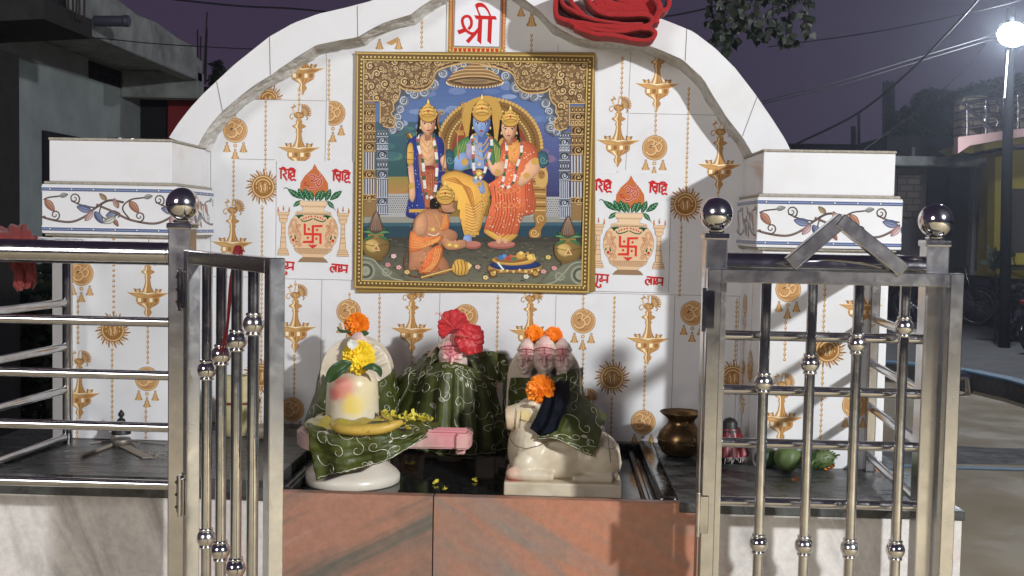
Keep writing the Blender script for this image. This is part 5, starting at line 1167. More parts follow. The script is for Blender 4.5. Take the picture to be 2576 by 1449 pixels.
def cloth(name, label, cat, rows, mt, pleat=(5, .006, .5), nu=60, nv=36, seed=1, thick=.0012, emb=10, parent=None, group=None, crush=.004, er=.0007):
    f0 = loft(rows); q = random.Random(seed); ph = [q.uniform(0, 6) for _ in range(4)]; off = Vector((seed*3.1, seed*1.7, 0))
    def nrm(u, v):
        e = .01; a = f0(min(1, u+e), v)-f0(max(0, u-e), v); b = f0(u, min(1, v+e))-f0(u, max(0, v-e)); n = a.cross(b)
        n = n.normalized() if n.length > 1e-12 else Vector((0, -1, 0)); return n if n.y < 0 else -n
    def fn(u, v):
        n = nrm(u, v); s_ = math.sin(u*pleat[0]*2*math.pi+ph[0]+1.2*math.sin(u*5+ph[1])); s_ = (abs(s_)**.7)*(1 if s_ > 0 else -1)
        A_ = pleat[1]*(pleat[2]+(1-pleat[2])*v)
        c = noise.noise(Vector((u*5, v*4, 0))+off)+.6*noise.noise(Vector((u*13, v*9, 2))+off)+.22*abs(noise.noise(Vector((u*34, v*16, 5))+off))
        return f0(u, v)+n*(s_*A_+c*crush)
    g = MB(); g.grid(fn, nu, nv)
    o = g.build(name, mt, parent, recalc=False)
    if label: tag(o, label, cat, group)
    sd = o.modifiers.new('thickness', 'SOLIDIFY'); sd.thickness = thick; sd.offset = 0
    if emb:
        g = MB(); Lu = (f0(1, .5)-f0(0, .5)).length or .1; Lv = (f0(.5, 1)-f0(.5, 0)).length or .1
        def P3(x, y):
            u, v = x/Lu, y/Lv
            if not (.01 < u < .99 and .01 < v < .99): return None
            p = fn(u, v); return p+nrm(u, v)*(thick*.5+er*.7)
        def line(pts, r):
            run = []
            for x, y in pts:
                p = P3(x, y)
                if p is None:
                    if len(run) > 2: g.tube(run, r, 5, smooth=True)
                    run = []
                else: run.append(p)
            if len(run) > 2: g.tube(run, r, 5, smooth=True)
        used = []
        for i in range(emb*2):
            for _ in range(12):
                x, y = q.uniform(.05, .95)*Lu, q.uniform(.06, .94)*Lv
                if all((x-a)**2+(y-b)**2 > .0011/max(1, emb/9) for a, b in used): break
            else: continue
            used.append((x, y)); s_ = q.uniform(.008, .016); a0 = q.uniform(0, 6); d = q.choice((-1, 1))
            line([(x+s_*(1-.78*t/22)*math.cos(a0+d*t*.27), y+s_*(1-.78*t/22)*math.sin(a0+d*t*.27)) for t in range(23)], er)
            x2, y2 = x+s_*math.cos(a0), y+s_*math.sin(a0); a1 = a0-d*1.5
            tail = [(x2+s_*2.2*t/14*math.cos(a1+t*.09*d), y2+s_*2.2*t/14*math.sin(a1+t*.09*d)) for t in range(15)]; line(tail, er*.9)
            if i % 2 == 0:                     # sequin petal at the end of the tail
                cx, cy_ = tail[-1]; ra, rb = s_*.40, s_*.22; th = q.uniform(0, 3)
                for sc_ in (1, .55): line([(cx+sc_*(ra*math.cos(t*.5)*math.cos(th)-rb*math.sin(t*.5)*math.sin(th)), cy_+sc_*(ra*math.cos(t*.5)*math.sin(th)+rb*math.sin(t*.5)*math.cos(th))) for t in range(14)], er*1.1)
        line([(Lu*t/60, Lv*.975+.0012*math.sin(t*2.2)) for t in range(61)], er*1.1)
        if g.v: g.build('embroidery', SILV, o, recalc=False)
    return o
cl = cloth('draped_cloth', 'green satin cloth with silver scrollwork hanging over the rim of the lingam stand', 'cloth',
      [[(772, 1062, -.455), (820, 1072, -.49), (880, 1074, -.50), (950, 1062, -.495), (1005, 1052, -.46), (1050, 1056, -.42), (1104, 1064, -.40)],
       [(779, 1084, -.530), (830, 1094, -.562), (900, 1097, -.566), (960, 1093, -.562), (1020, 1086, -.53), (1060, 1080, -.48), (1100, 1074, -.42)],
       [(784, 1140, -.540), (840, 1144, -.568), (900, 1140, -.570), (965, 1126, -.566), (1025, 1106, -.54), (1062, 1092, -.49), (1092, 1084, -.43)],
       [(801, 1207, -.545), (850, 1192, -.570), (905, 1180, -.572), (975, 1158, -.568), (1035, 1122, -.545), (1068, 1104, -.50), (1088, 1092, -.44)]], GREENC, (4, .0055, .15), 130, 60, 4, emb=11, crush=.006)
g = MB()
def ringf(u, v):
    a = R(170)+u*R(255); r = .0600+.040*v+.004*noise.noise(Vector((u*9, v*2, 3))); z = zpt+.030-.024*v**1.4+.0045*noise.noise(Vector((u*12, v*3, 7)))+.002*math.sin(u*40)+(.010*(1-v)*max(0, (u-.72)/.28))
    return Vector((LX+r*math.cos(a)*1.04, LY+r*math.sin(a)*.99, z))
g.grid(ringf, 110, 12); o = g.build('mustard_trim', YELC, cl, recalc=False); sd = o.modifiers.new('thickness', 'SOLIDIFY'); sd.thickness = .0015
cloth('draped_cloth', 'green embroidered cloth wrapped low round the cream idol behind the lingam', 'cloth',
      [[(804, 928, -.14), (822, 950, -.20), (860, 965, -.235), (905, 968, -.245), (955, 958, -.23), (985, 940, -.19), (992, 922, -.14)],
       [(786, 1000, -.14), (812, 1005, -.22), (860, 1010, -.26), (905, 1012, -.27), (960, 1008, -.25), (992, 1000, -.20), (1000, 985, -.14)],
       [(764, 1062, -.14), (800, 1070, -.23), (850, 1080, -.27), (905, 1082, -.285), (965, 1078, -.26), (1000, 1070, -.20), (1012, 1060, -.14)],
       [(762, 1118, -.15), (800, 1130, -.24), (850, 1140, -.28), (905, 1144, -.29), (965, 1140, -.27), (1000, 1130, -.21), (1015, 1115, -.15)]], GREENC, (5, .004, .3), 70, 40, 9, emb=12)
cc = cloth('draped_cloth', 'pleated green cloth covering the pink faced centre idol like a tent', 'cloth',
      [[(1052, 918, -.17), (1085, 914, -.215), (1120, 911, -.235), (1150, 912, -.235), (1180, 922, -.225), (1212, 935, -.195), (1245, 945, -.165)],
       [(1030, 965, -.17), (1070, 958, -.22), (1115, 950, -.255), (1155, 952, -.258), (1195, 962, -.24), (1228, 975, -.20), (1252, 985, -.165)],
       [(992, 1050, -.17), (1045, 1055, -.235), (1105, 1060, -.275), (1155, 1062, -.28), (1205, 1062, -.26), (1245, 1060, -.215), (1268, 1056, -.165)],
       [(985, 1120, -.175), (1045, 1132, -.245), (1105, 1146, -.285), (1155, 1150, -.29), (1205, 1148, -.27), (1252, 1140, -.22), (1284, 1126, -.165)]], GREENC, (6.5, .0085, .05), 120, 44, 14, emb=17, crush=.003)
for seed, rows in ((21, [[(1112, 862, -.165), (1085, 880, -.15), (1040, 915, -.14), (992, 955, -.135)], [(1100, 882, -.20), (1080, 905, -.19), (1040, 945, -.18), (985, 1000, -.17)], [(1098, 905, -.225), (1072, 940, -.215), (1030, 1000, -.19), (975, 1075, -.16)]]),
                   (22, [[(1172, 878, -.175), (1205, 884, -.155), (1240, 885, -.14), (1274, 892, -.13)], [(1178, 902, -.205), (1212, 912, -.18), (1245, 918, -.16), (1278, 922, -.14)], [(1196, 938, -.215), (1225, 952, -.19), (1250, 962, -.17), (1276, 958, -.15)]])):
    cloth('side_fold', None, None, rows, GREENC, (2.5, .004, .5), 44, 26, seed, emb=7, parent=cc)
cloth('draped_cloth', 'green embroidered cloth tied round the idol with three faces', 'cloth',
      [[(1268, 950, -.145), (1290, 950, -.19), (1330, 950, -.225), (1372, 950, -.235), (1415, 940, -.225), (1448, 930, -.19), (1466, 922, -.145)],
       [(1266, 1005, -.145), (1290, 1010, -.20), (1330, 1015, -.235), (1372, 1018, -.245), (1415, 1012, -.235), (1450, 1005, -.20), (1468, 995, -.145)],
       [(1262, 1075, -.15), (1290, 1085, -.205), (1330, 1090, -.245), (1372, 1092, -.255), (1415, 1088, -.245), (1452, 1080, -.205), (1470, 1070, -.15)],
       [(1258, 1135, -.155), (1290, 1145, -.21), (1330, 1150, -.25), (1372, 1152, -.26), (1415, 1150, -.25), (1455, 1142, -.21), (1474, 1130, -.155)]], GREENC, (4, .0035, .4), 70, 40, 31, emb=13)
cloth('draped_cloth', 'stiff green scarf with silver scrolls thrown over the neck of the bull statue', 'cloth',
      [[(1400, 975, -.425), (1438, 982, -.43), (1482, 1010, -.42), (1527, 1044, -.41)], [(1392, 1030, -.485), (1425, 1040, -.495), (1470, 1062, -.49), (1516, 1082, -.475)],
       [(1372, 1080, -.512), (1410, 1085, -.520), (1460, 1105, -.520), (1505, 1118, -.512)], [(1350, 1106, -.512), (1395, 1104, -.525), (1440, 1126, -.530), (1488, 1147, -.528)]], GREENC, (1.6, .003, .5), 60, 40, 41, emb=8, crush=.003)
cloth('velvet_cloth', 'small dark navy velvet cloth tucked round the neck of the bull statue', 'cloth',
      [[(1380, 968, -.43), (1405, 960, -.42), (1432, 956, -.41)], [(1368, 1005, -.490), (1395, 1010, -.502), (1432, 1010, -.505)], [(1350, 1050, -.498), (1382, 1055, -.515), (1415, 1050, -.518)], [(1336, 1078, -.498), (1360, 1096, -.520), (1402, 1082, -.528)]],
      NAVY, (1.5, .004, .6), 34, 40, 44, emb=0, crush=.004)
# ================================================================ FLOWERS AND OFFERINGS
OR = mat('orange_petals', attr=True, rough=.6, sss=.0); LEAFM = mat('green_leaf', (.035, .085, .022, 1), .38, noise_=.35, scale=60)
def petal_strip(g, c, N_, tang, L_, w_, curl, col, ruff=0):
    c = Vector(c); N_ = N_.normalized(); s_ = N_.cross(tang).normalized(); vs = []
    for i in range(4):
        t = i/3; ww = w_*(.35, .8, 1, .75)[i]; cp = c+tang*(L_*t)+N_*(curl*t*t)
        for k in (-1, 0, 1): vs.append(cp+s_*(k*ww/2)+N_*((.12*w_ if k else 0)+(ruff*random.uniform(-1, 1) if i > 1 else 0)))
    g.add(vs, [(i*3+j, i*3+j+1, i*3+j+4, i*3+j+3) for i in range(3) for j in range(2)], True, col)
def marigold(label, c, r, col, col2, facing=(0, -1, .2), group=None, seed=1, squash=.75, ragged=0):
    q = random.Random(seed); F = Vector(facing).normalized(); X = F.orthogonal().normalized(); Y_ = F.cross(X); g = MB(); c = Vector(c)
    layers = 11
    for L_ in range(layers):
        th = R(5+L_*9.6); n = int(6+L_*4.4)
        for k in range(n):
            ph = 2*math.pi*(k+q.random()*.7)/n; th2 = th+q.uniform(-.1, .1)
            if ragged and q.random() < ragged: continue
            d = (F*math.cos(th2)*squash+(X*math.cos(ph)+Y_*math.sin(ph))*math.sin(th2))
            out = (X*math.cos(ph)+Y_*math.sin(ph)); tang = (out*.9+d*.6+F*q.uniform(-.2, .3)).normalized()
            t = q.random(); cc_ = tuple(col[i]*(1-t)+col2[i]*t for i in range(3))+(1,)
            petal_strip(g, c+d*r*.72, d.normalized(), tang, r*q.uniform(.22, .33), r*q.uniform(.16, .25), r*q.uniform(-.05, .15), cc_, r*.05)
    g.ball(c, r*.66, 14, 8, (1, 1, 1)); 
    g.c = [col2 if x is None else x for x in g.c]
    o = g.build('marigold', OR, None, recalc=False); tag(o, label, 'flower', group); return o
OA, OB = S(255, 158, 20), S(246, 120, 6); YA_, YB_ = S(250, 226, 50), S(240, 196, 24)
marigold('orange marigold on top of the idol behind the lingam', at(898, 817, -.165), .0275, OA, OB, (0, -1, .1), 'marigolds laid on the idols', 1)
marigold('yellow marigold lying against the top of the lingam', at(902, 898, -.470), .0325, YA_, YB_, (.25, -1, .15), 'marigolds laid on the idols', 2)
marigold('left one of the two orange marigolds above the three faces', at(1343, 842, -.17), .0215, OA, OB, (0, -1, .2), 'marigolds laid on the idols', 3)
marigold('right one of the two orange marigolds above the three faces', at(1392, 844, -.17), .020, S(250, 140, 12), OB, (0, -1, .3), 'marigolds laid on the idols', 4)
marigold('crushed orange marigold on the head of the bull statue', at(1360, 980, -.47), .029, OA, OB, (-.3, -1, .3), 'marigolds laid on the idols', 5, .9, .25)
def leaf_obj(name, label, cat, pts, w_, mt, Ydir=(0, -1, .25), fold=.25, group=None):
    P = [at(*p) for p in pts]; f = []
    P = catmull(P, 6); k = len(P); N_ = Vector(Ydir).normalized(); vs = []
    for i, p in enumerate(P):
        t = i/(k-1); ww = w_*math.sin(math.pi*min(1, t*.94+.03))**.7; tg = (P[min(k-1, i+1)]-P[max(0, i-1)]).normalized(); s_ = N_.cross(tg).normalized()
        for a in (-1, -.5, 0, .5, 1): vs.append(p+s_*(a*ww/2)+N_*(-fold*ww*(1-abs(a))+.0006*math.sin(i*2.1+a*4)))
    g = MB(); g.add(vs, [(i*5+j, i*5+j+1, i*5+j+6, i*5+j+5) for i in range(k-1) for j in range(4)], True)
    o = g.build(name, mt, None, recalc=False); tag(o, label, cat, group); sd = o.modifiers.new('t', 'SOLIDIFY'); sd.thickness = .0006; return o
LG = 'green leaves laid on the idols'
leaf_obj('leaf', 'broad green leaf drooping from the left of the yellow marigold on the lingam', 'leaf', [(884, 912, -.500), (868, 918, -.508), (846, 932, -.508), (832, 948, -.503), (827, 962, -.498)], .030, LEAFM, group=LG)
leaf_obj('leaf', 'green leaf bending over the right shoulder of the lingam', 'leaf', [(912, 928, -.496), (935, 922, -.50), (952, 930, -.495), (958, 948, -.49)], .016, LEAFM, group=LG)
leaf_obj('leaf', 'slim green leaf under the orange marigold, left side of its idol', 'leaf', [(886, 836, -.185), (868, 834, -.188), (856, 832, -.186), (848, 822, -.182)], .008, LEAFM, group=LG)
leaf_obj('leaf', 'small green leaf under the orange marigold, right side of its idol', 'leaf', [(906, 836, -.188), (918, 838, -.19), (928, 838, -.186)], .013, LEAFM, group=LG)
# white jasmine-like bud cluster
WH = mat('white_petals', (.75, .76, .68, 1), .5); g = MB(); c0 = at(886, 864, -.492)
for i in range(11):
    a = i*.6; d = Vector((math.cos(a), -.4, math.sin(a)*.8)).normalized(); petal_strip(g, c0, Vector((0, -1, 0)), d, random.uniform(.009, .016), .007, -.002, None)
tag(g.build('white_flower', WH, None, recalc=False), 'small white flower above the yellow marigold on the lingam', 'flower')
# hibiscus
HIB = mat('hibiscus_petals', (.58, .012, .018, 1), .5, noise_=.4, scale=90, sheen=.3)
STAM = mat('hibiscus_stamen', (.70, .12, .10, 1), .5)
def hibiscus(label, c, r, F, st, rot, seed):
    q = random.Random(seed); F = Vector(F).normalized(); X = F.orthogonal().normalized(); Y_ = F.cross(X); c = Vector(c)
    e = empty('hibiscus', c, label, 'flower', 'red hibiscus flowers')
    for k in range(5):
        ph = rot+k*2*math.pi/5+q.uniform(-.15, .15); out = X*math.cos(ph)+Y_*math.sin(ph); s_ = F.cross(out); L_ = r*q.uniform(.9, 1.15); cup = q.uniform(-.05, .3)
        def fn(u, v):
            ww = (.12+1.1*math.sin(math.pi*min(1, v*.74+.02))**.9)*L_*.52
            x = (u-.5)*2
            return c+out*(L_*v)+s_*(x*ww)+F*(L_*(cup*v*v*.9-.1*x*x*v+.09*math.sin(x*8+k)*v*v+.09*noise.noise(Vector((x*2+k*3, v*3, seed)))))
        g = MB(); g.grid(fn, 12, 10); p = g.build('petal', HIB, e, recalc=False); sd = p.modifiers.new('t', 'SOLIDIFY'); sd.thickness = .0006
    g = MB(); S_ = Vector(st).normalized(); tip = c+S_*r*1.15+F*r*.3
    g.tube([c, c+S_*r*.5+F*r*.35, tip], .0011, 6)
    for i in range(22):
        t = q.uniform(.55, 1.05); p = c.lerp(tip, t)+F*r*.12; d = Vector((q.uniform(-1, 1), q.uniform(-1, .2), q.uniform(-1, 1))).normalized(); g.tube([p, p+d*.006], .0003, 4); g.ball(p+d*.0062, .0010, 6, 4)
    g.build('stamen', STAM, e, recalc=False)
hibiscus('red hibiscus tilted up at the left on the centre idol', at(1140, 822, -.19), .036, (-.25, -1, .35), (-1, -.2, .9), .5, 3)
hibiscus('red hibiscus hanging at the right on the centre idol', at(1185, 850, -.228), .034, (.3, -1, .1), (-1, -.3, .25), 1.1, 8)
# banana
BAN = mat('ripe_banana_skin', (.60, .40, .07, 1), .45, noise_=.25, scale=30, col2=(.14, .07, .02, 1), ramp=(.58, .70)); BTIP = mat('banana_tip', (.07, .04, .02, 1), .8)
e = empty('banana', at(910, 1082, -.56), 'ripe yellow banana with brown spots lying in front of the lingam', 'banana')
pts = catmull([at(836, 1070, -.545), at(862, 1080, -.566), (at(910, 1082, -.575)), at(960, 1078, -.568), at(994, 1068, -.555), at(1010, 1062, -.545)], 8); k = len(pts); g = MB()
g.tube(pts, [.0022+.0098*math.sin(math.pi*min(.93, max(.06, i/(k-1)*.92+.06)))**.55 for i in range(k)], 7); g.build('fruit', BAN, e)
g = MB(); g.tube([pts[-1], pts[-1]+Vector((.007, .003, .005))], [.0052, .003], 7); g.tube([pts[0], pts[0]+Vector((-.006, 0, .003))], [.003, .0012], 7); g.build('stem', BTIP, e)
# petals
PY = mat('yellow_petal', (.72, .62, .07, 1), .55, noise_=.3, scale=80); PO = mat('orange_petal', (.72, .20, .01, 1), .55)
def petal(label, c, size, mt, group, seed):
    q = random.Random(seed); g = MB(); c = Vector(c)
    for i in range(q.randint(3, 5)):
        d = Vector((q.uniform(-1, 1), q.uniform(-1, 1), q.uniform(-.1, .8))).normalized(); petal_strip(g, c+Vector((q.uniform(-.3, .3)*size, q.uniform(-.3, .3)*size, .001+q.uniform(0, .2)*size)), Vector((q.uniform(-.6, .6), -.5, 1)), d, size*q.uniform(.6, 1), size*q.uniform(.5, .8), q.uniform(-.3, .4)*size, None, size*.1)
    o = g.build('petal', mt, None, recalc=False); return tag(o, label, 'petal', group)
qq = random.Random(5)
hp = [(964, 1044, -.47), (975, 1051, -.48), (985, 1049, -.475), (993, 1057, -.485), (1003, 1055, -.47), (1012, 1059, -.475), (1022, 1052, -.45), (1032, 1057, -.455), (1041, 1050, -.44), (1050, 1055, -.44), (1060, 1053, -.43), (1070, 1056, -.425), (1046, 1060, -.445), (1077, 1062, -.42), (1016, 1064, -.48), (1066, 1063, -.43), (1028, 1063, -.46)]
for i, (x, y, Y) in enumerate(hp): petal('yellow petals heaped on the green cloth right of the lingam', at(x, y, Y), .014, PY, 'yellow petals heaped on the stand', i)
for i, (x, y, Y) in enumerate(((1020, 1080, -.54), (1032, 1079, -.535))): petal(('loose yellow petal touching the tip of the banana', 'loose yellow petal one step right of the banana tip')[i], at(x, y, Y), .013, PY, 'petals beside the banana', 30+i)
tp = [(980, 1163, 'yellow petal on the black tray just right of the hanging green cloth'), (1022, 1172, 'large yellow petal in the middle of the black tray'), (1097, 1219, 'yellow petal near the front of the tray, between lingam and bull'), (1191, 1212, 'yellow petal on the tray just left of the bull statue base'), (1120, 1236, 'yellow petal at the front edge of the tray'), (1658, 1251, 'yellow petal at the right front corner of the black tray')]
for i, (x, y, l) in enumerate(tp): q = atz(x, y, -.402); petal(l, (q.x, min(q.y, -.1) if q.y > -.6 else -.6, -.4005), .011 if i != 1 else .017, PY, 'petals scattered on the black tray', 50+i)
for i, (x, y, l, mt) in enumerate(((1915, 1197, 'flat yellow petal on the right slab behind the gate bars', PY), (2000, 1213, 'small orange petal on the right slab below the round gourd', PO), (2115, 1170, 'orange petals at the stem end of the spiny gourd', PO), (2090, 1183, 'orange petals under the spiny gourd', PO), (2190, 1181, 'orange petals behind the foot of the right back post', PO), (2217, 1187, 'orange petals in the far right corner of the slab', PO), (1622, 1108, 'orange petal in the back corner of the tray', PO))):
    q = atz(x, y, ZS); petal(l, (q.x, q.y, ZS+.001), .012 if i not in (2, 3) else .018, mt, None, 70+i)
# brass pot
BRASS = mat('tarnished_brass', (.27, .17, .07, 1), .3, metal=.9, noise_=.4, scale=18, col2=(.09, .05, .03, 1), ramp=(.4, .65), rvar=.2)  # tarnish, plus the gate post's shade put into both colours
pc = Vector((.826, -.168, ZS)); zm = at(1700, 1036, -.168).z-ZS
e = empty('brass_pot', pc, 'tarnished brass water pot with a wide flared rim standing behind the gate hinge post', 'pot')
g = MB(); g.lathe([(.001, .001), (.032, .001), (.045, .010), (.0555, .030), (.0565, .045), (.050, .062), (.036, .076), (.031, .084), (.034, .092), (.046, zm-.006), (.053, zm), (.0515, zm+.0012), (.044, zm-.006), (.030, .090), (.027, .084), (.030, .07), (.045, .05), (.045, .02), (.001, .008)], pc, 44); g.build('vessel', BRASS, e)
g = MB(); g.lathe([(.0567, .0), (.0585, .0012), (.0585, .0028), (.0562, .004)], pc+Vector((0, 0, .040)), 44); g.build('band', BRASS, e)
# red wrapped figure
qr = atz(1838, 1168, ZS); e = empty('wrapped_figure', qr, 'small dark figure wrapped in red cloth with a silver tinsel hem, behind the gate', 'figurine')
RSAT = mat('red_satin', (.17, .004, .008, 1), .4, noise_=.4, scale=60); BLK = mat('soot_black', (.008, .008, .009, 1), .5); TINS = mat('silver_tinsel', (.7, .62, .6, 1), .3, metal=.8)
cx, cy_ = .935, -.215
g = MB(); g.lathe([(.001, 0), (.030, 0), (.034, .02), (.026, .075), (.018, .082), (.018, .092), (.012, .100), (.001, .104)], (cx, cy_, ZS+.001), 24); g.build('figure', BLK, e)
g = MB(); g.grid(lambda u, v: Vector((cx+(.024+.022*v+.004*math.sin(u*2*math.pi*9)*v)*math.cos(u*2*math.pi), cy_+(.024+.018*v+.004*math.sin(u*2*math.pi*9)*v)*math.sin(u*2*math.pi), ZS+.080-.063*v)), 72, 14); o = g.build('red_wrap', RSAT, e, recalc=False)
g = MB(); q = random.Random(2)
for i in range(90):
    u = q.uniform(-2.9, .2); p = Vector((cx+.047*math.cos(u), cy_+.043*math.sin(u), ZS+.018)); g.tube([p, p+Vector((q.uniform(-.006, .006), q.uniform(-.008, .002), q.uniform(-.015, 0)))], .0006, 4)
g.build('tinsel_hem', TINS, o, recalc=False)
# gourds
GRD = mat('green_gourd_skin', (.10, .15, .045, 1), .5, noise_=.3, scale=25, col2=(.24, .27, .14, 1), ramp=(.5, .75), stretch=(1, 1, .5)); GRD2 = mat('dark_green_gourd', (.03, .055, .015, 1), .5, noise_=.4, scale=30)  # GRD is darkened to carry the shade of the gate post in its colour
def fruit(name, label, c, r, sc_, mt, rot=(0, 0, 0), spikes=0):
    e = empty(name, c, label, 'gourd'); g = MB(); M = Euler(rot).to_matrix()
    vs = MB(); vs.ball((0, 0, 0), 1, 36, 22); P = []
    for v in vs.v:
        v = Vector(v); b = 1+.03*math.cos(math.atan2(v.y, v.x)*8)*(1-v.z*v.z)+.03*noise.noise(v*3); P.append(Vector(c)+M @ Vector((v.x*r*sc_[0]*b, v.y*r*sc_[1]*b, v.z*r*sc_[2])))
    g.add(P, vs.f, True); g.build('fruit', mt, e)
    g = MB(); a = Vector(c)+M @ Vector((0, 0, r*sc_[2]*.96)); d = M @ Vector((0, 0, 1)); g.tube([a, a+d*.007+Vector((.002, 0, .002)), a+d*.014], [.003, .0022, .0018], 7); g.build('stem', LEAFM, e)
    if spikes:
        g = MB(); q = random.Random(4)
        for i in range(spikes):
            v = Vector((q.gauss(0, 1), q.gauss(0, 1), q.gauss(0, 1))).normalized(); n_ = M @ v; p = Vector(c)+M @ Vector((v.x*r*sc_[0], v.y*r*sc_[1], v.z*r*sc_[2])); g.tube([p, p+n_*.0035, p+n_*.0065+Vector((0, 0, -.001))], [.0011, .0008, .0002], 5)
        g.build('spines', LEAFM, e)
    return e
q = atz(1985, 1190, ZS); fruit('gourd', 'round pale green gourd on the right slab, seen between gate bars', (q.x, q.y+.02, ZS+.030), .030, (1.02, 1, 1.0), GRD, (.2, .3, 0))
q = atz(1930, 1178, ZS); fruit('gourd', 'dark green gourd lying in shade left of the round pale one', (q.x, q.y+.01, ZS+.023), .023, (1.0, 1, 1.3), GRD2, (0, 1.4, .3))
q = atz(2065, 1186, ZS); fruit('gourd', 'spiny green gourd lying on the right slab beside the round one', (q.x, q.y+.02, ZS+.024), .0235, (1.0, 1, 1.5), GRD, (0, 1.3, -.2), 170)
LEAF2 = mat('fresh_leaf', (.10, .24, .03, 1), .45, noise_=.3, scale=40)
leaf_obj('leaf', 'fresh green leaf between the two pale gourds', 'leaf', [(2052, 1140, -.34), (2040, 1152, -.345), (2030, 1168, -.35), (2022, 1182, -.352)], .022, LEAF2)
# ================================================================ SMALL THINGS ROUND THE SHRINE
# folded red cloth on the arch
e = empty('folded_cloth', at(1545, 60, -.11), 'thick red fleece cloth folded in layers, hung over the top of the arch', 'cloth')
def crp(x, y): p = at(1368.5+x/7.385, y/7.385, -.150); return (p.x, p.z)
def ribbon(pts, th, name='layer', ya=-.150, yb=-.079):
    P = catmull([(*crp(x, y), 0) for x, y in pts], 7); k = len(P); l = []; r = []
    for i in range(k):
        t = (P[min(k-1, i+1)]-P[max(0, i-1)]).normalized(); n_ = Vector((-t.y, t.x, 0)); l.append(P[i]+n_*th/2); r.append(P[i]-n_*th/2)
    g = MB(); ring = l+r[::-1]; n = len(ring); NY = 8; vs = []
    for j in range(NY+1):
        y = ya+(yb-ya)*j/NY; sh = 1 if 0 < j < NY else 0
        for q_ in ring: 
            nz = .0022*noise.noise(Vector((q_.x*30, q_.y*30, y*40))); vs.append((q_.x+nz, y+(.0015*noise.noise(Vector((q_.x*60, q_.y*60, 5))) if not sh else 0), q_.y+nz))
    g.add(vs, [(j*n+i, j*n+(i+1) % n, (j+1)*n+(i+1) % n, (j+1)*n+i) for j in range(NY) for i in range(n)], True)
    fr = [(i, i+1, 2*k-2-i, 2*k-1-i) for i in range(k-1)]
    g.add([vs[i] for i in range(n)], fr, True); g.add([vs[NY*n+i] for i in range(n)], fr, True)
    o = g.build(name, REDC, e, weld=1e-6); bv = o.modifiers.new('b', 'BEVEL'); bv.width = .003; bv.segments = 2; bv.limit_method = 'ANGLE'; return o
ribbon([(262, -160), (225, 0), (215, 150), (245, 290), (380, 360), (620, 400), (900, 455), (1200, 492), (1600, 500), (1880, 480), (2010, 410), (1995, 310), (1850, 262), (1600, 272), (1250, 262), (1020, 200), (880, 80), (800, -80), (770, -160)], .0105)
ribbon([(330, -160), (330, 20), (430, 130), (620, 230), (860, 330), (1150, 400), (1500, 440), (1850, 440)], .0085)
ribbon([(515, -160), (500, 0), (560, 110), (740, 260)], .0095)
ribbon([(470, 395), (620, 450), (900, 530), (1200, 575), (1480, 570), (1750, 520), (1960, 525), (2060, 600), (2030, 700), (1900, 745), (1700, 730), (1450, 680), (1250, 650), (1000, 635), (760, 570), (560, 480)], .0100)
ribbon([(2180, 210), (2270, 170), (2330, 60), (2330, -160)], .010)
ribbon([(900, -20), (1050, 130), (1280, 215), (1700, 225), (2050, 215), (2180, 180)], .011, ya=-.128)
ribbon([(980, -60), (1120, 90), (1400, 160), (1760, 150), (2090, 120)], .020, ya=-.128)
ribbon([(1040, -140), (1200, 10), (1500, 85), (1800, 70), (2110, 30)], .018, ya=-.128)
ribbon([(1300, -150), (1500, -40), (1800, -20), (2150, -60)], .018, ya=-.128)
ribbon([(2060, -60), (2140, 60), (2150, 190), (2090, 320), (2100, 430)], .014)
# red cloth on the left side rail
REDD = mat('faded_red_cotton', (.20, .022, .02, 1), .85, noise_=.4, scale=40, sheen=.2)
cloth('hanging_cloth', 'faded red rag hung over the side rail at the far left', 'cloth',
      [[(-25, 655, -.62), (30, 660, -.64), (55, 700, -.645), (80, 730, -.64)], [(-25, 600, -.66), (30, 610, -.67), (70, 655, -.67), (92, 700, -.665)], [(-25, 578, -.62), (20, 576, -.64), (62, 574, -.64), (92, 606, -.64)], [(-25, 600, -.58), (20, 600, -.58), (60, 600, -.58), (88, 612, -.58)]],
      REDD, (2, .006, .6), 44, 30, 61, emb=0, crush=.006, thick=.002)
cloth('hanging_cloth', 'red rag end dangling below the far left top rail', 'cloth',
      [[(18, 640, -.655), (40, 640, -.66), (72, 640, -.655)], [(26, 680, -.655), (48, 680, -.665), (90, 676, -.655)], [(34, 728, -.655), (50, 732, -.665), (72, 722, -.655)]],
      REDD, (2, .005, .6), 30, 30, 63, emb=0, crush=.006, thick=.002)
# red thread on the left gate
THR = mat('red_thread', (.22, .012, .018, 1), .8); g = MB(); q = random.Random(6)
gy = lambda px: hy+math.sin(ang)*((px-497)/(712-497))*ll*1.0
Yt = hy+math.sin(ang)*ll*.46
for k in range(5):
    o_ = q.uniform(-4, 4); P = [(594+o_*.5, 632, Yt-.016), (590+o_*.4, 655, Yt-.018), (583+o_, 700, Yt-.020), (578+o_, 760, Yt-.022), (573+o_*.6, 815, Yt-.021), (566+o_*1.6, 860, Yt-.020), (558+o_*2.5, 880+q.uniform(-8, 14), Yt-.019)]
    g.tube(catmull([at(*p) for p in P], 6), .0012, 5)
for k in range(3):
    c = at(594+k*3, 643, Yt); g.tube([c+Vector((.001*k, math.cos(a)*.0165, math.sin(a)*.0165)) for a in [i/12*2*math.pi for i in range(13)]], .0016, 5)
g.tube(catmull([at(596, 633, Yt-.017), at(606, 627, Yt-.017), at(616, 633, Yt-.015)], 5), .0015, 5)
tag(g.build('knotted_thread', THR, None, recalc=False), 'red sacred thread knotted round the top bar of the open left gate leaf', 'thread')
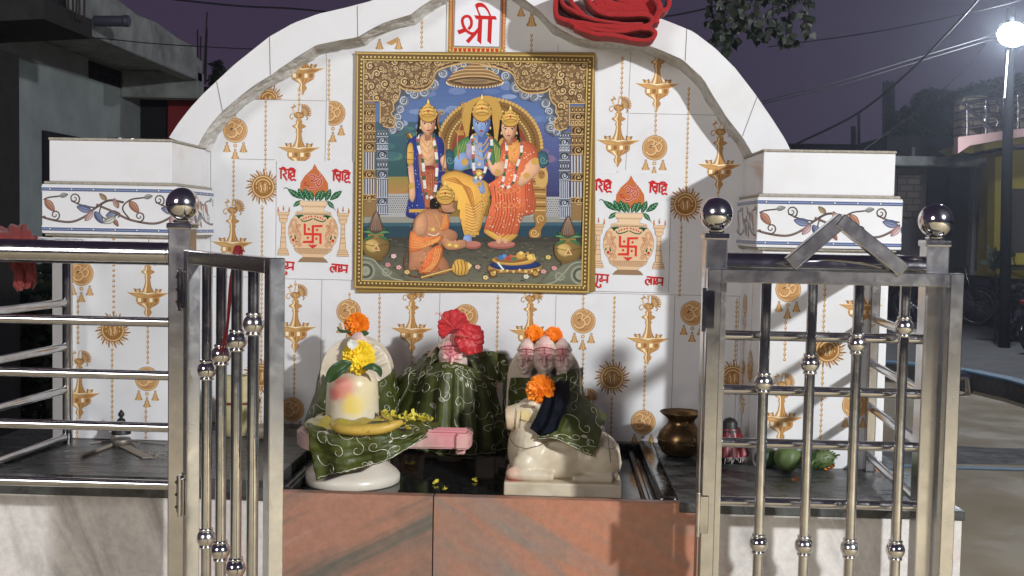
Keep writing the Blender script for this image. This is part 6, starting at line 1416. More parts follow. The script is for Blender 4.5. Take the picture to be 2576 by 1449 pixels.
# oil lamp with sticks on the left slab
ZL = -.3583; q_ = atz(305, 1106, ZL); q_.y = -.335; q_.x = at(305, 1100, -.335).x
e = empty('oil_lamp', (q_.x, q_.y, ZL), 'small black oil lamp with a pointed finial standing on the left slab', 'lamp')
DULL = mat('dull_tin', (.25, .22, .19, 1), .5, metal=.7, noise_=.4)
g = MB(); g.lathe([(.001, 0), (.022, 0), (.0225, .014), (.0205, .018), (.001, .018)], (q_.x, q_.y, ZL), 28); g.build('base', DULL, e)
g = MB(); g.lathe([(.022, .018), (.021, .030), (.0165, .036), (.012, .040), (.0095, .046), (.0095, .050), (.0065, .053), (.003, .056), (.0065, .060), (.0075, .064), (.0045, .069), (.001, .074)], (q_.x, q_.y, ZL+.010), 28); g.build('lid', BLK, e)
WOOD = mat('bleached_wood', (.30, .26, .21, 1), .85, noise_=.4, scale=50)
def stick(label, a, b, wd, h, grp=None):
    p = atz(*a, ZL); r_ = atz(*b, ZL); g = MB(); z = Vector((0, 0, h/2+.0006)); g.bar(p+z, r_+z, wd, h, h*.25); return tag(g.build('stick', WOOD, None), label, 'stick', grp)
stick('round pale stick pointing to the lower left of the oil lamp', (205, 1152), (296, 1118), .008, .007)
stick('broad flat splinter of wood lying in front right of the oil lamp', (308, 1122), (372, 1154), .022, .003)
stick('thin dark stick lying behind the oil lamp toward the right', (330, 1110), (417, 1119), .003, .003)
stick('thin stick lying left of the oil lamp base', (225, 1117), (285, 1110), .003, .003)
g = MB(); qr = random.Random(9)
for i in range(46):
    p = atz(qr.uniform(372, 420), qr.uniform(1140, 1155), ZL) if i < 30 else atz(qr.uniform(325, 345), qr.uniform(1118, 1130), ZL); d = Vector((qr.uniform(-1, 1), qr.uniform(-1, 1), qr.uniform(.1, .6)))*.007; g.bar(p+Vector((0, 0, .001)), p+d+Vector((0, 0, .002)), .002, .0012)
tag(g.build('wood_shavings', WOOD, None), 'scatter of pale wood shavings beside the flat splinter on the left slab', 'shavings', kind='stuff')
# yellow bundle and white bowl behind the left gate
e = empty('cloth_bundle', at(595, 1065, -.17), 'pale yellow cloth bundle standing against the wall behind the open left gate', 'bundle')
YB = mat('pale_yellow_cotton', (.50, .44, .24, 1), .8, noise_=.3, scale=30, sheen=.2); zc = (-.3585+at(595, 945, -.17).z)/2; hb = (at(595, 945, -.17).z+.3585)/2; xa_, xb_ = at(545, 1000, -.17).x, at(652, 1000, -.17).x
g = MB(); g.grid(lambda u, v: Vector(((xa_+xb_)/2+(xb_-xa_)/2*math.cos(u*6.2832)*(math.sin(math.pi*(.08+.86*v))**.35)*(1+.05*noise.noise(Vector((u*7, v*4, 1)))), -.17+.05*math.sin(u*6.2832)*(math.sin(math.pi*(.08+.86*v))**.4)*(1+.1*noise.noise(Vector((u*7, v*4, 6)))), -.3575+hb*2*v+.004*noise.noise(Vector((u*9, v*3, 9))))), 48, 24)
o = g.build('sack', YB, e); 
g = MB(); g.tube([((xa_+xb_)/2+(xb_-xa_)/2*1.01*math.cos(a), -.17+.052*math.sin(a), zc+.012) for a in [i/30*2*math.pi for i in range(31)]], .003, 6); g.build('red_tie', RSAT, e)
g = MB(); c = at(668, 1106, -.20); c.z = -.3583; g.lathe([(.012, 0), (.018, .002), (.028, .016), (.033, .030), (.031, .030), (.026, .016), (.012, .005), (.0001, .004)], c, 30)
tag(g.build('bowl', MARBLE, None), 'small white stone bowl on the slab left of the lingam stand', 'bowl')
# plate on the left pillar, marble chip on the right one
c = at(322, 336, -.13); g = MB(); g.lathe([(.0001, .002), (.038, .002), (.050, .007), (.0515, .0085), (.050, .0062), (.038, .0002), (.0001, .0002)], (c.x, -.13, .3527), 40); tag(g.build('steel_plate', STEEL, None), 'shallow steel plate lying on top of the left pillar', 'plate')
c = at(1952, 374, -.13); g = MB(); g.box((c.x-.018, -.15, .3527), (c.x+.018, -.10, .3585), .001); tag(g.build('tile_chip', TILE_EDGE, None), 'flat scrap of tile lying on top of the right pillar', 'tile scrap')
# ================================================================ BACKGROUND, LEFT
GREYW = mat('grey_green_plaster', (.42, .48, .47, 1), .9, noise_=.35, scale=1.6, bump=.8, bscale=14, col2=(.28, .32, .32, 1), ramp=(.45, .75))
FASC = mat('weathered_concrete', (.40, .42, .40, 1), .9, noise_=.5, scale=3, bump=2, bscale=12, col2=(.24, .25, .24, 1)); DARKW = mat('near_black_brick', (.03, .028, .027, 1), .9, noise_=.6, scale=4, bump=2, bscale=16)  # DARKW: one near-black tone for walls, roofs and grille
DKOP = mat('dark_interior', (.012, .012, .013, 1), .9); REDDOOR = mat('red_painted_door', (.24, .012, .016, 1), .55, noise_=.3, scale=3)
e = empty('grey_house', (-3.9, 6.4, -1.35), 'grey plastered house with a thick concrete roof slab and red door, behind the left pillar', 'house')
XW = -3.40
g = MB(); g.box((XW-2.2, 4.2, -1.35), (XW, 7.78, 1.5)); g.build('wall', GREYW, e)
pr = [(atx(x, y, XW).y, atx(x, y, XW).z) for x, y in ((222, 153), (306, 181), (306, 222), (221, 196))]
ya, yb = pr[0][0], pr[1][0]; z0, z1 = (pr[2][1]+pr[3][1])/2, (pr[0][1]+pr[1][1])/2
g = MB(); g.box((XW+.001, ya, z0), (XW+.012, yb, z1)); wn = g.build('ventilator', DKOP, e)
g = MB()
for i in range(5): y = ya+(yb-ya)*(i+.5)/5; g.box((XW+.013, y-.012, z0), (XW+.022, y+.012, z1))
g.box((XW+.0125, ya, (z0+z1)/2-.01), (XW+.021, yb, (z0+z1)/2+.01))
g.build('grille', DARKW, wn)
dz = atx(105, 328, XW); g = MB(); g.box((XW+.001, dz.y, -1.34), (XW+.02, dz.y+.75, dz.z)); g.build('doorway', DKOP, e)
g = MB(); y5, y7 = 4.2, 7.05
g.box((XW-2.2, y5, 1.501), (-2.72, y7+.1, 1.62))
rim = MB(); pts = [(y5, 1.74), (5.0, 1.78), (5.6, 1.72), (6.0, 1.74), (6.5, 1.70), (y7-.06, 1.70), (y7-.05, 1.62), (y7+.1, 1.60)]
rs = g.build('roof_slab', FASC, e); g = MB()
A_ = [(-2.70, y, z) for y, z in pts]+[(-2.70, y7+.1, 1.42), (-2.70, y5, 1.42)]; B_ = [(-2.82, y, z) for _, y, z in A_]; n = len(A_)
g.add(A_+B_, [tuple(range(n)), tuple(range(2*n-1, n-1, -1))]+[(i, (i+1) % n, n+(i+1) % n, n+i) for i in range(n)]); g.build('parapet', FASC, e)
g = MB(); g.box((XW+.002, y7-.02, 1.26), (-2.70, y7+.16, 1.50), .01); g.build('end_beam', FASC, e)
g = MB(); g.box((-3.39, 7.5, -1.35), (-2.45, 7.62, 1.42)); g.build('recess_wall', DKOP, e)
p0, p1 = at(425, 210, 7.48), at(498, 210, 7.48); g = MB(); g.box((p0.x, 7.44, -1.34), (p1.x, 7.49, p0.z), .006); d = g.build('door', REDDOOR, e)
g = MB(); g.box((p0.x+.12, 7.40, p0.z-.17), (p0.x+.22, 7.437, p0.z-.01), .01); g.build('hanging_ornament', DKOP, d)
c1, c2 = at(238, 53, 4.7), at(325, 53, 4.7); g = MB(); g.tube([c1, c2], .036*1.02, 20); g.lathe([(.037, 0), (.040, .004), (.040, .03), (.037, .034)], c2-Vector((.04, 0, 0)), 20, 'X'); PIPE = mat('grey_plastic_pipe', (.05, .055, .075, 1), .5); g.build('drain_pipe', PIPE, e)
RODM = mat('rusted_rebar', (.03, .02, .018, 1), .8)
for (x0, ya_, x1, yb_, Y) in ((498, 188, 497, 75, 7.6), (503, 190, 505, 92, 7.6), (512, 192, 521, 30, 7.6), (517, 192, 521, 70, 7.6)): 
    g = MB(); g.tube([at(x0, ya_+20, Y), at(x1, yb_, Y)], .008, 6); g.build('rebar', RODM, e)
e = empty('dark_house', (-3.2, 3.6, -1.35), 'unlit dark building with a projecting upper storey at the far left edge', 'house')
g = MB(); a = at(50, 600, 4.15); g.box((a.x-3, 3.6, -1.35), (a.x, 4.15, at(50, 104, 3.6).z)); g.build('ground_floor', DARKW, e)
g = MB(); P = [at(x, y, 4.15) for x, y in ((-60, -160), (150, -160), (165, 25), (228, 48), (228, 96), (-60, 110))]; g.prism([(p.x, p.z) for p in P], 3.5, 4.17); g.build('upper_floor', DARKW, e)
for x in (172, 183, 192, 200, 212): g = MB(); g.tube([at(x, 50, 3.9), at(x+q.uniform(-3, 3), -30, 3.9)], .007, 6); g.build('rebar', RODM, e)
# ================================================================ FOLIAGE
FOL = mat('night_foliage', (.018, .028, .014, 1), .6, noise_=.5, scale=3); BARK = mat('dark_bark', (.03, .024, .02, 1), .9, bump=2)
def crown(name, label, cat, base, top, blobs, n, size, seed, limbs=6, group=None, mt=None):
    q = random.Random(seed); e = empty(name, base, label, cat, group); base = Vector(base); top = Vector(top)
    g = MB(); H_ = (top-base).length; g.tube([base, base.lerp(top, .5)+Vector((.03*H_, 0, 0)), top], [H_*.035, H_*.026, H_*.014], 8)
    for c, r in blobs[:limbs]:
        c = Vector(c); g.tube([base.lerp(top, .6), (base.lerp(top, .9)+c)/2, c], [H_*.014, H_*.009, H_*.003], 6)
    g.build('trunk', BARK, e)
    g = MB()
    for i in range(n):
        c, r = blobs[q.randrange(len(blobs))]; v = Vector((q.gauss(0, 1), q.gauss(0, 1), q.gauss(0, 1))); v = v.normalized()*(q.random()**.45)*r; p = Vector(c)+Vector((v.x, v.y, v.z*.8))
        a = Vector((q.uniform(-1, 1), q.uniform(-1, 1), q.uniform(-1, .3))).normalized(); b = a.orthogonal().normalized(); L_ = size*q.uniform(.6, 1.3)
        g.add([p, p+a*L_*.5+b*L_*.28, p+a*L_, p+a*L_*.5-b*L_*.28], [(0, 1, 2, 3)], False)
    g.build('crown', mt or FOL, e, recalc=False); return e
q2 = random.Random(12)
def blobs_px(L, Y): return [(tuple(at(x, y, Y)), r) for x, y, r in L]
crown('bush', 'dark bush added for the deep shade at the foot of the grey house, behind the left railing', 'bush', (-2.9, 4.6, -1.35), (-2.8, 4.6, -.7), blobs_px(((10, 800, .35), (60, 760, .35), (100, 790, .32), (110, 880, .35), (40, 900, .4), (0, 980, .4), (90, 980, .35), (150, 900, .3)), 4.6), 2600, .11, 3)  # leafy mass put in to darken the foot of the house wall
crown('tree', 'dark tree behind the roof line at the right, left of the yellow house', 'tree', at(2340, 560, 24), at(2335, 330, 24),
      blobs_px(((2300, 330, .55), (2330, 290, .55), (2352, 262, .42), (2382, 282, .45), (2395, 255, .35), (2400, 320, .6), (2360, 330, .7), (2270, 306, .35), (2290, 350, .5), (2425, 340, .7), (2335, 250, .25), (2380, 350, .7), (2262, 297, .2)), 24), 5200, .24, 5)
crown('tree', 'sliver of a tree showing between the arch and the roof of the grey house', 'tree', at(555, 400, 11), at(552, 230, 11), blobs_px(((549, 158, .05), (553, 176, .08), (545, 196, .1), (560, 200, .12), (548, 215, .1)), 11), 260, .08, 6, 3)
crown('tree', 'low tree top above the brick parapet of the yellow house', 'tree', at(2500, 420, 21), at(2500, 300, 21), blobs_px(((2440, 240, .3), (2475, 234, .3), (2510, 232, .35), (2545, 226, .4), (2570, 215, .4)), 21), 1500, .2, 9, 3)
# peepal branch hanging in at the top
e = empty('tree_branch', at(1940, -60, 2.2), 'branch with heart shaped leaves hanging into the sky above the arch', 'branch')
PEEP = mat('peepal_leaf', (.012, .022, .010, 1), .5, noise_=.4, scale=8); g = MB(); tw = MB(); q = random.Random(21)
twigs = [((1800, -60), (1790, 10), (1800, 60), (1808, 85)), ((1830, -60), (1822, 30), (1818, 90), (1826, 135)), ((1870, -60), (1862, 20), (1868, 60)), ((1905, -60), (1902, 40), (1910, 85)), ((1950, -60), (1945, 30), (1948, 80)), ((1985, -60), (1985, 30), (1978, 80), (1982, 96)), ((2025, -60), (2025, 20), (2030, 70)), ((1780, -60), (1860, -25), (1960, -20), (2060, -50)), ((1850, -50), (1842, 20), (1845, 95))]
for T in twigs:
    P = catmull([at(x, y, 2.2+q.uniform(-.15, .15)) for x, y in T], 6); tw.tube(P, .0034, 5)
    for p in P:
        for k in range(3 if T is not twigs[7] else 6):
            if q.random() < .25: continue
            L_ = q.uniform(.030, .045); an = q.uniform(-.9, .9); dv = Vector((math.sin(an), q.uniform(-.5, .5), -math.cos(an))).normalized(); sv = dv.cross(Vector((q.uniform(-.7, .7), 1, q.uniform(-.3, .3)))).normalized(); nv = sv.cross(dv)
            o_ = p+Vector((q.uniform(-.028, .028), q.uniform(-.05, .05), q.uniform(-.03, .0))); pr_l = ((0, .04), (.12, .34), (.32, .46), (.55, .36), (.75, .16), (.90, .05), (1.15, 0))
            vs = [o_+dv*(L_*a)+sv*(L_*b)+nv*(L_*.12*b) for a, b in pr_l]+[o_+dv*(L_*a)-sv*(L_*b)+nv*(L_*.12*b) for a, b in pr_l[:-1][::-1]]; g.add(vs, [tuple(range(len(vs)))], False)
            tw.tube([p, o_], .0012, 3, False)
g.build('leaves', PEEP, e, recalc=False); tw.build('twig', BARK, e, recalc=False)
# ================================================================ BACKGROUND, RIGHT
def fbox(x0, y0, x1, y1, Y, d, bev=0):
    g = MB(); a = at(x0, y1, Y); b = at(x1, y0, Y); g.box((a.x, Y, a.z), (b.x, Y+d, b.z), bev); return g
def fpoly(L, Y, d): g = MB(); g.prism([(at(x, y, Y).x, at(x, y, Y).z) for x, y in L], Y, Y+d); return g
GB = -1.35
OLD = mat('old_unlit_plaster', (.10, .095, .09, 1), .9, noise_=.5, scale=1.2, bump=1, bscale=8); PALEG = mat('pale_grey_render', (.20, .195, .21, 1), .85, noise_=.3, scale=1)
SHUT = mat('old_wood_shutter', (.07, .062, .066, 1), .7, noise_=.4, scale=2, stretch=(6, 1, .5)); YELW = mat('yellow_wall_paint', (.42, .34, .05, 1), .7, noise_=.2, scale=1.5); PNK = mat('pink_fascia_paint', (.62, .40, .38, 1), .7, noise_=.2, scale=2)
def brickmat(name, c1, c2, mo, sc_):
    m = bpy.data.materials.new(name); m.use_nodes = True; t = m.node_tree; b = t.nodes['Principled BSDF']; b.inputs['Roughness'].default_value = .9
    bk = t.nodes.new('ShaderNodeTexBrick'); bk.inputs['Color1'].default_value = c1; bk.inputs['Color2'].default_value = c2; bk.inputs['Mortar'].default_value = mo; bk.inputs['Scale'].default_value = sc_; bk.inputs['Mortar Size'].default_value = .03
    tcn = t.nodes.new('ShaderNodeTexCoord'); mp_ = t.nodes.new('ShaderNodeMapping'); mp_.inputs['Rotation'].default_value = (R(90), 0, 0); t.links.new(tcn.outputs['Object'], mp_.inputs[0]); t.links.new(mp_.outputs[0], bk.inputs['Vector']); t.links.new(bk.outputs['Color'], b.inputs['Base Color']); return m
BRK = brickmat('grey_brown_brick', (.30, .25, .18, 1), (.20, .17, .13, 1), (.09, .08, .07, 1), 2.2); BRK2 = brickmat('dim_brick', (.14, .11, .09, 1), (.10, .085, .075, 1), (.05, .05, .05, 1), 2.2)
YB_ = 16.5
e = empty('old_house', at(2390, 700, YB_), 'low unlit house with a flat concrete ledge, right of the right pillar', 'house')
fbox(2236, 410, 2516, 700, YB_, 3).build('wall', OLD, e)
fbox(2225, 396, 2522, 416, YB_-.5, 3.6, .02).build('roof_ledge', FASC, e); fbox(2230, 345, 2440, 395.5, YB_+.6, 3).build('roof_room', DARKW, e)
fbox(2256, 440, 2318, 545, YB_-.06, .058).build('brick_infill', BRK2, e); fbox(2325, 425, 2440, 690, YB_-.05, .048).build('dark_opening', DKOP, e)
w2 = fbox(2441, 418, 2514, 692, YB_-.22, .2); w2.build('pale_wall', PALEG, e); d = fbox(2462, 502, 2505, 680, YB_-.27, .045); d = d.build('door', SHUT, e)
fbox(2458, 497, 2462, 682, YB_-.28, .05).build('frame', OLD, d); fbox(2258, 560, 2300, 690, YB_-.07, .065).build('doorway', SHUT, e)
fbox(2294, 370, 2302, 395, YB_+.1, .1).build('vent_pipe', PALEG, e)
YC = 14.0
e = empty('yellow_house', at(2560, 700, YC), 'yellow house with a pink edged balcony, steel railing and brick parapet at the right edge', 'house')
fpoly([(2504, 395), (2524, 393), (2524, 690), (2500, 690)], YC+1.0, .3).build('corner_pillar', YELW, e)
fbox(2524, 380, 2760, 700, YC+1.1, 4).build('wall', YELW, e); fbox(2536, 478, 2760, 640, YC+1.04, .05).build('shutter', SHUT, e)
fbox(2522, 440, 2532, 480, YC+1.02, .07).build('ledge', FASC, e); fbox(2524, 640, 2700, 665, YC+.5, .5).build('step', YELW, e)
fpoly([(2410, 345), (2760, 298), (2760, 318), (2536, 349), (2440, 366), (2410, 386)], YC, .18).build('balcony_fascia', PNK, e)
fpoly([(2425, 366), (2438, 366), (2450, 384), (2425, 385)], YC+.19, .5).build('bracket', YELW, e); fpoly([(2426, 364), (2760, 316), (2760, 330), (2450, 382)], YC+.2, 1.2).build('balcony_slab', YELW, e)
fpoly([(2413, 344), (2414, 262), (2426, 243), (2470, 240), (2500, 246), (2540, 250), (2760, 215), (2760, 300)], YC+.45, .25).build('brick_parapet', BRK, e)
g = MB(); rl = lambda x, k: at(x, 262-(x-2415)*.17+k*(344-262)-(x-2415)*(-.03)*k, YC+.1)
for k in (0, .25, .5, .75): g.tube([rl(2418, k), rl(2760, k)], .022 if k else .03, 6)
g.tube([at(2430, 268, YC+.08), at(2500, 330, YC+.08)], .03, 6)
g.build('railing_bars', STEEL, e); 
for x in (2432, 2480, 2524, 2560): g = MB(); g.tube([rl(x, -.02), rl(x, 1.02)], .03, 6); g.build('railing_post', STEEL, e)
for x, k in ((2492, .3), (2490, .72), (2545, .5)):
    c = rl(x, k); g = MB(); g.tube([c+Vector((.1*math.cos(a), -.02, .1*math.sin(a))) for a in [i/14*2*math.pi for i in range(15)]], .014, 5); g.build('railing_ring', STEEL, e)
# far low roof line and lattice tower
e = empty('radio_tower', at(2238, 560, 40), 'tall lattice steel tower standing far off against the night sky', 'tower'); LAT = mat('tower_steel', (.03, .03, .04, 1), .8); g = MB()
b0, b1, t0, t1 = at(2228, 560, 40), at(2256, 560, 40), at(2231, 203, 40), at(2247, 203, 40)
for dy in (0, .4):
    V_ = Vector((0, dy, 0)); g.tube([b0+V_, t0+V_], .05, 5); g.tube([b1+V_, t1+V_], .05, 5)
    for i in range(16): a, b = b0.lerp(t0, i/16)+V_, b1.lerp(t1, (i+1)/16)+V_; g.tube([a, b], .03, 4); g.tube([b1.lerp(t1, i/16)+V_, b0.lerp(t0, (i+1)/16)+V_], .03, 4); g.tube([b0.lerp(t0, i/16)+V_, b1.lerp(t1, i/16)+V_], .03, 4)
g.build('lattice', LAT, e)
for i, (x, y, lb) in enumerate(((2148, 318, 'small thin mast left of the lattice tower, with antennas'), (2162, 284, 'taller bare mast standing just left of the lattice tower'))):
    e = empty('mast', at(x, 560, 34), lb, 'mast'); g = MB(); g.tube([at(x, 560, 34), at(x-2, y, 34)], .05 if i else .08, 5); g.build('pole', LAT, e)
    if not i:
        g = MB()
        for k in range(5): g.tube([at(x-6, 330+k*9, 34), at(x+5, 332+k*9, 34)], .05, 4)
        g.build('antenna', LAT, e)
g = fbox(1960, 372, 2700, 700, 45, 6); tag(g.build('distant_houses', DARKW, None), 'low black line of distant roofs behind the right pillar', 'houses')
# street light
YP_ = 12.6; pb_ = at(2538, 600, YP_); LP = at(2545, 88, YP_-.45)
e = empty('street_light', (pb_.x, YP_, GB), 'lit street light glaring on a dark pole at the right edge', 'street light')
POLE = mat('dark_pole', (.010, .011, .013, 1), .95, spec=.08); tp_ = at(2543, 20, YP_); g = MB(); g.tube([(pb_.x, YP_, GB), (pb_.x+(tp_.x-pb_.x)*.6, YP_, (tp_.z+GB)/2), (tp_.x, YP_, tp_.z)], [.075, .07, .06], 14); g.build('pole', POLE, e)  # POLE: even near-black with hardly any gloss
g = MB(); g.tube([(tp_.x, YP_, LP.z+.24), (LP.x, LP.y, LP.z+.20)], .03, 8); g.box((LP.x-.16, LP.y-.01, LP.z-.12), (LP.x+.16, LP.y+.09, LP.z+.17), .03); g.build('lamp_housing', POLE, e)
GLOW = mat('lamp_glow', (.9, .95, 1, 1), .5, emis=((.86, .93, 1, 1), 70)); g = MB(); g.ball((LP.x, LP.y-.035, LP.z), 1, 28, 18, (.20, .06, .16)); g.build('bulb', GLOW, e)
sl_ = lamp('street_lamp_light', 'POINT', (LP.x-.12, LP.y-.30, LP.z-.05), 420, (.86, .93, 1), .12)
# wires
WIRE = mat('black_cable', (.01, .01, .012, 1), .7)
for px, Y0, Y1, r, lb in ((((1932, 118), (2232, 75), (2512, 15), (2580, -6)), 9, 12, .006, 'thin cable rising to the street light, highest over the right pillar'), (((1890, 262), (2110, 205), (2292, 150), (2545, 74)), 10, 12.6, .007, 'upper one of two close cables sagging toward the street light'),
                              (((1890, 268), (2110, 215), (2300, 158), (2545, 84)), 10.4, 12.6, .006, 'lower one of two close cables sagging toward the street light'), (((1995, 366), (2157, 285), (2282, 185), (2372, 95), (2440, 22), (2500, -50)), 9, 11, .013, 'thick cable climbing steeply from the right pillar to the top'),
                              (((2172, 378), (2312, 275), (2432, 170), (2480, 110)), 14, 15, .009, 'faint cable climbing behind the lattice tower'), (((430, -2), (600, 15), (740, 22), (880, 36)), 6, 7, .008, 'black cable crossing the sky at the top left of the arch'),
                              (((60, 92), (230, 95), (370, 108), (520, 118), (700, 126)), 4.4, 6, .004, 'thin cable strung across the parapet of the grey house'), (((1640, 46), (1720, 34), (1830, 8), (1900, -14)), 4, 5, .006, 'cable emerging from behind the red folded cloth')):
    P = catmull([at(x, y, Y0+(Y1-Y0)*i/(len(px)-1)) for i, (x, y) in enumerate(px)], 8); g = MB(); g.tube(P, r, 5); tag(g.build('cable', WIRE, None), lb, 'cable')
g = MB(); g.tube([at(2536, 128, YP_-.3), at(2531, 190, YP_-.3), at(2527, 246, YP_-.3)], .012, 5); tag(g.build('cable', mat('white_cable', (.5, .5, .52, 1), .5), None), 'white wire dropping from the street light to the balcony', 'cable')
# vehicles
RUB = mat('tyre_rubber', (.012, .012, .012, 1), .7); GLOSS = mat('black_gloss_paint', (.008, .008, .01, 1), .15, coat=.5); ENG = mat('engine_metal', (.10, .10, .10, 1), .4, metal=.8); SEATM = mat('black_vinyl', (.015, .015, .016, 1), .5); CHR = mat('dull_chrome', (.35, .35, .36, 1), .2, metal=1); HEADL = mat('headlight_glass', (.3, .3, .32, 1), .1)
def wheel(e, c, r, w_, spokes=14):
    c = Vector(c); g = MB(); g.tube([c+Vector((r*math.cos(a), 0, r*math.sin(a))) for a in [i/36*2*math.pi for i in range(37)]], w_, 10, False); t = g.build('wheel', RUB, e)
    g = MB(); g.tube([c+Vector((r*.87*math.cos(a), 0, r*.87*math.sin(a))) for a in [i/36*2*math.pi for i in range(37)]], w_*.35, 6, False); g.lathe([(.001, -w_*1.2), (r*.12, -w_*1.2), (r*.12, w_*1.2), (.001, w_*1.2)], c, 12, 'Y')
    for i in range(spokes): a = i*2*math.pi/spokes; g.tube([c, c+Vector((r*.86*math.cos(a), 0, r*.86*math.sin(a)))], .004 if w_ < .03 else .010, 4)
    g.build('rim', CHR, t)
def motorcycle(label):
    e = empty('motorcycle', (0, 0, 0), label, 'motorcycle', 'motorcycles parked by the old house')
    wheel(e, (-.64, 0, .30), .26, .048, 10); wheel(e, (.66, 0, .30), .26, .042, 10)
    g = MB(); g.tube([(-.5, 0, .55), (-.1, 0, .5), (.2, 0, .45), (.38, 0, .85), (.1, 0, .72), (-.5, 0, .72), (-.78, 0, .74)], .022, 8); g.tube([(.38, 0, .95), (.5, 0, .65), (.66, .07, .30)], .024, 8); g.tube([(.38, 0, .95), (.5, 0, .65), (.66, -.07, .30)], .024, 8)
    g.tube([(-.64, .09, .30), (-.5, .1, .68)], .022, 8); g.tube([(-.64, -.09, .30), (-.5, -.1, .68)], .022, 8); g.build('frame', ENG, e)
    g = MB(); g.ball((.14, 0, .80), 1, 24, 14, (.26, .14, .125)); g.ball((.02, 0, .77), 1, 18, 10, (.16, .11, .09)); g.build('fuel_tank', GLOSS, e)
    g = MB(); g.box((-.78, -.12, .74), (-.04, .12, .83), .035, seg=3, smooth=True); g.build('seat', SEATM, e)
    g = MB(); g.ball((-.62, 0, .66), 1, 20, 12, (.26, .13, .10)); g.tube([(-.64+.31*math.cos(a), 0, .30+.31*math.sin(a)) for a in [R(35+i*12) for i in range(13)]], .05, 8); g.build('tail_cowl', GLOSS, e)
    g = MB(); g.tube([(.66+.30*math.cos(a), 0, .30+.30*math.sin(a)) for a in [R(30+i*12) for i in range(10)]], .05, 8); g.build('front_mudguard', GLOSS, e)
    g = MB(); g.box((-.16, -.13, .30), (.22, .13, .52), .03); g.lathe([(.07, 0), (.09, .02), (.07, .04), (.09, .06), (.07, .08), (.09, .10), (.06, .14)], (.14, 0, .50), 14); g.build('engine', ENG, e)
    g = MB(); g.tube([(.2, -.14, .36), (-.1, -.16, .26), (-.3, -.17, .30), (-.82, -.19, .44)], [.025, .03, .048, .052], 12); g.build('exhaust', CHR, e)
    g = MB(); g.tube([(.30, .38, 1.02), (.36, .2, 1.04), (.42, 0, .98), (.36, -.2, 1.04), (.30, -.38, 1.02)], .017, 8); hb_ = g.build('handlebar', SEATM, e)
    for s_ in (-1, 1): g = MB(); g.tube([(.34, s_*.28, 1.04), (.36, s_*.34, 1.2)], .006, 6); g.ball((.35, s_*.36, 1.25), 1, 14, 8, (.012, .06, .04)); g.build('mirror', SEATM, hb_)
    g = MB(); g.ball((.50, 0, .90), 1, 18, 12, (.08, .085, .085)); g.build('headlight', HEADL, e)
    g = MB(); g.box((-.90, -.06, .64), (-.85, .06, .70), .01); g.build('tail_light', REDDOOR, e)
    return e
def place(e, loc, rz): e.location = loc; e.rotation_euler = (0, 0, rz)
mA = motorcycle('black motorcycle seen from behind, nearest one at the right edge'); mB_ = copy_tree(mA); mB_['label'] = 'black motorcycle parked by the bicycle, half hidden by the right gate'
mC = copy_tree(mA); mC['label'] = 'black motorcycle farthest back under the yellow house wall'; mD = copy_tree(mA); mD['label'] = 'motorcycle of which only the rear wheel shows, cut by the right frame edge'
P = atz(2528, 858, GB); place(mA, P+Vector((.45, .42, 0)), R(48)); P = atz(2480, 795, GB); place(mB_, P+Vector((0, .6, 0)), R(200)); P = atz(2560, 770, GB); place(mC, P+Vector((.2, -1.6, 0)), R(185)); P = atz(2585, 885, GB); place(mD, P+Vector((.5, .3, 0)), R(40))
e = empty('bicycle', (0, 0, 0), 'black bicycle whose wheel shows just right of the right gate leaf', 'bicycle')
wheel(e, (-.53, 0, .33), .31, .022, 20); wheel(e, (.53, 0, .33), .31, .022, 20)
g = MB()
for a, b in (((-.53, 0, .33), (-.12, 0, .30)), ((-.12, 0, .30), (-.2, 0, .80)), ((-.12, 0, .30), (.36, 0, .80)), ((-.19, 0, .78), (.35, 0, .84)), ((-.53, 0, .33), (-.19, 0, .76)), ((.33, 0, .92), (.40, 0, .72)), ((.40, 0, .72), (.53, .04, .33)), ((.40, 0, .72), (.53, -.04, .33))): g.tube([a, b], .016, 8)
g.build('frame', GLOSS, e); g = MB(); g.ball((-.24, 0, .90), 1, 16, 8, (.13, .08, .035)); g.tube([(-.2, 0, .78), (-.22, 0, .88)], .014, 6); g.build('saddle', SEATM, e)
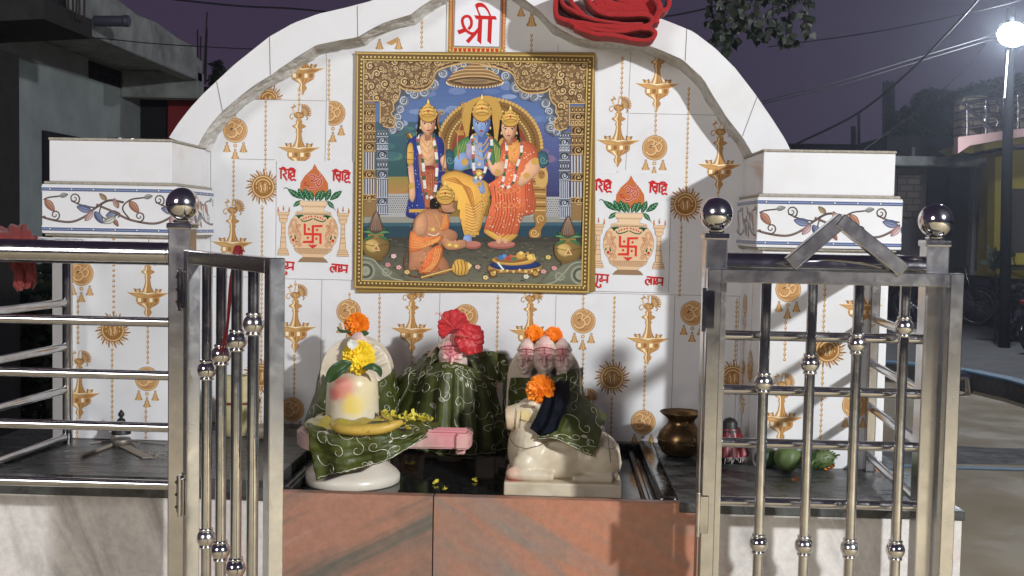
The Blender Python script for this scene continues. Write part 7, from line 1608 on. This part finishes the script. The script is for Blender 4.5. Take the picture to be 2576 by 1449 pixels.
g = MB(); g.tube([(.18, .28, .98), (.34, .2, 1.0), (.33, 0, .98), (.34, -.2, 1.0), (.18, -.28, .98)], .013, 8); g.tube([(.33, 0, .90), (.33, 0, .99)], .014, 6); g.build('handlebar', CHR, e)
for k in (0, 1): g = MB(); g.tube([(.53*(1 if k else -1)+.35*math.cos(a), 0, .33+.35*math.sin(a)) for a in [R(20+i*12) for i in range(13)]], .02, 6); g.build('mudguard', GLOSS, e)
P = atz(2441, 819, GB); place(e, P+Vector((-.40, .2, 0)), R(-28))
# thin plant by the pole and handrail stub by the kerb
b = atz(2508, 800, GB); b = at(2508, 735, 13.2); e = empty('potted_plant', (b.x, 13.2, GB), 'thin leafy plant standing in front of the pole by the motorcycles', 'plant'); g = MB(); g.tube([(b.x, 13.2, GB), at(2506, 700, 13.2), at(2500, 655, 13.2)], .014, 6); g.build('stem', BARK, e); g = MB(); q = random.Random(3)
for k in range(16):
    p = at(2500+q.uniform(-8, 10), 650+q.uniform(-12, 30), 13.2); a = Vector((q.uniform(-1, 1), q.uniform(-.5, .5), q.uniform(-.2, 1))).normalized(); bb = a.cross(Vector((0, 1, 0))).normalized(); g.add([p, p+a*.08+bb*.04, p+a*.2, p+a*.08-bb*.04], [(0, 1, 2, 3)])
g.build('leaves', FOL, e, recalc=False)
g = MB(); Y = 7.6; g.tube([at(2360, 948, Y), at(2380, 947, Y), at(2428, 946, Y), at(2434, 950, Y), at(2436, 958, Y), at(2438, 1000, Y)], .034, 12); tag(g.build('handrail', STEEL, None), 'bent steel handrail stub rising from the blue edged kerb', 'handrail')
# ================================================================ NIGHT HAZE
hz = bpy.data.materials.new('night_haze'); hz.use_nodes = True; n_ = hz.node_tree; n_.nodes.remove(n_.nodes['Principled BSDF']); v_ = n_.nodes.new('ShaderNodeVolumePrincipled')
v_.inputs['Color'].default_value = (.80, .86, 1, 1); v_.inputs['Density'].default_value = .0048; v_.inputs['Anisotropy'].default_value = .72
n_.links.new(v_.outputs[0], n_.nodes['Material Output'].inputs['Volume'])
g = MB(); g.box((-30, -14, -2.4), (34, 62, 16)); tag(g.build('haze', hz), kind='stuff')
